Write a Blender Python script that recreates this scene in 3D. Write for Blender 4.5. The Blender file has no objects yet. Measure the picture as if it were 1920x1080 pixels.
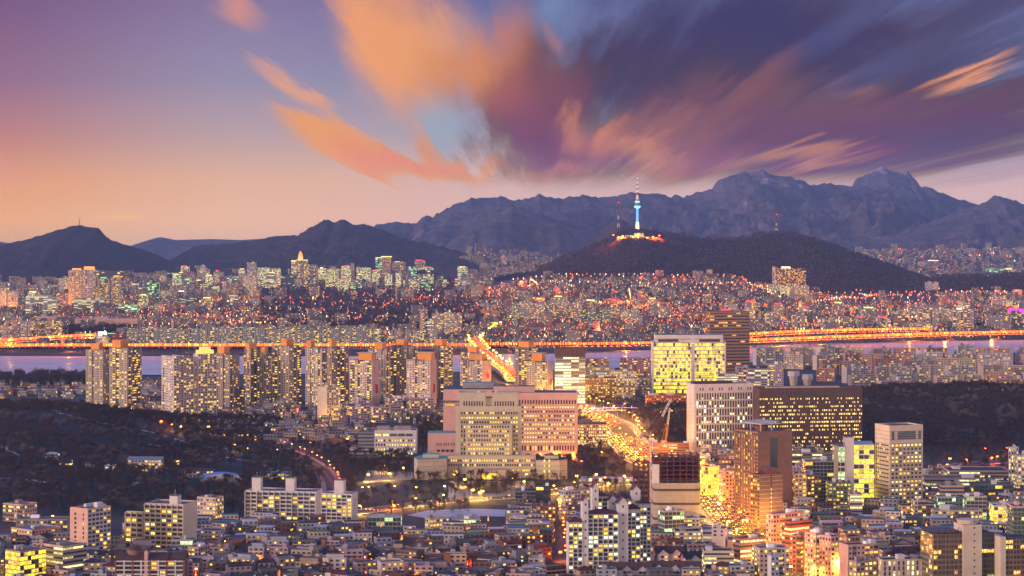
import bpy, math, random
import numpy as np
from mathutils import noise as mn, Vector
random.seed(7)
SC = bpy.context.scene
COL = SC.collection
F, H, HZ = 4200.0, 260.0, 430.0          # lens in photo pixels, camera height, horizon row
def gx(px, Y): return (px - 960.0) / F * Y
def gz(py, Y): return H - (py - HZ) / F * Y
def Yof(py, z=0.0): return (H - z) * F / (py - HZ)
def lin(c):
    c = c / 255.0
    return c / 12.92 if c <= 0.04045 else ((c + 0.055) / 1.055) ** 2.4
def rgb(r, g, b, a=1.0): return (lin(r), lin(g), lin(b), a)

# ------------------------------------------------------------------ camera
cam = bpy.data.cameras.new("camera"); camo = bpy.data.objects.new("camera", cam); COL.objects.link(camo)
camo.location = (0, 0, H); camo.rotation_euler = (math.radians(90), 0, 0)
cam.sensor_width = 36.0; cam.lens = 36.0 * F / 1920.0
cam.shift_y = (HZ - 540.0) / 1920.0
cam.clip_start = 5.0; cam.clip_end = 90000.0
SC.camera = camo
SC.view_settings.view_transform = 'Standard'; SC.view_settings.look = 'None'
SC.view_settings.exposure = 0.0; SC.view_settings.gamma = 1.0
SC.cycles.max_bounces = 4; SC.cycles.diffuse_bounces = 2; SC.cycles.glossy_bounces = 2
SC.cycles.transparent_max_bounces = 8; SC.cycles.volume_bounces = 0
SC.cycles.sample_clamp_indirect = 4.0; SC.cycles.caustics_reflective = False; SC.cycles.caustics_refractive = False

# ------------------------------------------------------------------ world: dusk sky with wind-drawn cloud
W = bpy.data.worlds.new("World"); SC.world = W; W.use_nodes = True
nt = W.node_tree; nt.nodes.clear()
class NG:
    def __init__(s, nt): s.nt = nt
    def n(s, t, **k):
        x = s.nt.nodes.new(t)
        for a, b in k.items(): setattr(x, a, b)
        return x
    def put(s, sock, v):
        if isinstance(v, bpy.types.NodeSocket): s.nt.links.new(v, sock)
        elif v is not None: sock.default_value = v
    def m(s, op, a, b=None, c=None, clamp=False):
        x = s.n('ShaderNodeMath', operation=op); x.use_clamp = clamp
        for i, v in enumerate((a, b, c)):
            if v is not None: s.put(x.inputs[i], v)
        return x.outputs[0]
    def vm(s, op, a, b=None, out=0):
        x = s.n('ShaderNodeVectorMath', operation=op); s.put(x.inputs[0], a)
        if b is not None: s.put(x.inputs[1] if op != 'SCALE' else x.inputs[3], b)
        return x.outputs[out]
    def mix(s, f, a, b, bl='MIX'):
        x = s.n('ShaderNodeMix', data_type='RGBA', blend_type=bl); x.clamp_factor = True
        s.put(x.inputs[0], f); s.put(x.inputs[6], a); s.put(x.inputs[7], b)
        return x.outputs[2]
    def ramp(s, f, stops, interp='LINEAR'):
        x = s.n('ShaderNodeValToRGB'); cr = x.color_ramp; cr.interpolation = interp
        while len(cr.elements) < len(stops): cr.elements.new(0.5)
        for e, (p, c) in zip(cr.elements, stops): e.position = p; e.color = c
        s.put(x.inputs[0], f); return x.outputs[0]
    def rng(s, v, a, b, c, d, kind='LINEAR'):
        x = s.n('ShaderNodeMapRange', interpolation_type=kind)
        for i, q in enumerate((v, a, b, c, d)): s.put(x.inputs[i], q)
        return x.outputs[0]
    def xyz(s, x=0.0, y=0.0, z=0.0):
        n = s.n('ShaderNodeCombineXYZ'); s.put(n.inputs[0], x); s.put(n.inputs[1], y); s.put(n.inputs[2], z); return n.outputs[0]
    def sep(s, v):
        n = s.n('ShaderNodeSeparateXYZ'); s.put(n.inputs[0], v); return n.outputs
    def noise(s, v, scale, detail=2.0, rough=0.5, dist=0.0, out=0):
        n = s.n('ShaderNodeTexNoise'); s.put(n.inputs['Vector'], v); n.inputs['Scale'].default_value = scale
        n.inputs['Detail'].default_value = detail; n.inputs['Roughness'].default_value = rough; n.inputs['Distortion'].default_value = dist
        return n.outputs[out]
g = NG(nt)
tc = g.n('ShaderNodeTexCoord').outputs['Generated']
dx, dy, dz = g.sep(tc)
dys = g.m('MAXIMUM', dy, 0.05)
ex = g.m('DIVIDE', dx, dys); ez = g.m('DIVIDE', dz, dys)     # tangent of azimuth and of elevation
PX = g.m('MULTIPLY_ADD', ex, F / 1000, 0.96)
PY = g.m('MULTIPLY_ADD', ez, -F / 1000, 0.43)
# a flat cloud deck drawn out by the wind along one direction: noise in (bearing, distance)
wez = g.m('MAXIMUM', g.m('ADD', ez, 0.012), 0.004)
ang = g.m('DIVIDE', g.m('SUBTRACT', ex, 0.006), wez)
rad = g.m('LOGARITHM', wez, 2.7183)
SV = g.xyz(ang, g.m('MULTIPLY', rad, 0.55), 0.0)
n1 = g.noise(SV, 1.6, 4, .55); n2 = g.noise(g.vm('ADD', SV, (7.3, 2.1, 4.0)), 3.8, 6, .66); n3 = g.noise(g.vm('ADD', SV, (1.3, 9.1, 2.0)), 1.1, 3, .5)
n1c = g.m('SUBTRACT', n1, 0.5); n2c = g.m('SUBTRACT', n2, 0.5); n3c = g.m('SUBTRACT', n3, 0.5)
wx = g.m('ADD', g.m('MULTIPLY', n1c, 0.10), g.m('MULTIPLY', n2c, 0.06))
wy = g.m('ADD', g.m('MULTIPLY', n3c, 0.15), g.m('MULTIPLY', n2c, 0.11))
P = g.xyz(g.m('ADD', PX, wx), g.m('ADD', PY, wy), 0.0)
P0 = g.xyz(PX, PY, 0.0)
def rampv(stops): return g.ramp(g.rng(PY, -0.25, 0.5, 0, 1), [((py / 1000 + .25) / .75, rgb(*c)) for py, c in stops])
rl = rampv([(-200, (88, 68, 110)), (0, (122, 86, 128)), (150, (150, 108, 138)), (250, (190, 128, 130)), (340, (226, 156, 124)), (410, (234, 172, 138)), (450, (216, 168, 152))])
rm = rampv([(-200, (92, 92, 140)), (0, (134, 118, 158)), (150, (152, 142, 172)), (250, (186, 160, 168)), (340, (224, 176, 158)), (410, (232, 184, 168)), (450, (222, 180, 172))])
rr = rampv([(-200, (84, 88, 138)), (0, (100, 108, 158)), (150, (132, 138, 176)), (250, (160, 160, 184)), (330, (214, 180, 184)), (410, (216, 178, 186)), (450, (204, 170, 184))])
f1 = g.rng(PX, -0.1, 0.5, 0, 1, 'SMOOTHSTEP'); f2 = g.rng(PX, 0.4, 1.1, 0, 1, 'SMOOTHSTEP')
sky = g.mix(f2, g.mix(f1, rl, rm), rr)
LOWF = g.rng(g.m('MULTIPLY_ADD', n2c, .05, PY), .375, .318, 0, 1, 'SMOOTHSTEP')
def blob(cx, cy, rx, ry, rot, col, a, soft=1.0, raw=False, tex=0.5):
    """an elliptical bank of cloud: centre, radii, tilt in degrees, colour, opacity"""
    global sky
    mp = g.n('ShaderNodeMapping', vector_type='TEXTURE')
    g.put(mp.inputs[0], P0 if raw else P)
    mp.inputs[1].default_value = (cx / 1000, cy / 1000, 0); mp.inputs[2].default_value = (0, 0, math.radians(rot)); mp.inputs[3].default_value = (rx / 1000, ry / 1000, 1)
    L = g.vm('LENGTH', mp.outputs[0], out=1)
    if tex: L = g.m('MULTIPLY_ADD', n2c, -tex * 2.2, L)
    f = g.rng(L, 1.0, max(0.0, 1.0 - soft), 0.0, a, 'SMOOTHSTEP')
    if not raw: f = g.m('MULTIPLY', f, LOWF)
    sky = g.mix(f, sky, rgb(*col))
# dark deck on the upper right
blob(1480, 140, 800, 310, -6, (78, 65, 98), .98, .7)
blob(1020, 250, 230, 150, 30, (120, 80, 88), .95, .8)
blob(1750, 235, 520, 125, -6, (98, 68, 84), .92, .9)
blob(1500, 215, 520, 95, -4, (122, 86, 92), .85, .9)
blob(1240, 285, 360, 75, 2, (150, 102, 98), .9, .9)
blob(1400, 60, 420, 120, 10, (66, 62, 110), .75, 1.0)
blob(1000, 170, 130, 150, 25, (130, 82, 84), .9, .9)
# blue gaps
blob(1048, 15, 78, 90, 8, (118, 134, 178), .9, 1.0)
blob(1000, -75, 170, 60, 0, (128, 142, 184), .8, 1.0)
blob(1590, 50, 200, 40, -38, (88, 92, 140), .6, 1.0)
blob(1850, 70, 260, 70, -25, (84, 84, 126), .6, 1.0)
blob(822, 232, 80, 62, 35, (158, 166, 188), .9, .8)
blob(1640, 130, 220, 40, -25, (98, 96, 140), .5, 1.0)
# lit orange cloud
blob(720, 90, 100, 190, -38, (238, 160, 112), .95, .8)
blob(800, 60, 130, 160, -30, (232, 158, 112), .8, .9)
blob(880, 130, 120, 110, -20, (214, 138, 100), .85, .9)
blob(740, 10, 70, 60, -40, (214, 146, 122), .7, 1.0)
blob(950, 60, 80, 120, 0, (196, 124, 108), .75, 1.0)
blob(950, 190, 80, 70, 0, (160, 96, 84), .8, 1.0)
blob(645, 262, 160, 52, 24, (236, 158, 106), .9, .8)
blob(755, 298, 170, 42, 12, (228, 142, 100), .9, .8)
blob(850, 315, 120, 34, 4, (222, 146, 104), .85, .9)
blob(800, 262, 70, 40, 50, (224, 146, 108), .8, 1.0)
blob(530, 140, 130, 24, 36, (228, 160, 132), .85, .9)
blob(590, 175, 55, 22, 22, (232, 160, 128), .7, 1.0)
blob(440, 8, 80, 34, 28, (216, 146, 134), .8, 1.0)
blob(1145, 262, 70, 50, -60, (226, 146, 104), .6, 1.0)
blob(1080, 260, 50, 60, 0, (214, 138, 104), .6, 1.0)
blob(1220, 306, 110, 36, 0, (214, 146, 122), .6, 1.0)
blob(1050, 330, 130, 28, 0, (196, 132, 122), .6, 1.0)
blob(1500, 290, 240, 30, -6, (214, 148, 130), .6, 1.0)
blob(1420, 180, 150, 46, -40, (150, 98, 112), .5, 1.0)
blob(1810, 122, 135, 26, -24, (226, 150, 116), .95, .8, tex=.15)
blob(1610, 165, 70, 20, -14, (150, 104, 112), .6, 1.0)
blob(1045, 75, 16, 40, -20, (176, 122, 122), .6, 1.0)
blob(228, 407, 60, 9, 0, (238, 196, 142), .6, 1.0, True, 0)
blob(1860, 330, 220, 44, -6, (182, 156, 178), .75, 1.0)
# rest of the dome (never in frame): violet dusk, a warm western glow
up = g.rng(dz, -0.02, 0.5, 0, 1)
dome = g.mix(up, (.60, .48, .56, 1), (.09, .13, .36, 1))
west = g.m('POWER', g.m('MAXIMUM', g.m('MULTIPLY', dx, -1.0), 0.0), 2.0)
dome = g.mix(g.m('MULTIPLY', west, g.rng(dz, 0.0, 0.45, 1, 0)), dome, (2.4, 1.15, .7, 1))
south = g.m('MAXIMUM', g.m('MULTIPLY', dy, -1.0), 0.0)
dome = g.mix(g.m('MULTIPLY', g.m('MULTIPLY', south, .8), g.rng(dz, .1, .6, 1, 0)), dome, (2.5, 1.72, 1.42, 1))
# the sky is seen through the haze box: raise it by what the air takes away, less what the air adds
HAZE_D = 2.6e-5; HAZE_C = (.50, .70, 1.0, 1); HAZE_J = (.21, .22, .50, 1)
path = g.m('MINIMUM', g.m('DIVIDE', 730.0, g.m('MAXIMUM', ez, .001)), 24500.0)
Tr = g.m('POWER', 2.71828, g.m('MULTIPLY', path, -HAZE_D))
add = g.vm('SCALE', HAZE_J[:3], g.m('SUBTRACT', 1.0, Tr))
sk2 = g.vm('MAXIMUM', g.vm('SCALE', g.vm('SUBTRACT', sky, add), g.m('DIVIDE', 1.0, Tr)), (.01, .01, .01))
sky = sk2
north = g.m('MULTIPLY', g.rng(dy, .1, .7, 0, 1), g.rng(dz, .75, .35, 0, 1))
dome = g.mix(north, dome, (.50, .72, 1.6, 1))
infr = g.m('MULTIPLY', g.rng(dy, 0.55, 0.85, 0, 1, 'SMOOTHSTEP'), g.rng(PY, -0.6, -0.15, 0, 1, 'SMOOTHSTEP'))
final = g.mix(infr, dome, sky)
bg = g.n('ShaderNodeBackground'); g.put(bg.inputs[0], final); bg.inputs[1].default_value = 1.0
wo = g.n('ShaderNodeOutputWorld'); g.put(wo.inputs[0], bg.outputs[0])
W.cycles.sampling_method = 'MANUAL'; W.cycles.sample_map_resolution = 512

# ------------------------------------------------------------------ sun: the last glow, low in the west, behind and left of the camera
sl = bpy.data.lights.new("sun", 'SUN'); so = bpy.data.objects.new("sun", sl); COL.objects.link(so)
sl.energy = 3.0; sl.angle = math.radians(14); sl.color = (1.0, .66, .5)
so.rotation_euler = Vector((math.cos(math.radians(9)) * math.sin(math.radians(62)), math.cos(math.radians(9)) * math.cos(math.radians(62)), -math.sin(math.radians(9)))).to_track_quat('-Z', 'Y').to_euler()
# ------------------------------------------------------------------ helpers
def tag(o, label=None, cat=None, group=None, kind=None):
    if label: o['label'] = label
    if cat: o['category'] = cat
    if group: o['group'] = group
    if kind: o['kind'] = kind
    return o
def mat(name):
    m = bpy.data.materials.new(name); m.use_nodes = True; m.node_tree.nodes.clear()
    return m, NG(m.node_tree)
def finish(m, g, col, rough=.8, metal=0.0, emis=None, estr=None, nrm=None, sample='NONE', spec=.3):
    b = g.n('ShaderNodeBsdfPrincipled'); g.put(b.inputs['Base Color'], col); g.put(b.inputs['Roughness'], rough); g.put(b.inputs['Metallic'], metal)
    g.put(b.inputs['Specular IOR Level'], spec)
    if emis is not None: g.put(b.inputs['Emission Color'], emis); g.put(b.inputs['Emission Strength'], estr)
    if nrm is not None: g.put(b.inputs['Normal'], nrm)
    o = g.n('ShaderNodeOutputMaterial'); g.put(o.inputs[0], b.outputs[0])
    m.cycles.emission_sampling = sample
    return m
def plain(name, c, rough=.85, var=.12, scale=.15, metal=0.0, spec=.3):
    """a paint or stone with faint weathering"""
    m, g = mat(name); t = g.n('ShaderNodeTexCoord').outputs['Object']
    n = g.noise(t, scale, 4, .6)
    k = g.rng(n, .3, .7, 1 - var, 1 + var)
    return finish(m, g, g.mix(1.0, c, g.xyz(k, k, k), 'MULTIPLY'), rough, metal, spec=spec)
def glow(name, c, s, sample='NONE'):
    m, g = mat(name); return finish(m, g, (.02, .02, .02, 1), .5, 0, c, s, sample=sample)
class MB:
    """collects faces and links them as one mesh object"""
    def __init__(s): s.v = []; s.f = []; s.m = []; s.uv = []
    def quad(s, a, b, c, d, m=0, uv=None):
        i = len(s.v); s.v += [a, b, c, d]; s.f.append((i, i + 1, i + 2, i + 3)); s.m.append(m)
        s.uv += uv or [(0, 0)] * 4
    def tri(s, a, b, c, m=0):
        i = len(s.v); s.v += [a, b, c]; s.f.append((i, i + 1, i + 2)); s.m.append(m); s.uv += [(0, 0)] * 3
    def ngon(s, pts, m=0):
        i = len(s.v); s.v += list(pts); s.f.append(tuple(range(i, i + len(pts)))); s.m.append(m); s.uv += [(0, 0)] * len(pts)
    def prism(s, poly, z0, z1, side=0, top=None, bay=None, fl=3.0, sides=None, u0=0, v0=0):
        """poly counter-clockwise seen from above; UVs count window bays and storeys"""
        n = len(poly); nf = max(1, round((z1 - z0) / fl)); u = u0
        for i in range(n):
            a, b = poly[i], poly[(i + 1) % n]; m = side if sides is None else sides[i]
            L = math.hypot(b[0] - a[0], b[1] - a[1]); nb = max(1, round(L / bay)) if bay else 1
            s.quad((a[0], a[1], z0), (b[0], b[1], z0), (b[0], b[1], z1), (a[0], a[1], z1), m, [(u, v0), (u + nb, v0), (u + nb, v0 + nf), (u, v0 + nf)])
            u += nb + 3
        s.ngon([(p[0], p[1], z1) for p in poly], side if top is None else top)
    def box(s, x0, x1, y0, y1, z0, z1, side=0, top=None, bay=None, fl=3.0, sides=None, u0=0):
        s.prism([(x0, y0), (x1, y0), (x1, y1), (x0, y1)], z0, z1, side, top, bay, fl, sides, u0)
    def cyl(s, x, y, z0, z1, r0, r1=None, n=12, m=0, cap=True):
        r1 = r0 if r1 is None else r1
        A = [(x + math.cos(2 * math.pi * i / n), y + math.sin(2 * math.pi * i / n)) for i in range(n)]
        lo = [(x + (p[0] - x) * r0, y + (p[1] - y) * r0, z0) for p in A]; hi = [(x + (p[0] - x) * r1, y + (p[1] - y) * r1, z1) for p in A]
        for i in range(n): j = (i + 1) % n; s.quad(lo[i], lo[j], hi[j], hi[i], m)
        if cap and r1 > 0: s.ngon(hi, m)
    def bar(s, a, b, w, m=0):
        a = Vector(a); b = Vector(b); d = (b - a)
        if d.length < 1e-6: return
        d.normalize(); u = d.cross(Vector((0, 0, 1)));
        if u.length < .01: u = Vector((1, 0, 0))
        u.normalize(); v = d.cross(u); q = [u * w + v * w, -u * w + v * w, -u * w - v * w, u * w - v * w]
        for i in range(4):
            j = (i + 1) % 4; s.quad(tuple(a + q[i]), tuple(a + q[j]), tuple(b + q[j]), tuple(b + q[i]), m)
    def gable(s, x0, x1, y0, y1, z, h, along='x', m=0, wm=1, ov=.5):
        if along == 'x':
            ym = (y0 + y1) / 2
            s.quad((x0 - ov, y0 - ov, z), (x1 + ov, y0 - ov, z), (x1 + ov, ym, z + h), (x0 - ov, ym, z + h), m)
            s.quad((x1 + ov, y1 + ov, z), (x0 - ov, y1 + ov, z), (x0 - ov, ym, z + h), (x1 + ov, ym, z + h), m)
            s.tri((x0, y1, z), (x0, y0, z), (x0, ym, z + h - .1), wm); s.tri((x1, y0, z), (x1, y1, z), (x1, ym, z + h - .1), wm)
        else:
            xm = (x0 + x1) / 2
            s.quad((x0 - ov, y1 + ov, z), (x0 - ov, y0 - ov, z), (xm, y0 - ov, z + h), (xm, y1 + ov, z + h), m)
            s.quad((x1 + ov, y0 - ov, z), (x1 + ov, y1 + ov, z), (xm, y1 + ov, z + h), (xm, y0 - ov, z + h), m)
            s.tri((x0, y0, z), (x1, y0, z), (xm, y0, z + h - .1), wm); s.tri((x1, y1, z), (x0, y1, z), (xm, y1, z + h - .1), wm)
    def hip(s, x0, x1, y0, y1, z, h, m=0, ov=.5):
        x0 -= ov; x1 += ov; y0 -= ov; y1 += ov; ym = (y0 + y1) / 2; d = min((y1 - y0) / 2, (x1 - x0) / 2 * .9)
        a, b = (x0 + d, ym, z + h), (x1 - d, ym, z + h)
        s.quad((x0, y0, z), (x1, y0, z), b, a, m); s.quad((x1, y1, z), (x0, y1, z), a, b, m)
        s.tri((x0, y1, z), (x0, y0, z), a, m); s.tri((x1, y0, z), (x1, y1, z), b, m)
        s.quad((x0, y1, z), (x1, y1, z), (x1, y0, z), (x0, y0, z), m)
    def dome(s, x, y, z, r, hz=None, n=12, k=4, m=0):
        hz = hz or r
        for i in range(k):
            a0, a1 = math.pi / 2 * i / k, math.pi / 2 * (i + 1) / k
            s.cyl(x, y, z + hz * math.sin(a0), z + hz * math.sin(a1), r * math.cos(a0), r * math.cos(a1), n, m, False)
    def mesh(s, name, mats):
        me = bpy.data.meshes.new(name); me.from_pydata(s.v, [], s.f)
        for x in (mats if isinstance(mats, (list, tuple)) else [mats]): me.materials.append(x)
        me.polygons.foreach_set('material_index', s.m)
        uv = me.uv_layers.new(name='UVMap'); uv.data.foreach_set('uv', np.array(s.uv, dtype=np.float32).ravel()); me.update()
        return me
    def build(s, name, mats, parent=None, loc=(0, 0, 0), rz=0.0):
        o = bpy.data.objects.new(name, s.mesh(name, mats)); COL.objects.link(o); o.location = loc; o.rotation_euler = (0, 0, rz); o.parent = parent
        return o
def empty(name, loc=(0, 0, 0), rz=0.0, label=None, cat=None, group=None):
    o = bpy.data.objects.new(name, None); COL.objects.link(o); o.location = loc; o.rotation_euler = (0, 0, rz); o.empty_display_size = .1
    return tag(o, label, cat, group)
def child(name, me, parent, loc=(0, 0, 0), rz=0.0, sc=(1, 1, 1)):
    o = bpy.data.objects.new(name, me); COL.objects.link(o); o.parent = parent; o.location = loc; o.rotation_euler = (0, 0, rz); o.scale = sc
    return o
def interp(pts, x):
    if x <= pts[0][0]: return pts[0][1]
    for (a, b), (c, d) in zip(pts, pts[1:]):
        if x <= c:
            t = (x - a) / (c - a); return b + (d - b) * t
    return pts[-1][1]

# ------------------------------------------------------------------ terrain
def sm(a, b, x):
    t = min(1, max(0, (x - a) / (b - a))); return t * t * (3 - 2 * t)
NEARL = [(-1000, 62), (-617, 47), (-517, 41), (-420, 20), (-357, 7), (-300, 0)]
def t_left(x, y):      # wooded hill on the near left
    r = interp(NEARL, x)
    if r <= 0 or y < 1950 or y > 3200: return 0.0
    c = 2640 + (x + 583) * .25
    s = sm(2050 + max(0, x + 583) * .5, c, y) if y < c else 1 - sm(c, c + 420, y)
    return max(0.0, r * s + 5 * s * (1 - s) * mn.noise(Vector((x / 70, y / 70, 0))) * 2)
NEARR = [(150, 0), (190, 14), (260, 20), (330, 24), (420, 34), (520, 44), (640, 46), (760, 40), (1100, 45)]
def t_right(x, y):     # wooded rise on the right behind the court district
    r = interp(NEARR, x)
    if r <= 0 or y < 2450 or y > 3300: return 0.0
    s = sm(2560, 2950, y) if y < 2950 else 1 - sm(2980, 3200, y)
    return max(0.0, r * s + 6 * s * (1 - s) * mn.noise(Vector((x / 60, y / 60, 3))) * 2)
def T(x, y): return max(t_left(x, y), t_right(x, y))
def rgrid(name, xs, ys, fn, m, uvs=None):
    """height field over true ground coordinates xs(j, i), ys(j, i)"""
    nr, nc = ys.shape; zs = fn
    v = np.stack([xs, ys, zs], -1).reshape(-1, 3)
    idx = np.arange(nr * nc).reshape(nr, nc); f = np.stack([idx[:-1, :-1], idx[:-1, 1:], idx[1:, 1:], idx[1:, :-1]], -1).reshape(-1, 4)
    me = bpy.data.meshes.new(name); me.from_pydata(v.tolist(), [], f.tolist()); me.materials.append(m)
    me.polygons.foreach_set('use_smooth', [True] * len(me.polygons)); me.update()
    o = bpy.data.objects.new(name, me); COL.objects.link(o); o['kind'] = 'structure'
    return o
def mat_ground():
    m, g = mat('city ground'); t = g.n('ShaderNodeTexCoord').outputs['Object']
    n = g.noise(t, .012, 6, .65); n2 = g.noise(t, .08, 3, .5)
    c = g.ramp(n, [(.3, (.025, .024, .028, 1)), (.5, (.05, .048, .05, 1)), (.7, (.1, .095, .095, 1))])
    c = g.mix(g.rng(n2, .45, .7, 0, .6), c, (.075, .052, .036, 1))
    return finish(m, g, c, .9)
def mat_hill(name, dark, lit, rock, scale, rockamt=.5, zrock=300., bump=1.0):
    m, g = mat(name); t = g.n('ShaderNodeTexCoord').outputs['Object']
    n = g.noise(t, scale, 6, .68); n2 = g.noise(t, scale * 7, 4, .7); n3 = g.noise(t, scale * 2.3, 5, .6)
    c = g.ramp(n, [(.35, dark), (.65, lit)])
    c = g.mix(g.rng(n2, .4, .68, 0, .8), c, tuple(x * .45 for x in dark[:3]) + (1,))
    if rockamt:
        z = g.sep(t)[2]
        f = g.m('MULTIPLY', g.rng(g.m('ADD', n3, g.rng(z, zrock, zrock + 400, -.12, .16)), .58, .66, 0, 1), rockamt)
        c = g.mix(f, c, rock)
    b = g.n('ShaderNodeBump'); b.inputs['Distance'].default_value = 30 * bump; b.inputs['Strength'].default_value = .9; g.put(b.inputs['Height'], g.m('ADD', n2, n))
    return finish(m, g, c, 1.0, nrm=b.outputs[0], spec=.05)
M_GROUND = mat_ground()
M_BUK = mat_hill('granite range', (.07, .065, .08, 1), (.2, .17, .18, 1), (.44, .37, .36, 1), .0022, .85, 560)
M_ANS = mat_hill('rocky hill', (.04, .036, .038, 1), (.12, .09, .075, 1), (.42, .33, .30, 1), .0025, .7, 250)
M_NAM = mat_hill('wooded hill', (.028, .02, .022, 1), (.085, .05, .045, 1), (.1, .08, .07, 1), .006, 0, bump=.5)
M_WOOD = mat_hill('woodland floor', (.03, .02, .016, 1), (.075, .05, .035, 1), (.5, .5, .55, 1), .012, 0, bump=.05)
def ridge_hill(name, Y0, D, pts, m, seed=0, nx=260, nt_=60, p=1.15, spur=.3, jag=0., back=.6):
    """a hill whose crest runs through the listed (px, py) bearings at distance Y0"""
    p0, p1 = pts[0][0], pts[-1][0]
    xs = np.zeros((nt_, nx)); ys = xs.copy(); zs = xs.copy()
    for i in range(nx):
        px = p0 + (p1 - p0) * i / (nx - 1); edge = min(1, 8 * min(i, nx - 1 - i) / (nx - 1))
        r = gz(interp(pts, px), Y0); jg = jag * 1.5 * mn.fractal(Vector((px * .08, seed, 0)), .75, 2.1, 5)
        X0 = gx(px, Y0); sp = spur * mn.fractal(Vector((X0 / (D * .16), seed + 4, 0)), .9, 2, 4)
        cy = D * .16 * mn.noise(Vector((X0 / (D * .5), seed + 9, 0)))
        for j in range(nt_):
            t = -1 + (1 + back) * j / (nt_ - 1); s = abs(t)
            Y = Y0 + t * D + cy * max(0, 1 - s * 3) * 0
            X = X0 + (t * D * (X0 / Y0)) * .15
            w = s * (1 - s) * 4 if s < 1 else 0
            pr = max(0., 1 - s) ** (p * (1 + sp * w)) if s < 1 else 0
            z = r * pr + jg * math.exp(-s * 14)
            if s > .02:
                q = Vector(((X + .55 * (Y - Y0) * (1 if mn.noise(Vector((X / D, seed, 0))) > 0 else -1) * 0 + 900 * mn.noise(Vector((X / 1500, Y / 1100, seed))) * D / 4000) / (D * .12), (Y + 700 * mn.noise(Vector((X / 900, Y / 1500, seed + 2))) * D / 4000) / (D * .16), seed))
                z += r * w * spur * .8 * (mn.ridged_multi_fractal(q, .9, 2.1, 5, 1.0, 2.0) * .5 - .62)
                z = min(z, r * (1 - .25 * s) * (Y / Y0 if Y < Y0 else 1))
            xs[j, i] = X; ys[j, i] = Y; zs[j, i] = max(z, -3 if s < .97 else -6) * (1 if edge >= 1 else edge ** .6)
    rgrid(name, xs, ys, zs, m); return xs, ys, zs
HILLS = {}
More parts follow.
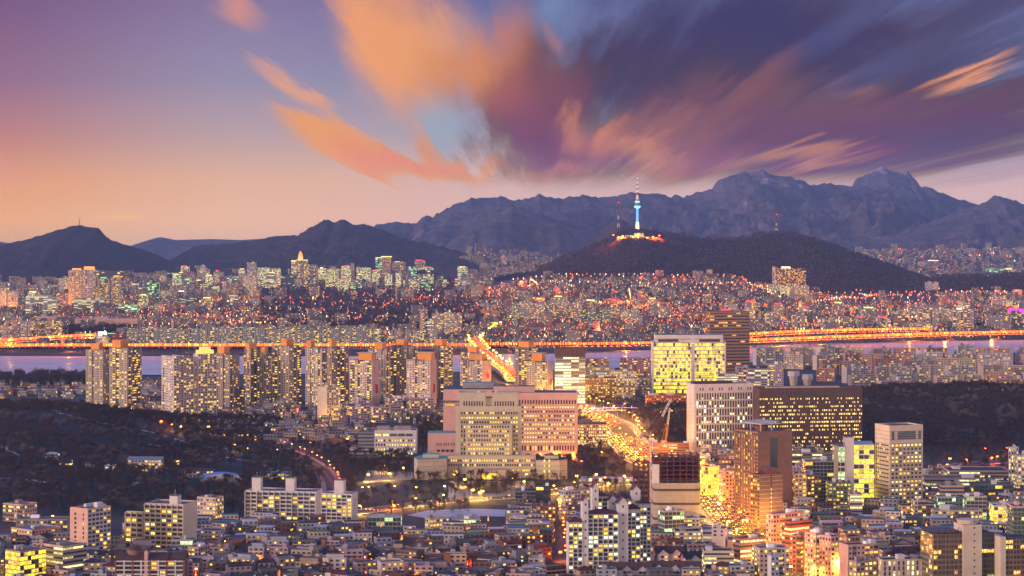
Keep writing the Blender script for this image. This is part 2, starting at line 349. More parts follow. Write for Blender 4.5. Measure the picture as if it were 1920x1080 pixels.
def build_terrain():
    # one ground sheet out to the horizon, the near hills are part of its heights
    rows = [1150 * 1.0125 ** k for k in range(90)]; rows = [r for r in rows if r < 3400] + [3500 + 0, 3700, 4000, 5000, 7000, 10000, 15000, 22500]
    rows = [500, 900] + rows; nc = 220
    ys = np.array([[r] * nc for r in rows]); xs = np.array([[(-.36 + .72 * i / (nc - 1)) * max(r, 1400) for i in range(nc)] for r in rows])
    zs = np.array([[T(xs[j, i], ys[j, i]) - (1.2 if rows[j] >= 3500 else 0) for i in range(nc)] for j in range(len(rows))])
    o = rgrid('ground', xs, ys, zs, M_GROUND)
    h = ridge_hill('far_hills', 21500, 2000, [(-500, 450), (-40, 458), (0, 452), (20, 456), (55, 450), (120, 462), (200, 466), (240, 462), (270, 452), (300, 443), (330, 449), (400, 447), (450, 449), (500, 446), (560, 450), (700, 455)], M_BUK, 1, 200, 24, spur=.1)
    ridge_hill('mountain_range', 20000, 4200, [(560, 470), (620, 430), (660, 424), (690, 418), (708, 412), (760, 417), (780, 419), (790, 408), (800, 402), (812, 406), (845, 385), (885, 371), (940, 368), (965, 376), (1000, 368), (1010, 361), (1020, 368), (1050, 371), (1085, 366), (1100, 365), (1120, 370), (1150, 367), (1185, 360), (1215, 363), (1235, 361), (1250, 367), (1290, 366), (1310, 360), (1335, 352), (1350, 335), (1370, 328), (1395, 322), (1415, 321), (1430, 318), (1445, 325), (1460, 328), (1480, 330), (1500, 337), (1520, 345), (1555, 343), (1575, 346), (1640, 349), (1700, 349), (1740, 349), (1760, 360), (1800, 374), (1830, 380), (1860, 385), (1930, 388), (2000, 400)], M_BUK, 2, 620, 90, p=1.1, spur=.6, jag=14)
    ridge_hill('granite_peak', 22000, 2600, [(1585, 372), (1594, 347), (1605, 336), (1625, 325), (1640, 317), (1650, 312), (1665, 317), (1675, 321), (1690, 321), (1693, 328), (1697, 318), (1705, 322), (1715, 335), (1724, 350), (1735, 372)], M_BUK, 3, 160, 60, p=.9, spur=.4, jag=16)
    ridge_hill('mountain_ridge', 16500, 3000, [(790, 480), (830, 462), (880, 425), (930, 395), (960, 383), (985, 392), (1010, 400), (1060, 415), (1110, 432), (1180, 455), (1260, 480)], M_BUK, 5, 240, 60, spur=.55, jag=10)
    ridge_hill('mountain_ridge', 17000, 3200, [(1400, 478), (1480, 462), (1560, 455), (1640, 440), (1700, 430), (1760, 410), (1820, 388), (1850, 378), (1865, 366), (1885, 370), (1920, 382), (2020, 410)], M_BUK, 6, 240, 60, spur=.55, jag=10)
    ridge_hill('wooded_hill', 13500, 1500, [(1060, 480), (1100, 455), (1130, 430), (1150, 412), (1162, 408), (1175, 414), (1200, 436), (1240, 460), (1290, 480)], M_ANS, 7, 120, 40, spur=.2, jag=3)
    ridge_hill('rocky_hill', 13000, 2300, [(280, 484), (320, 474), (345, 466), (365, 461), (400, 458), (470, 452), (520, 442), (560, 440), (585, 425), (608, 412), (618, 411), (628, 418), (640, 411), (650, 413), (660, 420), (685, 420), (720, 432), (760, 448), (800, 455), (850, 467), (900, 485), (960, 500)], M_ANS, 8, 330, 70, spur=.36, jag=6)
    HILLS['west'] = ridge_hill('wooded_hill', 12000, 1700, [(-120, 470), (-40, 458), (0, 459), (40, 451), (80, 440), (110, 430), (130, 425), (145, 421), (165, 425), (185, 428), (195, 440), (208, 450), (240, 460), (270, 468), (300, 480), (325, 495), (360, 512)], M_NAM, 9, 260, 60, spur=.22, jag=4)
    HILLS['tower'] = ridge_hill('wooded_hill', 9900, 1300, [(930, 535), (960, 528), (1000, 505), (1040, 490), (1080, 475), (1110, 462), (1140, 447), (1155, 436), (1168, 430), (1190, 427), (1225, 431), (1260, 440), (1310, 448), (1360, 450), (1390, 448), (1420, 441), (1450, 436), (1480, 437), (1520, 447), (1560, 462), (1600, 475), (1650, 492), (1700, 510), (1740, 522), (1800, 536)], M_NAM, 10, 420, 90, p=1.0, spur=.2, jag=2.5)
    HILLS['rise'] = ridge_hill('wooded_rise', 9300, 500, [(1660, 536), (1720, 524), (1760, 519), (1840, 518), (1920, 515), (2000, 520)], M_NAM, 11, 120, 30, spur=.2, jag=2)
build_terrain()
# the river
def mat_water():
    m, g = mat('river water'); t = g.n('ShaderNodeTexCoord').outputs['Object']
    mp = g.n('ShaderNodeMapping'); g.put(mp.inputs[0], t); mp.inputs[3].default_value = (.25, 1, 1)
    b = g.n('ShaderNodeBump'); b.inputs['Distance'].default_value = .5; b.inputs['Strength'].default_value = .12; g.put(b.inputs['Height'], g.noise(mp.outputs[0], .08, 5, .6))
    n = g.noise(mp.outputs[0], .01, 3, .5)
    return finish(m, g, g.mix(n, (.38, .50, .60, 1), (.48, .60, .70, 1)), g.rng(n, .3, .7, .12, .25), nrm=b.outputs[0], spec=.8)
M_WATER = mat_water()
def ground_poly(name, pts, z, m, kind='structure'):
    b = MB(); b.ngon([(gx(px, Yof(py)), Yof(py), z) for px, py in pts], 0)
    return tag(b.build(name, [m]), kind=kind)
ground_poly('river', [(-150, 702), (300, 703), (700, 700), (1060, 694), (1400, 680), (1700, 668), (2080, 656), (2080, 634), (1700, 640), (1450, 645), (1230, 655), (1060, 662), (700, 667), (300, 667), (-150, 666)], 0.2, M_WATER)
# ------------------------------------------------------------------ facade materials
YEL = (1.0, .55, .05, 1); PALE = (1.0, .76, .24, 1); GRN = (.75, 1.0, .55, 1); ORA = (1.0, .36, .06, 1); WHT = (1.0, .84, .5, 1)
def facade(name, wf=.5, hf=.45, lit=.25, c1=YEL, c2=PALE, e=1.3, glass=(.02, .025, .04, 1), sill=.3, group=1, rough=.25, attr=False, mull=0.0, wall=None, rows=0.0, blind=.2, strips=0.0):
    """wall with a grid of windows in (bay, storey) coordinates; the object's own colour paints the wall"""
    m, g = mat(name); e *= 1.8
    uvn = g.n('ShaderNodeUVMap'); u, v, _ = g.sep(uvn.outputs[0])
    fu = g.m('FRACT', u); fv = g.m('FRACT', v); cu = g.m('FLOOR', g.m('DIVIDE', u, float(group)) if group != 1 else u); cv = g.m('FLOOR', v)
    a = (1 - wf) / 2
    inu = g.m('MULTIPLY', g.m('GREATER_THAN', fu, a), g.m('LESS_THAN', fu, 1 - a))
    if wf >= 1: inu = 1.0
    if strips:      # some window stacks are fully glazed from top to bottom
        ws_ = g.n('ShaderNodeTexWhiteNoise', noise_dimensions='2D'); g.put(ws_.inputs[0], g.xyz(g.m('FLOOR', u), g.n('ShaderNodeObjectInfo').outputs['Random'], 0)); stp = g.m('LESS_THAN', ws_.outputs[0], strips)
        inu = g.m('MAXIMUM', inu, stp)
    inv = g.m('MULTIPLY', g.m('GREATER_THAN', fv, sill), g.m('LESS_THAN', fv, sill + hf))
    win = g.m('MULTIPLY', inu, inv)
    if mull: win = g.m('MULTIPLY', win, g.m('GREATER_THAN', g.m('FRACT', g.m('MULTIPLY', u, mull)), .12))
    oi = g.n('ShaderNodeObjectInfo'); rnd = g.m('MULTIPLY', oi.outputs['Random'], 53.0)
    if attr:
        at = g.n('ShaderNodeAttribute', attribute_name='tint'); wallc = at.outputs[0]; rnd = g.m('MULTIPLY', at.outputs[3], 97.0)
    else: wallc = wall or oi.outputs['Color']
    wn = g.n('ShaderNodeTexWhiteNoise', noise_dimensions='3D'); g.put(wn.inputs[0], g.xyz(cu, cv, rnd)); r1 = wn.outputs[0]; r2, r3, _ = g.sep(wn.outputs[1])
    if rows:
        wr = g.n('ShaderNodeTexWhiteNoise', noise_dimensions='2D'); g.put(wr.inputs[0], g.xyz(cv, rnd, 0)); r1 = g.m('ADD', g.m('MULTIPLY', r1, 1 - rows), g.m('MULTIPLY', wr.outputs[0], rows))
    on = g.m('LESS_THAN', r1, g.m('MULTIPLY_ADD', stp, lit * 1.1, lit) if strips else lit)
    t = g.n('ShaderNodeTexCoord').outputs['Object']; n = g.noise(t, .11, 4, .6); k = g.rng(n, .3, .7, .86, 1.12)
    wc = g.mix(1.0, wallc, g.xyz(k, k, k), 'MULTIPLY')
    if strips: wc = g.mix(g.m('MULTIPLY', stp, .6), wc, (.06, .05, .06, 1))
    wc = g.mix(g.m('MULTIPLY', g.m('LESS_THAN', fv, .07), .25), wc, (.03, .03, .035, 1))
    gl = g.mix(g.m('MULTIPLY', r3, blind), glass, (.25, .25, .24, 1))
    base = g.mix(win, wc, gl)
    lc = g.mix(r2, c1, c2)
    inner = g.rng(g.noise(g.xyz(g.m('MULTIPLY', u, 3.1), g.m('MULTIPLY', v, 2.3), rnd), 1.0, 1, .5), .3, .7, .25, 1.45)
    st = g.m('MULTIPLY', g.m('MULTIPLY', g.m('MULTIPLY', win, on), g.rng(r3, 0, 1, .3 * e, e)), inner)
    ro = g.m('MULTIPLY_ADD', win, rough - .8, .8)
    return finish(m, g, base, ro, 0, lc, st, spec=.4)
A_APT = facade('apartment wall with small windows', .52, .46, .24, YEL, PALE, 1.6, blind=.15, strips=.28)
A_DIM = facade('apartment wall in shade', .5, .44, .22, YEL, ORA, 1.6, strips=.35)  # more glazed stacks, and lit windows run to orange
A_BAL = facade('balcony glazed wall', .76, .55, .3, YEL, PALE, 1.4, (.02, .03, .04, 1), blind=.25)
A_RIB = facade('ribbon window wall', 1.0, .45, .5, PALE, GRN, 1.3, (.03, .04, .05, 1), group=3)
A_OFF = facade('office window wall', .62, .5, .5, YEL, PALE, 1.3, blind=.2, rows=.25)
A_GLS = facade('lit glass curtain wall', .94, .8, .8, (1, .62, .02, 1), (1, .72, .06, 1), 1.5, (.04, .06, .05, 1), sill=.1, rows=.1)
A_GRN = facade('green glass curtain wall', .9, .74, .35, (.6, 1, .4, 1), (1, .95, .4, 1), 1.1, (.03, .06, .06, 1), sill=.13, group=2)
A_DGL = facade('dark glass curtain wall', .92, .8, .12, YEL, PALE, 1.3, (.02, .035, .05, 1), sill=.1, group=2)
A_STR = facade('dark ribbon tower wall', 1.0, .5, .12, ORA, YEL, 1.4, (.015, .012, .015, 1), group=2)
A_VRT = facade('narrow tall window wall', .42, .78, .35, PALE, GRN, 1.2, (.03, .035, .04, 1), sill=.12, rows=.1)
A_DRK = facade('brown office wall', .5, .42, .48, (1, .6, .14, 1), (1, .78, .3, 1), 1.9, (.03, .02, .02, 1), rows=.35, group=1)
A_DOWN = facade('downtown office wall', .8, .6, .62, (1, .75, .2, 1), (.95, .95, .4, 1), 1.3, (.04, .06, .07, 1), rows=.2)
A_FAR = facade('distant house wall', .5, .4, .15, YEL, WHT, 2.2, attr=True)
GREY_ROOF = plain('grey roof screed', (.15, .15, .165, 1), .9, .25, .08)
DARK_ROOF = plain('dark roof felt', (.05, .05, .06, 1), .9, .3, .08)
GREEN_ROOF = plain('green roof coating', (.06, .22, .17, 1), .8, .25, .1)
SNOW = plain('thin snow', (.62, .65, .72, 1), .8, .15, .1)
BLUE_ROOF = plain('blue sheet roof', (.03, .16, .42, 1), .5, .15, .1)
NAVY_ROOF = plain('dark blue tiled roof', (.04, .05, .09, 1), .7, .25, .2)
RED_ROOF = plain('maroon tiled roof', (.10, .03, .035, 1), .7, .25, .2)
BROWN_ROOF = plain('brown tiled roof', (.09, .055, .05, 1), .7, .25, .2)
TAN_ROOF = plain('tan tiled roof', (.3, .19, .12, 1), .7, .25, .2)
WHITE = plain('white render', (.62, .60, .60, 1), .8, .1, .1)
PINKC = plain('pinkish concrete', (.60, .39, .33, 1), .8, .12, .08)
BEIGE = plain('beige stone', (.45, .43, .345, 1), .8, .12, .08)
CREAM = plain('cream render', (.60, .52, .40, 1), .8, .12, .08)
CONC = plain('raw concrete', (.30, .29, .30, 1), .85, .2, .1)
ORANGEW = plain('orange painted rooftop wall', (.80, .33, .07, 1), .8, .12, .08)
BRICK = plain('red brown brick', (.24, .10, .07, 1), .85, .2, .3)
BRICKO = plain('orange brick', (.25, .145, .11, 1), .85, .15, .2)
BROWNST = plain('dark brown stone', (.085, .05, .045, 1), .6, .2, .1)
STEELRED = plain('red lead steel', (.12, .03, .025, 1), .6, .2, .3)
STEEL = plain('galvanised steel', (.35, .36, .38, 1), .45, .1, .3, .6)
YELSTEEL = plain('orange painted steel', (.6, .22, .04, 1), .5, .1, .3)
WHITESTEEL = plain('white painted steel', (.7, .68, .66, 1), .5, .1, .3)
TEALC = plain('copper green roof', (.16, .36, .33, 1), .7, .2, .1)
ASPH = plain('asphalt', (.05, .05, .052, 1), .85, .25, .05)
LINEW = plain('road paint', (.6, .58, .5, 1), .7, .1, .1)
GDARK = mat('window glass dark'); GDARK = finish(GDARK[0], GDARK[1], (.025, .035, .045, 1), .12, spec=.6)
GTEAL = mat('window glass teal'); GTEAL = finish(GTEAL[0], GTEAL[1], (.05, .10, .11, 1), .2, spec=.6)
def litm(name, c, e):
    e *= 1.7; m, g = mat(name); t = g.n('ShaderNodeTexCoord').outputs['Object']; oi = g.n('ShaderNodeObjectInfo')
    n = g.noise(g.vm('ADD', t, g.xyz(g.m('MULTIPLY', oi.outputs['Random'], 40), 0, 0)), 2.2, 2, .6)
    return finish(m, g, (.05, .05, .04, 1), .3, 0, c, g.m('MULTIPLY', g.rng(n, .3, .7, .45 * e, 1.3 * e), g.rng(oi.outputs['Random'], 0, 1, .6, 1.15)))
LY = litm('lit window yellow', (1, .55, .04, 1), 1.5); LP = litm('lit window pale', (1, .74, .2, 1), 1.5); LW = litm('lit window white', (.95, 1, .72, 1), 1.5); LO = litm('lit window orange', (1, .4, .08, 1), 1.5)
def win_mesh(name, pane, fr, split=1):
    b = MB(); f = .07
    b.quad((-.5 + f, -.04, f), (.5 - f, -.04, f), (.5 - f, -.04, 1 - f), (-.5 + f, -.04, 1 - f), 0, [(0, 0), (1, 0), (1, 1), (0, 1)])
    for x0, x1, z0, z1 in ((-.5, -.5 + f, 0, 1), (.5 - f, .5, 0, 1), (-.5 + f, .5 - f, 0, f), (-.5 + f, .5 - f, 1 - f, 1)): b.box(x0, x1, -.18, .02, z0, z1, 1)
    if split: b.box(-.03, .03, -.12, -.02, f, 1 - f, 1)
    return b.mesh(name, [pane, fr])
FRM = plain('window frame', (.10, .095, .09, 1), .6)
WM = {k: win_mesh('window_' + k, p, FRM) for k, p in dict(d=GDARK, t=GTEAL, y=LY, p=LP, w=LW, o=LO).items()}
def pick(lit, kinds='yyp', dark='d'):
    return random.choice(kinds) if random.random() < lit else random.choice(dark)
def windows(parent, wins, face='f', off=0.0, cap=100, name='window'):
    """wins: (across, height, width, tall, kind). face: f front, l/r sides; off: where that wall plane is"""
    rz = {'f': 0, 'r': math.pi / 2, 'l': -math.pi / 2}[face]
    for i, (a, z, w, h, k) in enumerate(wins[:cap]):
        loc = {'f': (a, off, z), 'r': (off, a, z), 'l': (off, a, z)}[face]
        child(name, WM[k], parent, loc, rz, (w, 1, h))
    if len(wins) > cap:
        b = MB(); ks = list(WM); f = .07
        for a, z, w, h, k in wins[cap:]:
            m = ks.index(k); x0, x1 = a - w / 2, a + w / 2
            def q(x0, x1, z0, z1, d, m):
                if face == 'f': b.quad((x0, off - d, z0), (x1, off - d, z0), (x1, off - d, z1), (x0, off - d, z1), m)
                elif face == 'r': b.quad((off + d, x0, z0), (off + d, x1, z0), (off + d, x1, z1), (off + d, x0, z1), m)
                else: b.quad((off - d, x1, z0), (off - d, x0, z0), (off - d, x0, z1), (off - d, x1, z1), m)
            q(x0, x1, z, z + h, .05, len(ks)); q(x0 + w * f, x1 - w * f, z + h * f, z + h - h * f, .12, m)
        o = b.build(name, [dict(d=GDARK, t=GTEAL, y=LY, p=LP, w=LW, o=LO)[k] for k in ks] + [FRM], parent); o['kind'] = 'stuff'
def grid(x0, x1, n, z0, z1, m, wf, hf, lit, kinds='yyp', dark='d', rowlit=None):
    out = []
    for j in range(m):
        L = lit if rowlit is None else rowlit[j % len(rowlit)]
        for i in range(n):
            cw = (x1 - x0) / n; ch = (z1 - z0) / m
            out.append((x0 + cw * (i + .5), z0 + ch * (j + .5 - hf / 2), cw * wf, ch * hf, pick(L, kinds, dark)))
    return out
class Bld:
    """a building standing on the ground; px/py only say where in the world its front face stands and how large it is"""
    def __init__(s, name, label, cat, px0, px1, ptop, pbase, depth=20, rz=0.0, z=None, group=None, zg=0.0):
        s.Y = Yof(pbase, zg) if z is None else z
        s.W = (px1 - px0) / F * s.Y; s.h = gz(ptop, s.Y) - zg; s.D = depth
        s.e = empty(name, (gx((px0 + px1) / 2, s.Y), s.Y, zg), math.radians(rz), label, cat, group)
        s.k = s.Y / F
        FOOT.append((gx(px0, s.Y) - 4, gx(px1, s.Y) + 4, s.Y - 6, s.Y + depth + 6))
    def X(s, px): return gx(px, s.Y) - s.e.location.x
    def Z(s, py): return gz(py, s.Y) - s.e.location.z
    def add(s, name, mb, mats, color=None):
        o = mb.build(name, mats, s.e)
        if color: o.color = color
        return o
FOOT = []
def roof_gear(b, s, x0, x1, y0, y1, z, n=4):
    """plant boxes and pipes on a flat roof"""
    for i in range(n):
        w = random.uniform(.06, .16) * (x1 - x0); d = random.uniform(.15, .3) * (y1 - y0); x = random.uniform(x0 + w, x1 - 2 * w); y = random.uniform(y0 + d * .2, y1 - 1.2 * d)
        b.box(x, x + w, y, y + d, z, z + random.uniform(1.5, 4) , s)
def parapet(b, x0, x1, y0, y1, z, h=1.1, t=.4, m=0):
    b.box(x0, x1, y0, y0 + t, z, z + h, m); b.box(x0, x1, y1 - t, y1, z, z + h, m); b.box(x0, x0 + t, y0 + t, y1 - t, z, z + h - .02, m); b.box(x1 - t, x1, y0 + t, y1 - t, z, z + h - .02, m)
# ------------------------------------------------------------------ single buildings of the photo
class Cb(Bld):
    """a rectangular building whose near corner stands at pxc; th turns the long face away from us; side: R corner with a right-hand face, L with a left-hand face"""
    def __init__(s, name, label, cat, px0, pxc, px1, ptop, pbase, th, side='R', group=None, zg=0.0, z=None):
        s.Y = Yof(pbase, zg) if z is None else z; s.k = s.Y / F; t = math.radians(th); s.h = gz(ptop, s.Y) - zg
        a, b = (pxc - px0) * s.k, (px1 - pxc) * s.k
        if side == 'R': s.W = a / math.cos(t); s.D = min(b / math.sin(t), 60); s.x0, s.x1 = -s.W, 0.0; rz = -t
        else: s.W = b / math.cos(t); s.D = min(a / math.sin(t), 60); s.x0, s.x1 = 0.0, s.W; rz = t
        s.side = side
        s.e = empty(name, (gx(pxc, s.Y), s.Y, zg), rz, label, cat, group)
        FOOT.append((gx(px0, s.Y) - 4, gx(px1, s.Y) + 4, s.Y - 6, s.Y + s.D + 10))
def simple(b, mats, color, bay=4.0, fl=3.2, h=None, roof=GREY_ROOF, blank=None, par=1.0, gear=3, wallm=1, x0=None, x1=None, y0=0, y1=None):
    """wall + roof parts for a Cb or Bld. blank: material for the side faces. mats: (window wall, plain wall)"""
    x0 = getattr(b, 'x0', -b.W / 2) if x0 is None else x0; x1 = getattr(b, 'x1', b.W / 2) if x1 is None else x1; y1 = b.D if y1 is None else y1; h = h or b.h
    m = MB(); sd = [0, 0 if blank is None else 1, 0, 0 if blank is None else 1]
    m.box(x0, x1, y0, y1, 0, h, 0, 1, bay, fl, sd)
    parapet(m, x0, x1, y0, y1, h, par, .35, 1)
    w = b.add('wall', m, list(mats) if blank is None else [mats[0], blank], color)
    r = MB(); r.quad((x0 + .4, y0 + .4, h + .05), (x1 - .4, y0 + .4, h + .05), (x1 - .4, y1 - .4, h + .05), (x0 + .4, y1 - .4, h + .05), 0)
    b.add('roof', r, [roof])
    if gear:
        for i in range(gear):
            q = MB(); wdt = random.uniform(.1, .22) * (x1 - x0); d = random.uniform(.25, .45) * (y1 - y0); x = random.uniform(x0 + 1, x1 - wdt - 1); y = random.uniform(y0 + 1, y1 - d - 1); hh = random.uniform(2, 4.2)
            q.box(x, x + wdt, y, y + d, h + .05, h + hh, 0); b.add('roof_housing', q, [random.choice([CONC, WHITE, mats[-1]])])
    return w
PW = (.55, .45, .44, 1)
def supreme():
    b = Bld('courthouse', 'tall stepped pale stone courthouse tower with low wings and a floodlit entrance', 'courthouse', 775, 1064, 742, 899, 60)
    e = b.e; X, Z = b.X, b.Z
    m = MB(); D0 = 26
    m.box(X(853), X(977.5), D0 + 4, D0 + 34, 0, Z(765.5), 0)
    for a, c in ((860, 910), (922, 971)): m.box(X(a), X(c), D0 + 5, D0 + 33, Z(765.5) - .2, Z(742), 0)
    m.box(X(910) - .1, X(922) + .1, D0 + 8, D0 + 30, Z(765.5) - .2, Z(751), 0)
    m.box(X(872.5), X(960), D0 - 3, D0 + 5, 0, Z(800), 0)
    for a, c in ((860, 910), (922, 971)): parapet(m, X(a) - .4, X(c) + .4, D0 + 4.6, D0 + 33.4, Z(742), 1.2, .6, 0)
    m.box(X(839), X(1004), 12, D0 - 2, 0, Z(859), 0)
    parapet(m, X(839), X(1004), 12, D0 - 2, Z(859), 1, .5, 0)
    # pilasters between the windows
    for i in range(23): x = X(862.3 + i * 4.97); m.box(x - .45, x + .45, D0 + 3.3, D0 + 4, Z(858), Z(777), 0)
    b.add('wall', m, [BEIGE]).color = PW
    n = MB(); n.box(X(889), X(949), -4, 12, 0, Z(880.5), 0); n.box(X(901), X(936), -4.6, -4, Z(899) + .1, Z(884.5), 1); b.add('entrance_block', n, [plain('entrance stone', (.55, .47, .38, 1)), BEIGE])
    windows(e, [(X(919 + i * 3.4), Z(898.5), 1.5, 7.2, 'y') for i in range(-4, 5)] + [(X(905.5), Z(896), 2, 5, 'y'), (X(932), Z(896), 2, 5, 'y')], 'f', -4.7)
    T0 = D0 + 4
    ws = [(X(869 + i * 4.95), Z(766), 1.25, 5.2, 'd') for i in range(8)] + [(X(928 + i * 4.95), Z(766), 1.25, 5.2, 'd') for i in range(8)]
    ws += [(X(869 + i * 4.95), Z(772), 1.5, 2.9, 'y') for i in range(8)] + [(X(928 + i * 4.95), Z(772), 1.25, 2.9, 'd') for i in range(8)]
    rows = [.0, .75, .25]
    for j, py in enumerate((781, 790, 798.5)):
        ws += [(X(864.8 + i * 4.97), Z(py), 1.5, 2.3, pick([.18, .85, .4][j], 'yp')) for i in range(22)]
    windows(e, ws[:16 + 16], 'f', T0 + .95); windows(e, ws[32:], 'f', T0)
    ws = []
    for j in range(7):
        py = 807 + j * 8.4; ws += [(X(864.8 + i * 4.97), Z(py), 1.5, 2.3, pick(.45, 'yp')) for i in (0, 1, 20, 21)]
    windows(e, ws, 'f', T0)
    ws = []
    for j in range(7):
        py = 806 + j * 8.4; ws += [(X(878.5 + i * 4.95), Z(py), 1.5, 2.3, pick([.4, .55, .35, .5, .8, .85, .5][j], 'yypo')) for i in range(16)]
    windows(e, ws, 'f', D0 - 3)
    ws = []
    for j, py in enumerate((868, 876.5)): ws += [(X(841.5 + i * 4.45), Z(py), 1.4, 2.5, pick([.55, .12][j], 'yp')) for i in range(37)]
    ws += [(X(962 + i * 10), Z(886), 1.2, 2.2, 'y') for i in range(4)] + [(X(852), Z(893), 7, 5, 'y'), (X(985), Z(886), 7, 2, 'y')]
    windows(e, ws, 'f', 12)
    # wings: chamfered blocks
    for a, c, tp, lab in ((775, 838, 861, 0), (1005, 1064, 863, 1)):
        n = MB(); x0, x1 = X(a), X(c)
        if not lab: poly = [(x0 + 6, -14), (x0 + 16, 3), (x1, 6), (x1, 40), (x0, 40), (x0, 12)]; poly = [(x0 + 5, -8), (x1, 2), (x1, 36), (x0 + 4, 40), (x0, 20)]
        else: poly = [(x0, 2), (x1 - 8, 0), (x1, 8), (x1, 34), (x0 + 4, 40), (x0, 36)]
        n.prism(poly, 0, Z(tp), 0, 1)
        for q in range(4):
            z = 3 + q * 5.2; n.prism([(p[0] + (.12 if p[0] > (x0 + x1) / 2 else -.12), p[1] - .12 if p[1] < 15 else p[1] + .12) for p in poly], z, z + .9, 2, 2)
        n.box(x0 + 9, x1 - 9, 14, 30, Z(tp), Z(tp) + 3.4, 0, 3); n.hip(x0 + 12, x1 - 13, 16, 28, Z(tp) + 3.4, 3.2, 3, 0)
        b.add('wing', n, [BEIGE, [TEALC, DARK_ROOF][lab], CONC, [TEALC, GREY_ROOF][lab]])
        cx = X([829, 1028][lab])
        windows(e, [(cx + o, 2 + q * 5.4, 1.5, 2.6, 'y' if o > -2 else 'p') for q in range(4) for o in (-4, 1)], 'f', 1.2 if not lab else -.2)
    for px in (897, 931):
        n = MB(); n.dome(X(px), D0 + 18, Z(742), 2.4, m=0); b.add('satellite_dish', n, [WHITE])
supreme()
def pink_prosec():
    b = Bld('office_building', 'long pink stone office building with rows of square lit windows behind the courthouse tower', 'office building', 972, 1083, 738, 864, 45)
    X, Z = b.X, b.Z; m = MB(); m.box(X(972), X(1083), 0, 45, 8, b.h, 0, 1); parapet(m, X(972), X(1083), 0, 45, b.h, 1, .5, 0)
    for i in range(6): x = X(980 + i * 19.6); m.box(x - 3, x + 3, .1, 44, 0, 8, 0)
    m.box(X(829), X(972) - .1, 40, 100, 0, Z(735), 0, 2); m.box(X(829) - .1, X(972) - .4, 39, 40, Z(760), Z(756), 1)
    b.add('wall', m, [PINKC, GREY_ROOF, NAVY_ROOF])
    q = MB(); q.box(X(865), X(925), 60, 80, Z(735), Z(725), 0, 1); b.add('roof_housing', q, [CONC, TEALC])
    q = MB(); q.box(X(925), X(1003), 20, 40, Z(738), Z(727), 0, 1); b.add('roof_housing', q, [PINKC, GREY_ROOF])
    ws = [(X(974.5 + i * 5.2), Z(757.5), 1.5, 4.5, 'd') for i in range(21)]
    lr = [.9, .1, .75, .3, .5, .75, .6, .55, .9]
    for j in range(9): ws += [(X(979.5 + i * 5.05), Z(765.5 + j * 8.05), 1.7, 2.2, pick(lr[j], 'pyp')) for i in range(20)]
    ws += [(X(979.5 + i * 5.05), Z(845), 1.5, 5.8, pick(.3, 'py')) for i in range(20)]
    windows(b.e, ws, 'f', 0)
    windows(b.e, [(X(834 + i * 3), Z(766), 1, 2, 'y') for i in range(6)], 'f', 39)
pink_prosec()
def white_prosec():
    b = Cb('office_building', 'white concrete office block with closely spaced tall narrow windows beside the dark brown block', 'office building', 1291, 1302, 1417, 722, 856, 14, 'L')
    w = MB(); w.box(0, b.W, 0, b.D, 5, b.h, 0, 1); parapet(w, 0, b.W, 0, b.D, b.h, 1, .5, 0)
    for i in range(9): x = b.W * (i + .5) / 9; w.box(x - 1, x + 1, .2, b.D - .2, 0, 5, 0)
    b.add('wall', w, [WHITE, NAVY_ROOF])
    q = MB(); q.box(4, b.W - 22, b.D * .4, b.D * .9, b.h + .02, b.h + 3, 0, 1); b.add('roof_housing', q, [BROWNST, GREY_ROOF])
    n = 22; c = b.W / (n + 1.2); ws = []
    lr = [.12, .22, .22, .35, .3, .3, .45]
    for j in range(7):
        zt = b.h - 9.5 - j * 9.1
        for i in range(n):
            k = pick(lr[j] * .5, 'wp'); x = c * (i + 1.1)
            ws.append((x, zt - 4.6, c * .52, 4.6, k)); ws.append((x, zt - 7.3, c * .52, 2.6, pick(lr[j] * 1.4, 'pw')))
    for i in range(6):
        for o in (-1, 1): ws.append((b.W * (.12 + .16 * i) + o * c * .5, b.h - 6.5, c * .4, 3.2, 'd'))
    random.shuffle(ws); windows(b.e, ws, 'f', 0)
    windows(b.e, [(b.W * (i + 1) / 9, .5, 6, 4, random.choice('wp')) for i in range(2, 8)], 'f', .15)
    windows(b.e, [(b.D * (i + .5) / 3, 8 + j * 4.6, 1.4, 2.6, 'y') for i in range(2) for j in range(14)], 'l', 0)
white_prosec()
def brown_block():
    b = Cb('office_building', 'long dark brown office block with dotted rows of lit windows', 'office building', 1417, 1424, 1621, 730, 862, 8, 'L')
    w = MB(); w.box(0, b.W, 0, b.D, 0, b.h - 9, 0, 1, 1.95, 4.5, [0, 1, 1, 1]); w.box(0, b.W, 0, b.D, b.h - 9, b.h, 1, 2); parapet(w, 0, b.W, 0, b.D, b.h, 1.2, .6, 1)
    for i in range(18):
        for o in (0, 1.6): x = b.W * .18 + i * b.W * .04 + o; w.box(x - .4, x + .4, -.12, 0, b.h - 7.5, b.h - 3, 3)
    o = b.add('wall', w, [A_DRK, BROWNST, GREY_ROOF, GDARK], (.09, .055, .05, 1))
    q = MB(); q.box(b.W * .1, b.W * .8, b.D * .3, b.D * .7, b.h + .05, b.h + 2.2, 0, 1); b.add('roof_housing', q, [PINKC, GREY_ROOF])
    for i in range(46):
        pass
    windows(b.e, [(b.W * (i + .5) / 30, 1, b.W / 40, 3.4, random.choice('yyd')) for i in range(8, 24)], 'f', -.1)
brown_block()
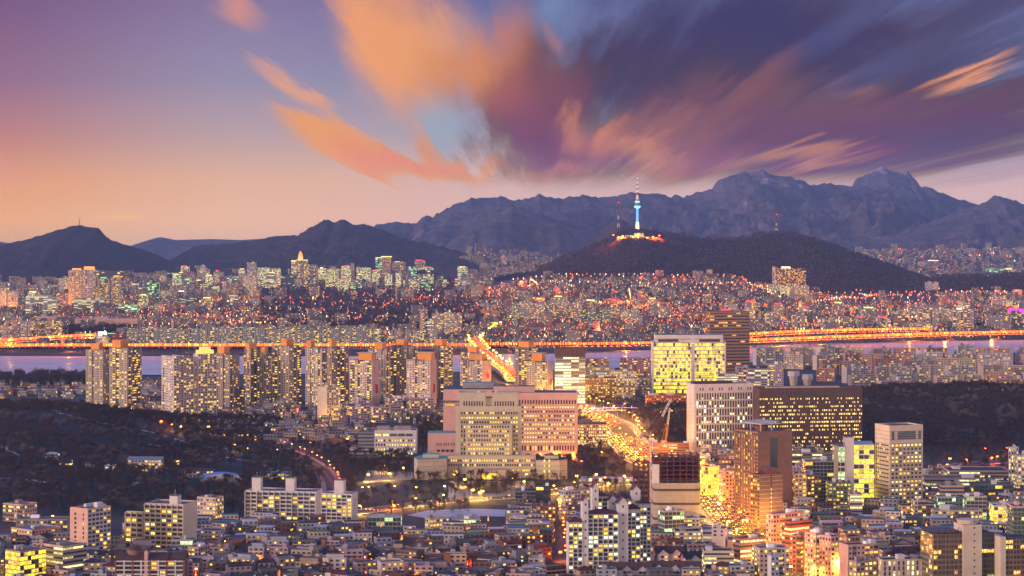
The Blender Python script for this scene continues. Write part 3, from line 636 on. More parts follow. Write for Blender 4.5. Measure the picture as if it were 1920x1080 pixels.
def yellow_glass():
    b = Bld('office_tower', 'broad glass office building with every storey glowing yellow and a white top band', 'office building', 1224, 1360, 628, 744, 40)
    X, Z = b.X, b.Z; w = MB(); w.box(X(1226), X(1358.5), .5, 39, 0, Z(643), 0, 1, 3.3, 5.6); b.add('curtain_wall', w, [A_GLS, GREY_ROOF])
    w = MB(); w.box(X(1229), X(1356), 1, 38, Z(643), b.h, 0, 1); w.box(X(1234), X(1272), .75, 1, Z(641), Z(635), 2); w.box(X(1311), X(1350), .75, 1, Z(641), Z(635), 2)
    b.add('top_band', w, [WHITE, GREY_ROOF, BROWNST])
    w = MB(); w.box(X(1296), X(1302.5), -1.2, .5, 0, Z(644), 0); w.box(X(1223.5), X(1226), -.5, 39, 0, Z(641), 0); w.box(X(1358.5), X(1361), -.5, 39, 0, Z(641), 0); b.add('pier', w, [WHITE])
    f = MB()
    for i in range(15): z = 6 * i + 5.2; f.box(X(1226), X(1296), .1, .5, z, z + .9, 0); f.box(X(1302.5), X(1358.5), .1, .5, z, z + .9, 0)
    b.add('spandrel_band', f, [CONC])
yellow_glass()
def striped_tower():
    b = Cb('office_tower', 'dark high-rise with horizontal bronze bands rising behind the yellow glass building', 'office tower', 1325, 1331, 1407, 585, 716, 12, 'L')
    w = MB(); w.box(0, b.W, 0, b.D, 0, b.h, 0, 1, 4, 5.4); b.add('wall', w, [A_STR, DARK_ROOF], (.3, .2, .15, 1))
    f = MB(); n = 22
    for i in range(n): z = b.h * (i + .0) / n; f.box(-.5, b.W + .5, -.5, b.D + .5, z, z + 2.2, 0)
    f.box(-.5, b.W + .5, -.5, b.D + .5, b.h - 2, b.h + 1, 0, 1); b.add('spandrel_band', f, [plain('bronze panel', (.36, .2, .12, 1), .4, metal=.4), DARK_ROOF])
striped_tower()
def left_office():
    b = Bld('office_building', 'white five storey office block, half ribbon windows half square windows, by the wooded slope', 'office building', 671, 781, 805, 858, 30)
    X, Z = b.X, b.Z; w = MB(); w.box(X(702), X(781), 0, 30, 4, Z(808), 0, 1); parapet(w, X(702), X(781), 0, 30, Z(808), 1, .4, 0); w.box(X(671), X(702) - .1, 1, 26, 4, Z(811), 2, 1, 6, 4.2); w.box(X(680), X(775), 3, 27, 0, 4, 3, 3, 3, 4)
    b.add('wall', w, [WHITE, GREY_ROOF, A_RIB, A_OFF], (.25, .27, .3, 1))
    ws = []
    for j, py in enumerate((828, 836, 844.5, 852.5)): ws += [(X(705.5 + i * 5.1), Z(py), 1.6, 2.5, pick(.68, 'pyw')) for i in range(15)]
    ws += [(X(709 + i * 14.5), Z(818), 8, 3, 'p' if i < 2 else 't') for i in range(5)]
    windows(b.e, ws, 'f', 0)
    for a, c in ((706, 730), (738, 770)):
        q = MB(); q.box(X(a), X(c), 8, 20, Z(808) + .02, Z(800), 0, 1); b.add('roof_housing', q, [CONC, GREY_ROOF])
    b = Bld('pavilion', 'low white pavilion with blue windows beside the five storey office block', 'building', 655, 693, 843, 858, 16); simple(b, (A_RIB, WHITE), (.6, .6, .62, 1), 4, 5, gear=1)
left_office()
def annexes():
    b = Bld('courtroom_annex', 'small salmon pink annex with slit windows between the office block and courthouse', 'building', 802, 856, 812, 866, 30)
    w = MB(); w.box(-b.W / 2, b.W / 2, 0, 30, 0, b.h, 0, 1); b.add('wall', w, [PINKC, TEALC])
    windows(b.e, [(-b.W / 2 + 10 + i * 2.4 + (i // 3) * 1.2, b.h - 14, .8, 3, 'd') for i in range(9)] + [(-b.W / 2 + 12 + i * 5, b.h - 21, 3.6, 2.6, 'd') for i in range(4)] + [(-b.W / 2 + 14 + i * 4.6, 2, 3.6, 4, 'y') for i in range(4)], 'f', 0)
    b = Bld('office_building', 'pale six storey office building with green and yellow lit windows beside the curving road', 'office building', 1083, 1139, 797, 840, 30); simple(b, (A_OFF, PINKC), (.45, .38, .36, 1), 3.4, 3.6)
    windows(b.e, grid(-b.W / 2, b.W / 2, 14, 2, b.h - 3, 6, .6, .5, .7, 'pwyo'), 'f', 0)
annexes()
def brick_tower():
    b = Cb('apartment_tower', 'tall brown brick tower with a dark vertical slot and a white rooftop canopy', 'tower', 1383, 1421, 1490, 812, 965, 62, 'R')
    w = MB(); w.box(b.x0, 0, 0, b.D, 0, b.h, 0, 2, 3.2, 3.2, [1, 0, 0, 0]); parapet(w, b.x0, 0, 0, b.D, b.h, 1.2, .5, 0)
    b.add('wall', w, [BRICKO, A_BAL, GREY_ROOF], (.34, .19, .13, 1))
    n = MB(); n.box(.02, .25, b.D * .36, b.D * .56, b.h * .42, b.h - 5, 0); b.add('stair_window', n, [GDARK])
    for i in range(9):
        n = MB(); x = b.x0 * (i + .8) / 9.6; n.box(x - .5, x + .5, -.9, 0, 2, b.h - 2, 0); b.add('pilaster', n, [BRICKO])
    cx, cy = b.x0 * .5, b.D * .45
    n = MB(); n.cyl(cx, cy, b.h, b.h + 5, 5, 7, 14, 0); b.add('rooftop_drum', n, [BRICK])
    n = MB(); n.box(cx - 15, cx + 15, cy - 11, cy + 11, b.h + 7, b.h + 7.6, 0)
    for i in range(7): n.bar((cx - 14 + i * 4.6, cy - 11, b.h + 8.2), (cx - 14 + i * 4.6, cy + 11, b.h + 9.2), .25, 0)
    for q in (-1, 1):
        for p in (-1, 1): n.bar((cx + q * 8, cy + p * 6, b.h), (cx + q * 8, cy + p * 6, b.h + 7), .4, 0)
    b.add('canopy', n, [WHITE])
    b = Cb('apartment_tower', 'lower orange brick tower with a column of slit windows before the tall brick tower', 'tower', 1410, 1424, 1471, 892, 992, 60, 'R')
    w = MB(); w.box(b.x0, 0, 0, b.D, 0, b.h, 0, 2, 3.2, 3.2, [1, 0, 0, 0]); parapet(w, b.x0, 0, 0, b.D, b.h, 1, .4, 0)
    for i in range(12): z = 4 + i * 3.7; w.box(0, .12, .1, b.D - .1, z, z + .25, 3)
    b.add('wall', w, [BRICKO, A_BAL, GREY_ROOF, WHITE], (.42, .2, .12, 1))
    windows(b.e, [(b.D * .5, 3 + i * 3.7, 1.2, 2.4, 'p' if i < 9 else 'd') for i in range(12)], 'r', .12)
    n = MB(); n.box(b.x0 * .9, b.x0 * .1, b.D * .3, b.D * .8, b.h, b.h + 6, 0, 1); b.add('roof_housing', n, [BRICK, GREY_ROOF])
brick_tower()
def beige_tower():
    b = Cb('office_tower', 'tall beige stone office tower with a dark screened top, standing alone before the wooded rise', 'office tower', 1649, 1668, 1735, 801, 957, 20, 'L')
    w = MB(); w.box(0, b.W, 0, b.D, 0, b.h, 0, 1); parapet(w, 0, b.W, 0, b.D, b.h, 1.4, .6, 0)
    for i in range(19): z = 5 + i * 3.75; w.box(-.1, b.W + .1, -.12, b.D, z, z + .5, 2)
    b.add('wall', w, [CREAM, DARK_ROOF, CONC])
    ws = []; x0 = 3
    for j in range(15): ws += [(3.2 + i * (b.W - 6.4) / 7, 6.4 + j * 3.75, 2.4, 1.9, pick([.1, .6, .45, .6, .5, .7, .1, .25, .2, .1, .7, .6, .2, .3, .9][j], 'yp')) for i in range(8)]
    windows(b.e, ws, 'f', -.12)
    windows(b.e, [(3 + i * (b.D - 6) / 6, 6.4 + j * 3.75, 2.4, 1.7, pick(.06)) for i in range(7) for j in range(15)], 'l', -.12, 60)
    for i, (a, c) in enumerate(((.06, .14), (.24, .78), (.86, .94))):
        n = MB(); n.box(b.W * a, b.W * c, -.2, 0, b.h - 12, b.h - 4, 0)
        for q in range(5): z = b.h - 12 + q * 1.7; n.box(b.W * a, b.W * c, -.4, -.2, z, z + .3, 1)
        b.add('louvre_screen', n, [GDARK, CONC])
    n = MB(); n.cyl(b.W * .55, b.D * .5, b.h, b.h + 1.2, 6, 6, 20, 0); n.box(b.W * .2, b.W * .45, b.D * .3, b.D * .7, b.h, b.h + 1.8, 0); b.add('helipad', n, [GREY_ROOF])
beige_tower()
def glass_pair():
    b = Bld('glass_tower', 'office building of lit green glass split by a tall white concrete fin', 'office tower', 1564, 1640, 832, 952, 28)
    X, Z = b.X, b.Z; w = MB(); w.box(X(1601), X(1639), 0, 26, 0, Z(834), 0, 1, 5, 4.6); w.gable(X(1601), X(1639), 0, 26, Z(834) + .1, 2.4, 'x', 1, 1, 0); b.add('curtain_wall', w, [A_GLS, STEEL])
    w = MB(); w.box(X(1568), X(1585), 3, 26, 0, Z(838), 0, 1, 4, 4.6); b.add('curtain_wall', w, [A_GRN, GREY_ROOF])
    w = MB(); w.box(X(1585), X(1601), -1, 14, 0, Z(820), 0, 1); b.add('fin_wall', w, [WHITE, GREY_ROOF])
    w = MB(); w.prism([(X(1564), 1), (X(1572), 1), (X(1572), 4), (X(1564), 4)], 0, Z(836), 0); b.add('side_panel', w, [CREAM])
glass_pair()
def construction():
    b = Bld('building_under_construction', 'half built tower with bare red steel frame above a finished beige cladding band', 'building', 1225, 1314, 906, 1003, 36)
    X, Z = b.X, b.Z; x0, x1 = X(1225), X(1314); r = 5
    poly = [(x0, r), (x0 + 1.5, 1.5), (x0 + r, 0), (x1 - r, 0), (x1 - 1.5, 1.5), (x1, r), (x1, 36), (x0, 36)]
    w = MB(); w.prism(poly, 0, b.h, 0, 1)
    for py in (921, 947, 975):
        z = Z(py); w.prism([(p[0] * 1.004, p[1] - .15) for p in poly], z, z + 2, 2, 2)
    for i in range(22): z = 2 + i * 2.1; w.prism([(p[0] * 1.001, p[1] - .05) for p in poly], z, z + .12, 3, 3)
    b.add('cladding', w, [plain('beige cladding panel', (.42, .36, .26, 1)), CONC, BROWNST, CONC])
    n = MB(); zt = Z(857); nx = 8
    for i in range(nx):
        for y in (1, 12, 24, 35): x = x0 + 1 + (x1 - x0 - 2) * i / (nx - 1); n.bar((x, y, b.h), (x, y, zt + random.uniform(-1, 2)), .35, 0)
    for q in range(1, 7):
        z = b.h + (zt - b.h) * q / 6
        for y in (1, 12, 24, 35): n.bar((x0 + 1, y, z), (x1 - 1, y, z), .3, 0)
        for i in range(nx): x = x0 + 1 + (x1 - x0 - 2) * i / (nx - 1); n.bar((x, 1, z), (x, 35, z), .25, 0)
    b.add('steel_frame', n, [STEELRED])
    for q in range(1, 6):
        n = MB(); z = b.h + (zt - b.h) * q / 6 - .6; n.box(x0 + 1.6, x1 - 1.6, 2 + (q % 2), 34, z, z + .35, 0); b.add('floor_slab', n, [[NAVY_ROOF, DARK_ROOF, DARK_ROOF][q % 3]])
    n = MB(); n.box(x0 - 1, x0 + 5, -.6, 5, b.h, b.h + 16, 0); b.add('core_wall', n, [WHITE])
    b = Bld('building_under_construction', 'narrow red steel skeleton beside the crane mast and the beige clad tower', 'building', 1189, 1217, 868, 968, 20)
    n = MB(); x0, x1 = -b.W / 2, b.W / 2
    for i in range(4):
        for y in (0, 9, 18): x = x0 + (x1 - x0) * i / 3; n.bar((x, y, 0), (x, y, b.h), .35, 0)
    for q in range(1, 11):
        z = b.h * q / 10
        for y in (0, 9, 18): n.bar((x0, y, z), (x1, y, z), .3, 0)
        for i in range(4): x = x0 + (x1 - x0) * i / 3; n.bar((x, 0, z), (x, 18, z), .25, 0)
    b.add('steel_frame', n, [STEELRED])
    for q in range(0, 9):
        n = MB(); z = b.h * q / 10 + .5; n.box(x0 + .6, x1 - .6, 1, 17.5, z, z + .4, 0); b.add('floor_slab', n, [DARK_ROOF])
    n = MB(); n.box(x0 - 3.4, x0 - .6, 0, 8, 8, 26, 0); b.add('core_wall', n, [WHITE])
construction()
def lattice(m, a, b, w, mi=0, step=4.0, t=.18):
    a, b = Vector(a), Vector(b); d = b - a; L = d.length; d.normalize(); u = d.cross(Vector((0, 1, 0)));
    if u.length < .1: u = Vector((1, 0, 0))
    u.normalize(); v = d.cross(u); n = max(2, int(L / step)); c = [u * w + v * w, -u * w + v * w, -u * w - v * w, u * w - v * w]
    for q in c: m.bar(a + q, b + q, t, mi)
    for i in range(n):
        p, r = a + d * (L * i / n), a + d * (L * (i + 1) / n)
        for j in range(4): m.bar(p + c[j], r + c[(j + 1) % 4], t * .6, mi)
def crane(label, px, pbase, ptop, jib, cjib, mm, jm, Y=None, tip=True):
    Y = Y or Yof(pbase); e = empty('tower_crane', (gx(px, Y), Y, 0), 0, label, 'crane'); k = Y / F; zt = gz(ptop, Y)
    m = MB(); lattice(m, (0, 0, 0), (0, 0, zt), 1.0, 0, 3.5, .22); m.build('mast', [mm], e)
    m = MB(); m.box(-2, 2, -1.6, 1.6, zt, zt + 2.8, 0); m.build('cab', [WHITESTEEL], e)
    jx, jy = gx(jib[0], Y) - gx(px, Y), gz(jib[1], Y); m = MB(); st = Vector((0, 0, zt + 2)); en = Vector((jx, 0, jy)); mid = st.lerp(en, .55)
    lattice(m, st, mid, .8, 0, 3, .2); lattice(m, mid, en, .7, 1, 3, .2); m.build('jib', [jm, WHITESTEEL], e)
    m = MB(); m.bar((0, 0, zt + 2), (cjib[0], 0, zt + cjib[1]), .7, 0); m.box(cjib[0] - 1.5, cjib[0] + 1.5, -1.5, 1.5, zt + cjib[1] - 3, zt + cjib[1], 1); m.build('counter_jib', [jm, CONC], e)
    m = MB(); m.bar((cjib[0] * .6, 0, zt + 9), en, .08, 0); m.bar((0, 0, zt + 2), (cjib[0] * .6, 0, zt + 9), .3, 0); m.build('tie_cable', [STEEL], e)
crane('white lattice tower crane with a raised red and white jib beside the construction tower', 1221, 968, 826, (1258, 748), (-9, 5), WHITESTEEL, STEELRED)
crane('orange tower crane with a steep jib behind the red steel frame', 1247, 862, 838, (1256, 765), (-5, 3), YELSTEEL, YELSTEEL)
crane('thin bright red tower crane mast before the green glass building', 1579, 950, 868, (1574, 838), (4, 2), STEELRED, STEELRED)
# ------------------------------------------------------------------ the riverside group of apartment towers
def apt_tower(label, px0, pxc, px1, ptop, pbase, th, side='R', cols=(.5, .42, .38), mats=None, blank=None, cap=None, bay=4.4, steps=0, grp=None, fl=3.3):
    b = Cb('apartment_tower', label, 'apartment tower', px0, pxc, px1, ptop, pbase, th, side, grp)
    mats = mats or (A_APT, A_DIM); x0, x1, D, h = b.x0, b.x1, b.D, b.h
    m = MB(); main = 0
    sd = [0, 1 if side == 'R' else 1, 1, 1] if blank is None else [0, 2, 1, 2]
    n = steps or 2; cw = (x1 - x0) / n
    for i in range(n):                      # the long face steps in and out by a metre and a half
        off = 1.6 * (i % 2); m.box(x0 + i * cw, x0 + (i + 1) * cw, off, D - .3 * i, 0, h - (1.5 if i % 2 else 0), 0, 3, bay, fl, sd, u0=i * 17)
    for i in range(n + 1): x = x0 + i * cw; m.box(x - .45, x + .45, -.35 if i < n else -.1, 1.9, 0, h + .6, 3 + 1, 3)
    b.add('wall', m, [mats[0], mats[1], blank or mats[1], GREY_ROOF, PLAINW], tuple(cols) + (1,))
    if cap:
        cx = x0 + (x1 - x0) * cap[0]; w = cap[1] * (x1 - x0); c = MB(); c.box(cx - w / 2, cx + w / 2, D * .2, D * .75, h, h + cap[2], 0, 1)
        if cap[3]: c.box(cx - w / 2 - 2, cx + w / 2 + 2, D * .2 - 2, D * .75 + 2, h + cap[2], h + cap[2] + .8, 1)
        b.add('rooftop_tower', c, [ORANGEW, CREAM])
    return b
def objcol(name):
    m, g = mat(name); oi = g.n('ShaderNodeObjectInfo'); t = g.n('ShaderNodeTexCoord').outputs['Object']; k = g.rng(g.noise(t, .1, 4, .6), .3, .7, .85, 1.12)
    return finish(m, g, g.mix(1.0, oi.outputs['Color'], g.xyz(k, k, k), 'MULTIPLY'), .85)
PLAINW = objcol('painted wall')
B1 = (.46, .40, .33); B2 = (.36, .30, .28); B3 = (.56, .50, .47)
apt_tower('tall dark cream tower with many small windows, nearest the water at the city edge', 159, 192, 201, 656, 764, 22, 'R', B1, steps=3, cap=(.45, .5, 9, 0))
apt_tower('taller cream tower joined close beside the dark cream one by the open water', 202, 238, 260, 653, 766, 30, 'R', B1, steps=3, cap=(.2, .5, 11, 0))
apt_tower('white ribbed tower with yellow lit and red glass columns facing the wooded slope', 296, 326, 360, 668, 798, 35, 'L', (.62, .56, .54), (A_BAL, A_APT), steps=4, bay=4.2)
apt_tower('white ribbed tower with a floodlit golden roof crown above the wooded slope', 359, 372, 404, 664, 794, 28, 'L', (.66, .60, .56), (A_BAL, A_APT), steps=4, bay=4.2)
c_ = MB(); k_ = Yof(794) / F; c_.box(0, 34 * k_ * .9, 2, 12, 0, 5, 0); c_.box(4, 18, 4, 10, 5, 9, 0)
o_ = c_.build('golden_crown', [litm('floodlit gold plaster', (1, .55, .12, 1), 1.6)], [o for o in COL.objects if o.name.startswith('apartment_tower') and o.get('label', '').startswith('white ribbed tower with a floodlit')][0]); o_.location = (1, 1, gz(664, Yof(794)))  # the crown's floodlight is put into its plaster as emission
TW = [ # px0, pxc, px1, top, base, th, side, colour, blank end, cap
 (403, 430, 446, 664, 768, 30, 'R', B2, None, (.2, .5, 10, 0), 'dusky brown tower with an orange rooftop box behind the golden crowned tower'),
 (455, 470, 492, 654, 762, 40, 'L', B2, None, (.3, .6, 8, 0), 'slim dusky tower behind the dark slab, between two wider apartment towers'),
 (482, 498, 507, 662, 764, 30, 'R', B2, None, (.5, .5, 8, 0), 'narrow brown tower tight against the broad orange capped tower'),
 (508, 541, 562, 649, 764, 32, 'R', B1, None, (.55, .34, 10, 0), 'broad cream tower with yellow windows and an orange box on its roof'),
 (572, 603, 614, 652, 764, 24, 'R', B3, None, (.1, .3, 10, 0), 'pale tower with a blank concrete end wall beside the broad cream tower'),
 (612, 622, 652, 650, 766, 32, 'L', B2, None, (.2, .3, 10, 0), 'dim brown tower left of the channel of open river between towers'),
 (655, 697, 710, 676, 768, 20, 'R', (.66, .55, .5), PINKC, (.62, .6, 10, 1), 'pink cream tower with flat roofed orange cap and red mark on its blank end'),
 (690, 722, 734, 655, 752, 22, 'R', B3, None, (.5, .5, 9, 1), 'tower with flat capped orange box standing behind the pink cream tower'),
 (733, 772, 783, 648, 750, 25, 'R', B2, None, (.35, .4, 9, 0), 'tall shaded tower with dotted yellow windows between two pink cream towers'),
 (762, 806, 818, 675, 767, 20, 'R', (.66, .55, .5), PINKC, (.7, .6, 10, 1), 'pink cream tower with orange cap, right of the shaded tall tower'),
 (814, 832, 849, 649, 748, 40, 'R', B2, None, (.2, .8, 9, 1), 'dark tower with a wide orange cap rising behind the pink cream tower'),
 (863, 904, 921, 676, 728, 22, 'R', (.6, .5, .46), PINKC, (.6, .6, 9, 1), 'squat looking pink cream tower with orange cap near the bridge end'),
 (864, 890, 903, 661, 716, 30, 'R', B2, None, (.7, .6, 9, 1), 'brown tower with orange cap half hidden behind the squat pink cream tower'),
 (966, 990, 1009, 652, 735, 38, 'R', B2, None, (.5, .8, 9, 0), 'brown tower with an orange cap just right of the glowing bridge'),
 (978, 1026, 1038, 678, 745, 20, 'R', (.6, .52, .46), PINKC, (.55, .4, 12, 1), 'cream tower with orange cap standing before the white glass office'),
]
RED = plain('red painted panel', (.5, .02, .02, 1), .7)
for a in TW:
    b = apt_tower(a[10], *a[:6], a[6], a[7], blank=a[8], cap=a[9], steps=random.choice([2, 3, 4]))
    if a[8] is PINKC:
        m = MB(); m.box(.0, .15, b.D * .45, b.D * .75, b.h * .32, b.h * .5, 0); b.add('name_panel', m, [RED])
def glass_office():
    b = Bld('office_tower', 'white lit glass office tower with staggered dark floors, right of the brown tower', 'office tower', 1041, 1097, 652, 757, 30)
    w = MB(); w.box(-b.W / 2, b.W / 2, 0, 30, 0, b.h, 0, 1, 3, 4.3); o = b.add('curtain_wall', w, [A_WOF, DARK_ROOF], (.3, .33, .33, 1))
    w = MB(); w.box(-b.W / 2 - .4, b.W / 2 + .4, -.4, .2, b.h - 14, b.h + 1, 0); b.add('louvre_screen', w, [BROWNST])
A_WOF = facade('white lit office glass', .94, .62, .75, (1, 1, .5, 1), (1, .95, .7, 1), 1.3, (.05, .07, .07, 1), sill=.2, group=4, rows=.2)
glass_office()
# ------------------------------------------------------------------ mid-distance blocks entered one by one
STY = dict(apt=(A_APT, A_APT), bal=(A_BAL, A_BAL), rib=(A_RIB, A_RIB), off=(A_OFF, A_OFF), gls=(A_GLS, A_GLS), grn=(A_GRN, A_GRN), dgl=(A_DGL, A_DGL), vrt=(A_VRT, A_VRT), down=(A_DOWN, A_DOWN), dim=(A_DIM, A_DIM))
def blk(name, cat, label, px0, px1, top, base, sty, col, depth=18, th=0, pxc=None, side='R', roof=GREY_ROOF, bay=4.0, fl=3.3, gear=2, blank=None, z=None, group=None, zg=0.0):
    if th: b = Cb(name, label, cat, px0, pxc, px1, top, base, th, side, group, z=z, zg=zg)
    else: b = Bld(name, label, cat, px0, px1, top, base, depth, z=z, group=group, zg=zg); b.x0, b.x1 = -b.W / 2, b.W / 2
    simple(b, (STY[sty][0], PLAINW if not blank else blank), tuple(col) + (1,), bay, fl, roof=roof, gear=gear, blank=blank)
    return b
PK = (.55, .42, .40); WH = (.62, .6, .62); GR = (.34, .34, .37); BG = (.5, .44, .35); DK = (.12, .12, .14); OR = (.5, .25, .13); PU = (.42, .36, .46); BR = (.22, .11, .08)
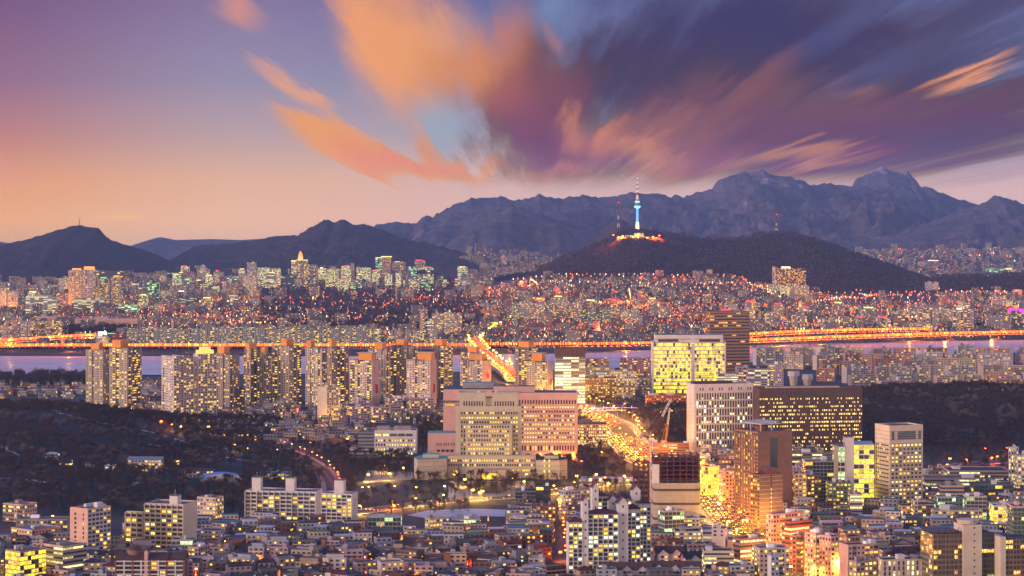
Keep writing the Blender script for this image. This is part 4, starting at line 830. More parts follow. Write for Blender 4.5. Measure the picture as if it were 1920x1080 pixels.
MID = [
 ('office_building', 'white cream end-lit office block standing alone among low houses', 592, 637, 727, 790, 'off', (.66, .56, .5), 0, 34, 613, 'L', CREAM),
 ('office_building', 'slim black monolith block with a lit sign at its foot', 441, 457, 730, 778, 'dim', (.03, .03, .04), 14, 0, None, 'R', BROWNST),
 ('museum_building', 'plain brown stone building with two rows of yellow windows', 1097, 1156, 709, 750, 'off', (.28, .17, .09), 30, 0, None, 'R', None),
 ('hall_building', 'small floodlit beige hall beside the brown stone building', 1156, 1191, 727, 750, 'off', (.6, .45, .28), 20, 0, None, 'R', None),
 ('office_building', 'pale block with square windows behind the brown stone building', 1146, 1191, 697, 745, 'off', (.55, .5, .45), 20, 0, None, 'R', None),
 ('apartment_building', 'reddish apartment slab before the river, left of the yellow glass building', 1163, 1222, 672, 716, 'apt', (.36, .2, .22), 14, 0, None, 'R', None),
 ('apartment_building', 'small reddish apartment slab behind the white glass office tower', 1098, 1142, 673, 712, 'apt', (.36, .2, .22), 14, 0, None, 'R', None),
 ('office_building', 'grey white office block with dark roofs between brown stone building and river', 1098, 1150, 690, 740, 'off', (.4, .42, .42), 20, 0, None, 'R', None),
 ('office_building', 'low lavender wing with a lit strip of windows behind the white concrete block', 1346, 1383, 701, 745, 'rib', PU, 20, 0, None, 'R', None),
 ('office_building', 'blank lavender lift tower between two lavender office wings', 1381, 1403, 689, 745, 'dim', PU, 22, 0, None, 'R', PLAINW),
 ('office_building', 'lavender office wing with long window strips', 1403, 1443, 693, 745, 'rib', PU, 20, 0, None, 'R', None),
 ('office_building', 'tall lavender end block with a few square windows', 1442, 1469, 684, 745, 'dim', PU, 20, 0, None, 'R', None),
 ('school_building', 'low orange red building behind the white concrete office block', 1212, 1300, 742, 778, 'off', (.5, .12, .05), 24, 0, None, 'R', None),
 ('office_building', 'low lit building with green awning left of the white concrete block', 1220, 1292, 832, 858, 'rib', (.3, .14, .08), 18, 0, None, 'R', None),
 ('office_building', 'blue glazed block with white frame left of the concrete fin building', 1510, 1565, 866, 948, 'dgl', (.5, .52, .56), 22, 0, None, 'R', None),
 ('office_building', 'long low building with lit canopy in front of the dark brown block', 1486, 1560, 850, 888, 'rib', (.2, .18, .16), 20, 0, None, 'R', None),
 ('office_building', 'green walled mid-rise with dark windows below the concrete fin building', 1554, 1596, 906, 962, 'off', (.10, .16, .11), 20, 0, None, 'R', None),
 ('office_building', 'brown mid-rise with yellow windows below the blue glazed block', 1500, 1542, 893, 958, 'off', (.22, .15, .12), 20, 24, 1514, 'L', None),
 ('office_building', 'narrow white house-like block below the concrete fin building', 1594, 1617, 928, 976, 'rib', WH, 14, 0, None, 'R', None),
 ('office_building', 'grey stone building with a slotted side beside the brown mid-rise', 1490, 1512, 890, 960, 'off', (.45, .36, .26), 14, 0, None, 'R', None),
 ('office_building', 'long low block with lit ribbon windows under the wooded rise', 1736, 1830, 898, 932, 'rib', (.45, .34, .3), 30, 0, None, 'R', None),
 ('office_building', 'long flat building with roof tanks beside the red lit road', 1780, 1895, 884, 922, 'rib', (.4, .3, .28), 40, 0, None, 'R', None),
 ('office_building', 'tall white tower with small windows at the far end of the red road', 1892, 1912, 840, 936, 'vrt', WH, 18, 30, 1896, 'L', None),
 ('office_building', 'white block with balconies behind the tall white slim tower', 1908, 1950, 856, 940, 'off', WH, 18, 0, None, 'R', None),
 ('office_building', 'dark glass block with one lit window row below the slim white tower', 1826, 1900, 910, 950, 'dgl', (.1, .14, .14), 20, 0, None, 'R', None),
 ('office_building', 'green lit glass corner building among grey mid-rises', 1758, 1792, 933, 972, 'grn', (.3, .42, .38), 16, 0, None, 'R', None),
 ('office_building', 'pale building with a teal lit top floor below the dark glass block', 1812, 1850, 932, 975, 'grn', (.42, .45, .42), 16, 0, None, 'R', None),
 ('office_building', 'white glowing office with horizontal bright floors at the end of a lane', 1864, 1902, 950, 1000, 'gls', WH, 20, 0, None, 'R', None),
 ('office_building', 'beige striped office beside the standing beige tower', 1765, 1808, 912, 955, 'rib', (.5, .38, .28), 20, 0, None, 'R', None),
 ('apartment_building', 'long cream terrace with sloping green roof and dormers', 1752, 1842, 958, 988, 'off', (.42, .38, .36), 16, 0, None, 'R', None),
 ('office_building', 'navy blue block with four bright white windows', 1688, 1728, 975, 1003, 'off', (.06, .09, .14), 16, 0, None, 'R', None),
 ('office_building', 'narrow pale building in front of the standing beige tower', 1714, 1736, 940, 985, 'apt', (.42, .38, .34), 14, 0, None, 'R', None),
 ('office_building', 'bright white office wing right of the red steel frame', 1311, 1350, 876, 930, 'gls', (.62, .5, .36), 26, 22, 1322, 'L', None),
 ('office_building', 'pink framed block with white roof sign beside the road trees', 1349, 1386, 884, 940, 'off', (.56, .38, .32), 24, 22, 1355, 'L', None),
 ('office_building', 'small white building with three dark windows behind the red steel frame', 1311, 1332, 854, 880, 'apt', WH, 14, 0, None, 'R', None),
 ('office_building', 'pink corner building with a blue roof right of the tall brick tower', 1438, 1512, 966, 1034, 'off', (.55, .36, .34), 24, 36, 1450, 'L', None),
 ('office_building', 'red brown block with a bright yellow floor below the pink corner building', 1468, 1528, 980, 1050, 'rib', (.42, .12, .06), 22, 36, 1482, 'L', None),
 ('office_building', 'terracotta block glowing from the lane beside it', 1486, 1516, 1006, 1075, 'dim', (.45, .17, .09), 18, 30, 1502, 'R', None),
 ('office_building', 'pinkish block with blank walls between glowing lanes', 1512, 1560, 1002, 1085, 'off', (.55, .36, .32), 20, 34, 1530, 'L', None),
 ('office_building', 'pink wall block with a small gabled roof house on top', 1540, 1582, 1008, 1090, 'off', (.55, .35, .33), 20, 34, 1558, 'L', None),
 ('office_building', 'salmon coloured building with blank front and two small windows', 1578, 1650, 1024, 1100, 'dim', (.58, .38, .34), 20, 20, 1590, 'L', PLAINW),
 ('office_building', 'long flat topped pale building with narrow vertical windows near the bottom edge', 1648, 1745, 1052, 1110, 'vrt', (.55, .45, .42), 24, 10, 1655, 'L', None),
 ('office_building', 'small brown topped block with blue roof hut at the bottom edge', 1595, 1648, 1055, 1110, 'off', (.42, .3, .28), 20, 30, 1606, 'L', None),
 ('office_building', 'plain white blank block with a blue flat roof at the bottom edge', 1440, 1470, 1044, 1110, 'dim', (.6, .62, .66), 18, 34, 1446, 'L', PLAINW),
 ('office_building', 'brown banded block with roof deck beside the bottom end of the bright road', 1376, 1440, 1012, 1075, 'rib', (.45, .24, .17), 20, 30, 1388, 'L', None),
 ('office_building', 'beige block with black slot windows right of the brown banded block', 1415, 1482, 1030, 1100, 'apt', (.55, .46, .38), 20, 12, 1424, 'L', None),
 ('office_building', 'violet lit shop building left of the bright road', 1318, 1374, 995, 1040, 'rib', (.42, .34, .44), 20, 0, None, 'R', None),
 ('office_building', 'white curved roof hall left of the violet lit building', 1266, 1315, 998, 1035, 'off', (.5, .46, .44), 20, 0, None, 'R', None),
 ('office_building', 'pale block with four small windows below the beige clad tower', 1268, 1326, 973, 1010, 'apt', (.5, .5, .47), 18, 0, None, 'R', None),
 ('office_building', 'green glass fronted block beside the gabled apartment complex', 1236, 1284, 960, 1022, 'grn', (.42, .44, .42), 22, 20, 1246, 'L', None),
 ('office_building', 'lit yellow shop block in front of the white curved hall', 1320, 1376, 1035, 1085, 'rib', (.5, .48, .4), 18, 0, None, 'R', None),
 ('office_building', 'blue grey glass block right of the roundabout garden', 966, 1008, 922, 950, 'dgl', (.16, .22, .3), 18, 0, None, 'R', None),
 ('office_building', 'near black glass block beside the blue grey one', 1005, 1033, 913, 952, 'dgl', (.02, .03, .04), 18, 0, None, 'R', None),
 ('shop_building', 'brick red three storey building beside the orange lit alley', 1006, 1042, 950, 985, 'off', (.22, .09, .07), 16, 0, None, 'R', None),
 ('shop_building', 'blue and white low building with sawtooth roof right of the orange alley', 1047, 1118, 922, 955, 'off', (.42, .5, .6), 26, 30, 1060, 'L', None),
 ('school_building', 'long school building with teal windows beside the snowy field', 845, 840+60, 975, 1002, 'grn', (.36, .42, .42), 18, 0, None, 'R', None),
 ('school_building', 'low white hall with snowy roof and yellow side lighting', 796, 842, 974, 1006, 'off', (.5, .55, .4), 30, 30, 806, 'L', None),
 ('school_building', 'grey green low buildings left of the snowy roofed hall', 690, 752, 970, 995, 'grn', (.3, .36, .36), 18, 0, None, 'R', None),
 ('apartment_building', 'small pinkish office block with lit square windows below the cream slab', 350, 388, 1028, 1068, 'off', (.46, .34, .3), 16, 22, 372, 'R', None),
 ('office_building', 'pink mid-rise with set-back top floor left of the long white slab', 367, 416, 935, 974, 'off', (.55, .46, .46), 18, 24, 404, 'R', None),
 ('office_building', 'green white office with teal glass corner right of the cream slab', 322, 362, 1014, 1046, 'grn', (.42, .44, .44), 16, 0, None, 'R', None),
 ('school_building', 'tan building with rows of arched looking windows and blue roof', 12, 104, 996, 1024, 'apt', (.62, .44, .28), 24, 40, 60, 'R', None),
 ('office_building', 'grey plain block behind the tan building', 30, 126, 975, 1010, 'dim', (.26, .26, .28), 18, 0, None, 'R', PLAINW),
 ('office_building', 'rounded office with bright yellow ribbon windows at the bottom edge', 76, 154, 1026, 1086, 'rib', (.5, .4, .32), 24, 38, 118, 'R', None),
 ('office_building', 'brown framed office with yellow glass walls in the bottom corner', 4, 76, 1036, 1095, 'gls', (.4, .3, .24), 26, 38, 38, 'R', None),
 ('house', 'pink villa with tan hipped roof and orange glowing side', 0, 62, 948, 980, 'apt', (.52, .4, .38), 16, 30, 42, 'R', None),
]
for q in MID:
    nm, lb, p0, p1, tp, bs, st, co, dp, th, pc, sd, bl = q
    roofm = {'blue roof': BLUE_ROOF, 'green roof': GREEN_ROOF, 'snow': SNOW, 'tan hipped': TAN_ROOF, 'dark roofs': NAVY_ROOF}
    rf = next((v for k, v in roofm.items() if k in lb), random.choice([GREY_ROOF, GREY_ROOF, DARK_ROOF, GREEN_ROOF]))
    blk(nm, nm.replace('_', ' '), lb, p0, p1, tp, bs, st, co, dp, th, pc, sd, rf, 3.4, 3.5, blank=bl, gear=random.randint(1, 3))
# ------------------------------------------------------------------ near apartment blocks with balconies
def slab(label, px0, pxc, px1, top, base, th, side, floors, bays, wallm, roofm, lit, lifts=(), orange=(), endm=None, dark='dt', hip=False, kinds='yyp'):
    b = Cb('apartment_building', label, 'apartment building', px0, pxc, px1, top, base, th, side); x0, x1, D, h = b.x0, b.x1, b.D, b.h
    w = MB(); w.box(x0, x1, 0, D, 0, h, 0, 1); parapet(w, x0, x1, 0, D, h, 1.0, .4, 0)
    bw = (x1 - x0) / bays; fh = h / floors
    for i in range(bays + 1):
        x = x0 + i * bw; w.box(x - .28, x + .28, -1.3, 0, 0, h + .4, 0)
    b.add('wall', w, [wallm, roofm])
    if hip: r = MB(); r.hip(x0, x1, -1, D, h + .3, 3.6, 0, .8); b.add('roof', r, [roofm])
    for j in range(1, floors):      # balcony fronts
        f = MB(); z = j * fh; f.box(x0 + .02, x1 - .02, -1.25, -.02, z, z + .22, 0); f.box(x0 + .02, x1 - .02, -1.25, -1.12, z + .22, z + .75, 0); b.add('balcony_band', f, [wallm])
    ws = []
    for j in range(floors):
        for i in range(bays): ws.append((x0 + (i + .5) * bw, j * fh + .85, bw * .78, fh * .58, pick(lit, kinds, dark)))
    random.shuffle(ws); windows(b.e, ws, 'f', -.35)
    ef = 'r' if side == 'R' else 'l'; ex = x1 if side == 'R' else x0
    for px in orange:
        f = MB(); x = x0 + bw * px; f.box(x, x + bw, -1.34, -1.26, h * .5, h * .5 + .6, 0)
        for j in range(2, floors): f.box(x + .2, x + bw - .2, -1.34, -1.28, j * fh + .1, j * fh + .75, 0)
        b.add('orange_panel', f, [BRICKO])
    for lx, lw, lh in lifts:
        f = MB(); x = x0 + (x1 - x0) * lx; f.box(x, x + lw, 3, 10, h, h + lh, 0, 1)
        for s_ in (0, .55): f.box(x + lw * s_, x + lw * (s_ + .45), 2.4, 10.5, h + lh, h + lh + .9, 1, 1)
        b.add('lift_tower', f, [WHITE, GREY_ROOF]); f = MB(); f.bar((x + lw / 2, 6, h + lh + .9), (x + lw / 2, 6, h + lh + 5), .12, 0); b.add('antenna', f, [STEEL])
    return b
slab('long white eight storey slab with two rooftop lift towers above the dark houses', 457, 592, 601, 924, 984, 10, 'R', 8, 12, WHITE, GREY_ROOF, .2, [(.08, 8, 12), (.56, 8, 12)], orange=(0, 2, 5, 8))
bs_ = slab('shorter white slab with one lift tower and painted characters on its end wall', 602, 660, 668, 928, 990, 12, 'R', 9, 6, WHITE, GREY_ROOF, .3, [(.38, 8.5, 12)])
for i in range(3):
    m_ = MB(); z_ = bs_.h - 5 - i * 4.2; y_ = bs_.D * .5
    for a_, b_ in ((((-1.2, 0), (1.2, 0)), ((0, 1.2), (0, -1.6)), ((-1.1, -1.6), (1.1, -1.6))), (((-1, 1), (1, 1)), ((-1, 1), (-1.2, -1.4)), ((1, 1), (1, -1.6))), (((-1.2, 1), (1.2, 1)), ((-1.2, -1.2), (1.2, -1.2)), ((0, 1), (0, -1.2))))[i][:2]: m_.bar((.1, y_ + a_[0], z_ + a_[1]), (.1, y_ + b_[0], z_ + b_[1]), .16, 0)
    m_.build('painted_character', [NAVY_ROOF], bs_.e)
slab('cream twelve storey slab with lower left wing and rooftop stair house', 268, 344, 361, 948, 1040, 16, 'R', 11, 7, CREAM, GREY_ROOF, .25, [(.6, 7, 7)])
slab('stepped lower cream wing joined to the cream twelve storey slab', 234, 268, 270, 962, 1036, 16, 'R', 8, 3, CREAM, GREY_ROOF, .25)
b = Cb('apartment_building', 'pink stone block with square windows and blue grey glazed flank near bottom left', 'apartment building', 127, 165, 199, 956, 1052, 35, 'R')
simple(b, (A_BAL, PINKC), (.5, .5, .54, 1), 4, 3.3, blank=None, roof=GREEN_ROOF)
f = MB(); f.box(b.x0 - .3, 0, -.3, .0, 0, b.h + .2, 0); b.add('front_wall', f, [PINKC])
windows(b.e, [(b.x0 * .85, 4 + j * 5, 1.6, 1.8, 'd') for j in range(2)] + [(b.x0 * (.25 + .45 * i), b.h - 5 - j * 3.6, [1.2, 2, 1.1][i % 3], 2, pick(.15)) for i in range(2) for j in range(9)], 'f', -.3)
def gabled():
    e0 = Cb('apartment_building', 'tall white complex of gabled apartment towers with maroon roofs and green lit windows', 'apartment building', 1066, 1103, 1228, 955, 1092, 6, 'L')
    e = e0.e; k = e0.k; X = lambda px: gx(px, e0.Y) - e.location.x; Z = lambda py: gz(py, e0.Y)
    segs = [(1066, 1092, 0, 978, 3), (1103, 1160, 1, 964, 6), (1180, 1205, 9, 958, 3), (1206, 1228, 16, 950, 3), (1128, 1150, 26, 938, 2), (1168, 1200, 30, 944, 3)]
    for a, c, y, tp, nb in segs:
        w = MB(); x0, x1, h = X(a), X(c), Z(tp); w.box(x0, x1, y, y + 14, 0, h, 0); bw = (x1 - x0) / nb
        for i in range(nb + 1): w.box(x0 + i * bw - .25, x0 + i * bw + .25, y - 1, y, 0, h, 0)
        e0.add('wall', w, [WHITE]); r = MB(); r.hip(x0, x1, y - 1, y + 14, h, 3.0, 0, .8); e0.add('roof', r, [RED_ROOF])
        fl = int(h / 3.1); ws = [(x0 + (i + .5) * bw, j * 3.1 + .7, bw * .8, 2.1, pick(.42, 'ypw', 'dtt')) for j in range(fl) for i in range(nb)]
        random.shuffle(ws); windows(e, ws, 'f', y - .3, 60)
        ws = [(y + 3 + 4 * i, j * 3.1 + .7, 1.2, 1.7, pick(.2, 'yp')) for j in range(fl - 8, fl) for i in range(3)]
        windows(e, ws, 'r', x1, 30)
    for a, c, y, tp, gh in ((1092, 1103, -.5, 940, 4), (1160, 1180, 3, 946, 5), (1118, 1130, 20, 921, 4), (1196, 1212, 24, 928, 4), (1148, 1166, 18, 945, 4)):
        w = MB(); x0, x1, h = X(a), X(c), Z(tp); w.box(x0, x1, y, y + 11, 0, h, 0); w.gable(x0, x1, y, y + 11, h, gh, 'y', 1, 0, .5); e0.add('stair_tower', w, [WHITE, RED_ROOF])
        windows(e, [((x0 + x1) / 2, h - 3 - i * 6.2, 1.0, 1.6, 'd') for i in range(7)], 'f', y)
gabled()
def villa_row(label, px0, px1, top, base, roofm, n, th=-6, lit=.3):
    b = Bld('terraced_house', label, 'house', px0, px1, top, base, 14, rz=th); x0, x1 = -b.W / 2, b.W / 2; hw = b.h - 5
    w = MB(); w.box(x0, x1, 0, 14, 0, hw, 0); 
    for i in range(n): x = x0 + (i + .5) * b.W / n; w.box(x - 3.4, x + 3.4, -1.6, 0, 0, hw, 0); w.gable(x - 3.4, x + 3.4, -1.6, 3, hw, 2.6, 'y', 0, 0, .5)
    b.add('wall', w, [WHITE]); r = MB(); r.gable(x0, x1, 0, 14, hw, 5, 'x', 0, 1, 1); b.add('roof', r, [roofm, WHITE])
    ws = []
    for i in range(n):
        x = x0 + (i + .5) * b.W / n
        for j in range(max(1, int(hw / 3))): ws += [(x - 1.5, j * 3 + .7, 2.4, 1.8, pick(lit)), (x + 1.5, j * 3 + .7, 2.4, 1.8, pick(lit))]
    windows(b.e, ws, 'f', -1.6)
    for i in range(2):
        r = MB(); x = x0 + b.W * (.25 + .4 * i); r.box(x, x + 1.6, 8, 9.6, hw, hw + 6.5, 0); b.add('chimney', r, [WHITE])
    return b
villa_row('white terraced house with dark brown roof at the bottom edge under the gabled complex', 1132, 1220, 1056, 1100, BROWN_ROOF, 3)
villa_row('longer white terraced house with brown roof and three white gables', 1221, 1312, 1054, 1100, BROWN_ROOF, 3)
villa_row('white gabled villa with brown hipped roof behind the two terraced houses', 1232, 1283, 1026, 1062, BROWN_ROOF, 2, 4)
villa_row('white villa with black roof and tall windows right of the brown roofed villas', 1284, 1326, 1036, 1075, DARK_ROOF, 1, 10)
villa_row('small white house with steep black gable at the bottom edge', 1330, 1362, 1060, 1095, DARK_ROOF, 1, 5)
def brick_gabled():
    b = Bld('apartment_building', 'red brick apartment block with dark gabled roofs and a rounded brick dormer', 'apartment building', 217, 345, 1050, 1110, 16); x0, x1 = -b.W / 2, b.W / 2; h = b.h
    w = MB(); w.box(x0, x1, 0, 16, 0, h, 0)
    for i in range(9): x = x0 + i * b.W / 8; w.box(x - .5, x + .5, -1, 0, 0, h, i % 2)
    for j in range(1, 8): w.box(x0 + .6, x1 - .6, -.9, 0, j * 3.1, j * 3.1 + .8, 1)
    b.add('wall', w, [BRICK, WHITE])
    for a, c in ((0, .42), (.46, .78), (.78, 1)): r = MB(); r.gable(x0 + b.W * a, x0 + b.W * c, 0, 16, h, 4.4, 'x', 0, 1, 1); b.add('roof', r, [BROWN_ROOF, BRICK])
    r = MB(); r.box(x0 + b.W * .42, x0 + b.W * .47, -.6, 8, 0, h + 6, 0); r.gable(x0 + b.W * .42, x0 + b.W * .47, -.6, 8, h + 6, 2, 'y', 1, 0, .4); b.add('stair_tower', r, [PINKC, BROWN_ROOF])
    r = MB(); r.cyl(x0 + b.W * .24, 10, h + 2, h + 6, 5.5, 5.5, 16, 0); r.dome(x0 + b.W * .24, 10, h + 6, 5.5, 3, 16, 3, 1); b.add('drum_dormer', r, [BRICKO, BROWN_ROOF])
    windows(b.e, [(x0 + (i + .5) * b.W / 8, j * 3.1 + .95, b.W / 8 * .7, 1.8, pick(.2, 'yo', 'dt')) for i in range(8) for j in range(7)], 'f', -.3)
brick_gabled()
def curtain_pair():
    b = Cb('glass_tower', 'green glass tower with a projecting tan stone lift shaft at the bottom right', 'office tower', 1746, 1750, 1806, 1002, 1118, 10, 'L'); x1, h, D = b.x1, b.h, b.D
    w = MB(); w.box(0, x1, 0, 26, 0, h, 0, 1, 3, 3.6); b.add('curtain_wall', w, [A_CW, DARK_ROOF], (.28, .2, .13, 1))
    f = MB()
    for i in range(12): x = x1 * i / 11; f.box(x - .12, x + .12, -.4, 0, 0, h + 1.5, 0)
    b.add('mullion', f, [BRICKO]); f = MB()
    f.box(-.3, x1 + .3, -.5, 26.3, h + 1, h + 1.5, 0)
    for i in range(9): f.bar((x1 * i / 9, 0, h), (x1 * (i + 1) / 9, 0, h + 4.5 if i % 2 else h + 1), .2, 0)
    b.add('roof_trellis', f, [BROWNST])
    s = MB(); k = b.k; s.box(x1, x1 + 37 * k, -2, 16, 0, gz(985, b.Y), 0, 1); s.cyl(x1 + 18 * k, 7, gz(985, b.Y), gz(985, b.Y) + 3, 7, 8, 18, 0); b.add('lift_shaft', s, [CREAM, GREY_ROOF])
    windows(b.e, [(x1 + 22 * k, 6 + j * 4.6, 1, 1.2, 'd') for j in range(12)], 'f', -2)
    s = MB(); s.box(x1 + 37 * k, x1 + 66 * k, 2, 24, 0, gz(1003, b.Y), 0, 1, 3, 3.6); b.add('rear_curtain_wall', s, [A_CWL, DARK_ROOF], (.1, .1, .08, 1))
    b = Cb('glass_tower', 'tan framed glass tower with roof trellis cut by the frame at the bottom right', 'office tower', 1868, 1875, 1945, 1012, 1118, 10, 'L'); x1, h = b.x1, b.h
    w = MB(); w.box(4, x1, 0, 26, 0, h, 0, 1, 3, 3.6); b.add('curtain_wall', w, [A_CWL, DARK_ROOF], (.28, .2, .13, 1)); s = MB(); s.box(0, 4, -1, 26, 0, h + 2, 0); b.add('side_wall', s, [CREAM])
    f = MB()
    for i in range(12): x = 4 + (x1 - 4) * i / 11; f.box(x - .12, x + .12, -.4, 0, 0, h + 1.5, 0)
    b.add('mullion', f, [BRICKO])
    b = Bld('office_tower', 'dark green glazed tower edge behind the tan framed glass tower', 'office tower', 1900, 1960, 952, 1060, 24); simple(b, (A_CW, PINKC), (.16, .2, .16, 1), 3, 3.4)
A_CW = facade('gridded green glass', .84, .66, .12, (1, .55, .08, 1), (1, .75, .2, 1), 1.5, (.03, .06, .045, 1), sill=.2, group=1)
A_CWL = facade('gridded dark glass', .84, .66, .28, (1, .55, .08, 1), (1, .75, .2, 1), 1.5, (.015, .025, .025, 1), sill=.2, group=2)
curtain_pair()
ORD = 'first second third fourth fifth sixth seventh eighth ninth tenth eleventh twelfth thirteenth fourteenth fifteenth sixteenth seventeenth eighteenth nineteenth twentieth'.split()
ORD += ['twenty ' + o for o in ORD[:9]] + ['thirtieth'] + ['thirty ' + o for o in ORD[:9]] + ['fortieth'] + ['forty ' + o for o in ORD[:9]]
# ------------------------------------------------------------------ gently rising city ground beyond the river
def zcity(x, y):
    px = 960 + x / y * F
    a = interp([(860, 0), (960, 55), (1050, 74), (1370, 72), (1450, 40), (1530, 16), (1760, 14), (1960, 20)], px) * sm(6500, 8750, y)
    b = interp([(200, 20), (330, 52), (840, 56), (900, 120), (980, 120), (1080, 60), (1500, 60), (1620, 118), (1980, 130)], px) * sm(10300, 14800, y)
    return max(a, b)
def slopes():
    for nm, pa, pb, ya, yb, nr, nc in (('sloping_ground', 850, 2000, 6400, 9300, 40, 120), ('sloping_ground', 180, 2050, 10300, 15400, 40, 200)):
        ys = np.array([[ya + (yb - ya) * j / (nr - 1)] * nc for j in range(nr)]); xs = np.array([[gx(pa + (pb - pa) * i / (nc - 1), ys[j, 0]) for i in range(nc)] for j in range(nr)])
        zs = np.array([[zcity(xs[j, i], ys[j, i]) - .6 for i in range(nc)] for j in range(nr)])
        rgrid(nm, xs, ys, zs, M_GROUND)
slopes()
OCC = []   # far footprints (px0, px1, Y0, Y1)
def far(name, label, px0, px1, top, base, sty='apt', col=GR, depth=16, bay=4.5, fl=3.2, crown=None, zg=0.0, piers=0, Y=None, mats=None, group=None):
    Yb = Y or Yof(base, zg); o = Bld(name, label, name.replace('_', ' '), px0, px1, top, base, depth, z=Yb, zg=zg, group=group); x0, x1, h = -o.W / 2, o.W / 2, o.h
    OCC.append((px0 - 2, px1 + 2, Yb - 20, Yb + depth + 25))
    m = MB(); m.box(x0, x1, 0, depth, -fl * 12, h, 0, 1, bay, fl)
    for i in range(piers + 1 if piers else 0): x = x0 + (x1 - x0) * i / piers; m.box(x - .9, x + .9, -1, 0, 0, h + 4, 2, 2)
    for i in range(random.randint(1, 3)): x = random.uniform(x0, x1 - (x1 - x0) * .3); m.box(x, x + (x1 - x0) * .2, depth * .3, depth * .7, h, h + random.uniform(2, 5), 2, 2)
    w = m.build('wall', list(mats or (STY[sty][0], GREY_ROOF, PLAINW)), o.e); w.color = tuple(col) + (1,)
    if crown:
        c = MB(); a, b, hh, mt = crown; c.box(x0 + (x1 - x0) * a, x0 + (x1 - x0) * b, -.4, depth * .8, h + .1, h + hh, 0); c.build('roof_sign', [mt], o.e)
    return o
G_OR = glow('floodlit orange roof', (1, .3, .05, 1), 2.2); G_RE = glow('red roof sign', (1, .03, .08, 1), 2.5); G_WH = glow('white roof sign', (1, .9, .7, 1), 2.6); G_GR = glow('green roof light', (.15, 1, .35, 1), 1.2); G_YE = glow('yellow roof light', (1, .75, .2, 1), 2.2); G_MA = glow('magenta screen', (1, .04, .75, 1), 1.6); G_CY = glow('cyan roof light', (.2, .8, 1, 1), 1.6)  # orange roofs and crowns glow by emission in place of floodlights
LG = (.50, .46, .44); TEAL = (.28, .38, .38); TAN = (.5, .36, .28); NV = (.1, .12, .18)
# north bank slabs in one long row
x = 238; i = 0
while x < 690:
    w = random.choice([30, 34, 40]); far('apartment_slab', f'grey green slab with pale piers, {ORD[i]} of the long north bank row counted from the floodlit pavilion', x, x + w, 614 + random.uniform(-1.5, 1.5), 646, 'apt', (.30, .34, .33), 12, 4.2, 2.9, piers=2); x += w + 2.5; i += 1
for i, (a, b, t, bs, c) in enumerate([(0, 12, 612, 640, PK), (12, 36, 611, 639, PK), (37, 50, 604, 634, LG), (50, 69, 603, 633, PK), (71, 84, 603, 632, TAN), (85, 101, 600, 630, TAN), (102, 116, 602, 630, TAN)]):
    far('apartment_slab', f'pink slab beside the rising riverside road, {ORD[i]} counted from the city edge', a, b, t, bs, 'apt', c, 14, 4, 2.9)
for i, (a, b) in enumerate([(733, 748), (750, 766), (768, 786), (788, 802), (804, 820)]): far('apartment_slab', f'low grey slab in front of the two pale towers, {ORD[i]} of five', a, b, 620, 642, 'apt', LG, 12, 4, 3)
for i, (a, b, t, c, st) in enumerate([(787, 801, 580, PK, 'dim'), (798, 809, 598, LG, 'rib'), (810, 831, 587, LG, 'bal'), (833, 850, 586, LG, 'bal'), (850, 866, 588, GR, 'bal')]):
    far('apartment_tower', ['pinkish slim tower left of the pale riverside pair', 'small lit block at the foot of the pinkish slim tower', 'pale tower facing the river, one of the left pair', 'white ribbed tower between two pale ones facing the river', 'grey tower at the end of the pale riverside group'][i], a, b, t, 626, st, c, 18, 4, 3)
x = 960; i = 0
while x < 1195:
    w = random.uniform(11, 17); hi = x < 1080; far('apartment_slab', f'{"pale tall" if hi else "grey lower"} slab in the crowded hillside row, {ORD[i]} from the glowing junction', x, x + w, (569 if hi else 580) + random.uniform(-2, 3), 607 + random.uniform(-2, 2), 'bal', random.choice([LG, (.56, .52, .5), TEAL]), 16, 4, 2.9); x += w + random.uniform(-1, 3); i += 1
# the long museum, a floodlit club, the warehouse
b = far('museum_building', 'very long low pale stone museum building with one dark doorway beyond the river', 122, 258, 597, 616, 'dim', (.5, .42, .38), 40, 400, 40, mats=(PINKC, GREY_ROOF, PINKC)); m = MB(); m.box(b.X(135), b.X(142), -.3, 0, 6, 14, 0); m.box(b.X(168), b.X(172), -.3, 0, 3, 24, 0); m.build('doorway', [GDARK], b.e)
b = far('museum_building', 'shorter wing of the pale museum with a dark square opening', 70, 121, 593, 612, 'dim', (.5, .42, .38), 40, 400, 40, mats=(PINKC, GREY_ROOF, PINKC)); m = MB(); m.box(b.X(78), b.X(87), -.3, 0, 14, 22, 0); m.build('opening', [GDARK], b.e)
b = far('pavilion', 'dark red riverside pavilion with a bright white roof sign and green roof', 202, 237, 626, 645, 'dim', (.3, .06, .06), 30, 5, 4, crown=(-.5, .4, 1, G_GR)); m = MB(); m.box(b.X(184), b.X(200), -2, 0, 17, 28, 0); m.build('sign', [G_WH], b.e)
far('pavilion', 'white round fronted hall under the bright roof sign', 181, 202, 631, 648, 'off', (.6, .55, .5), 20, 4, 4)
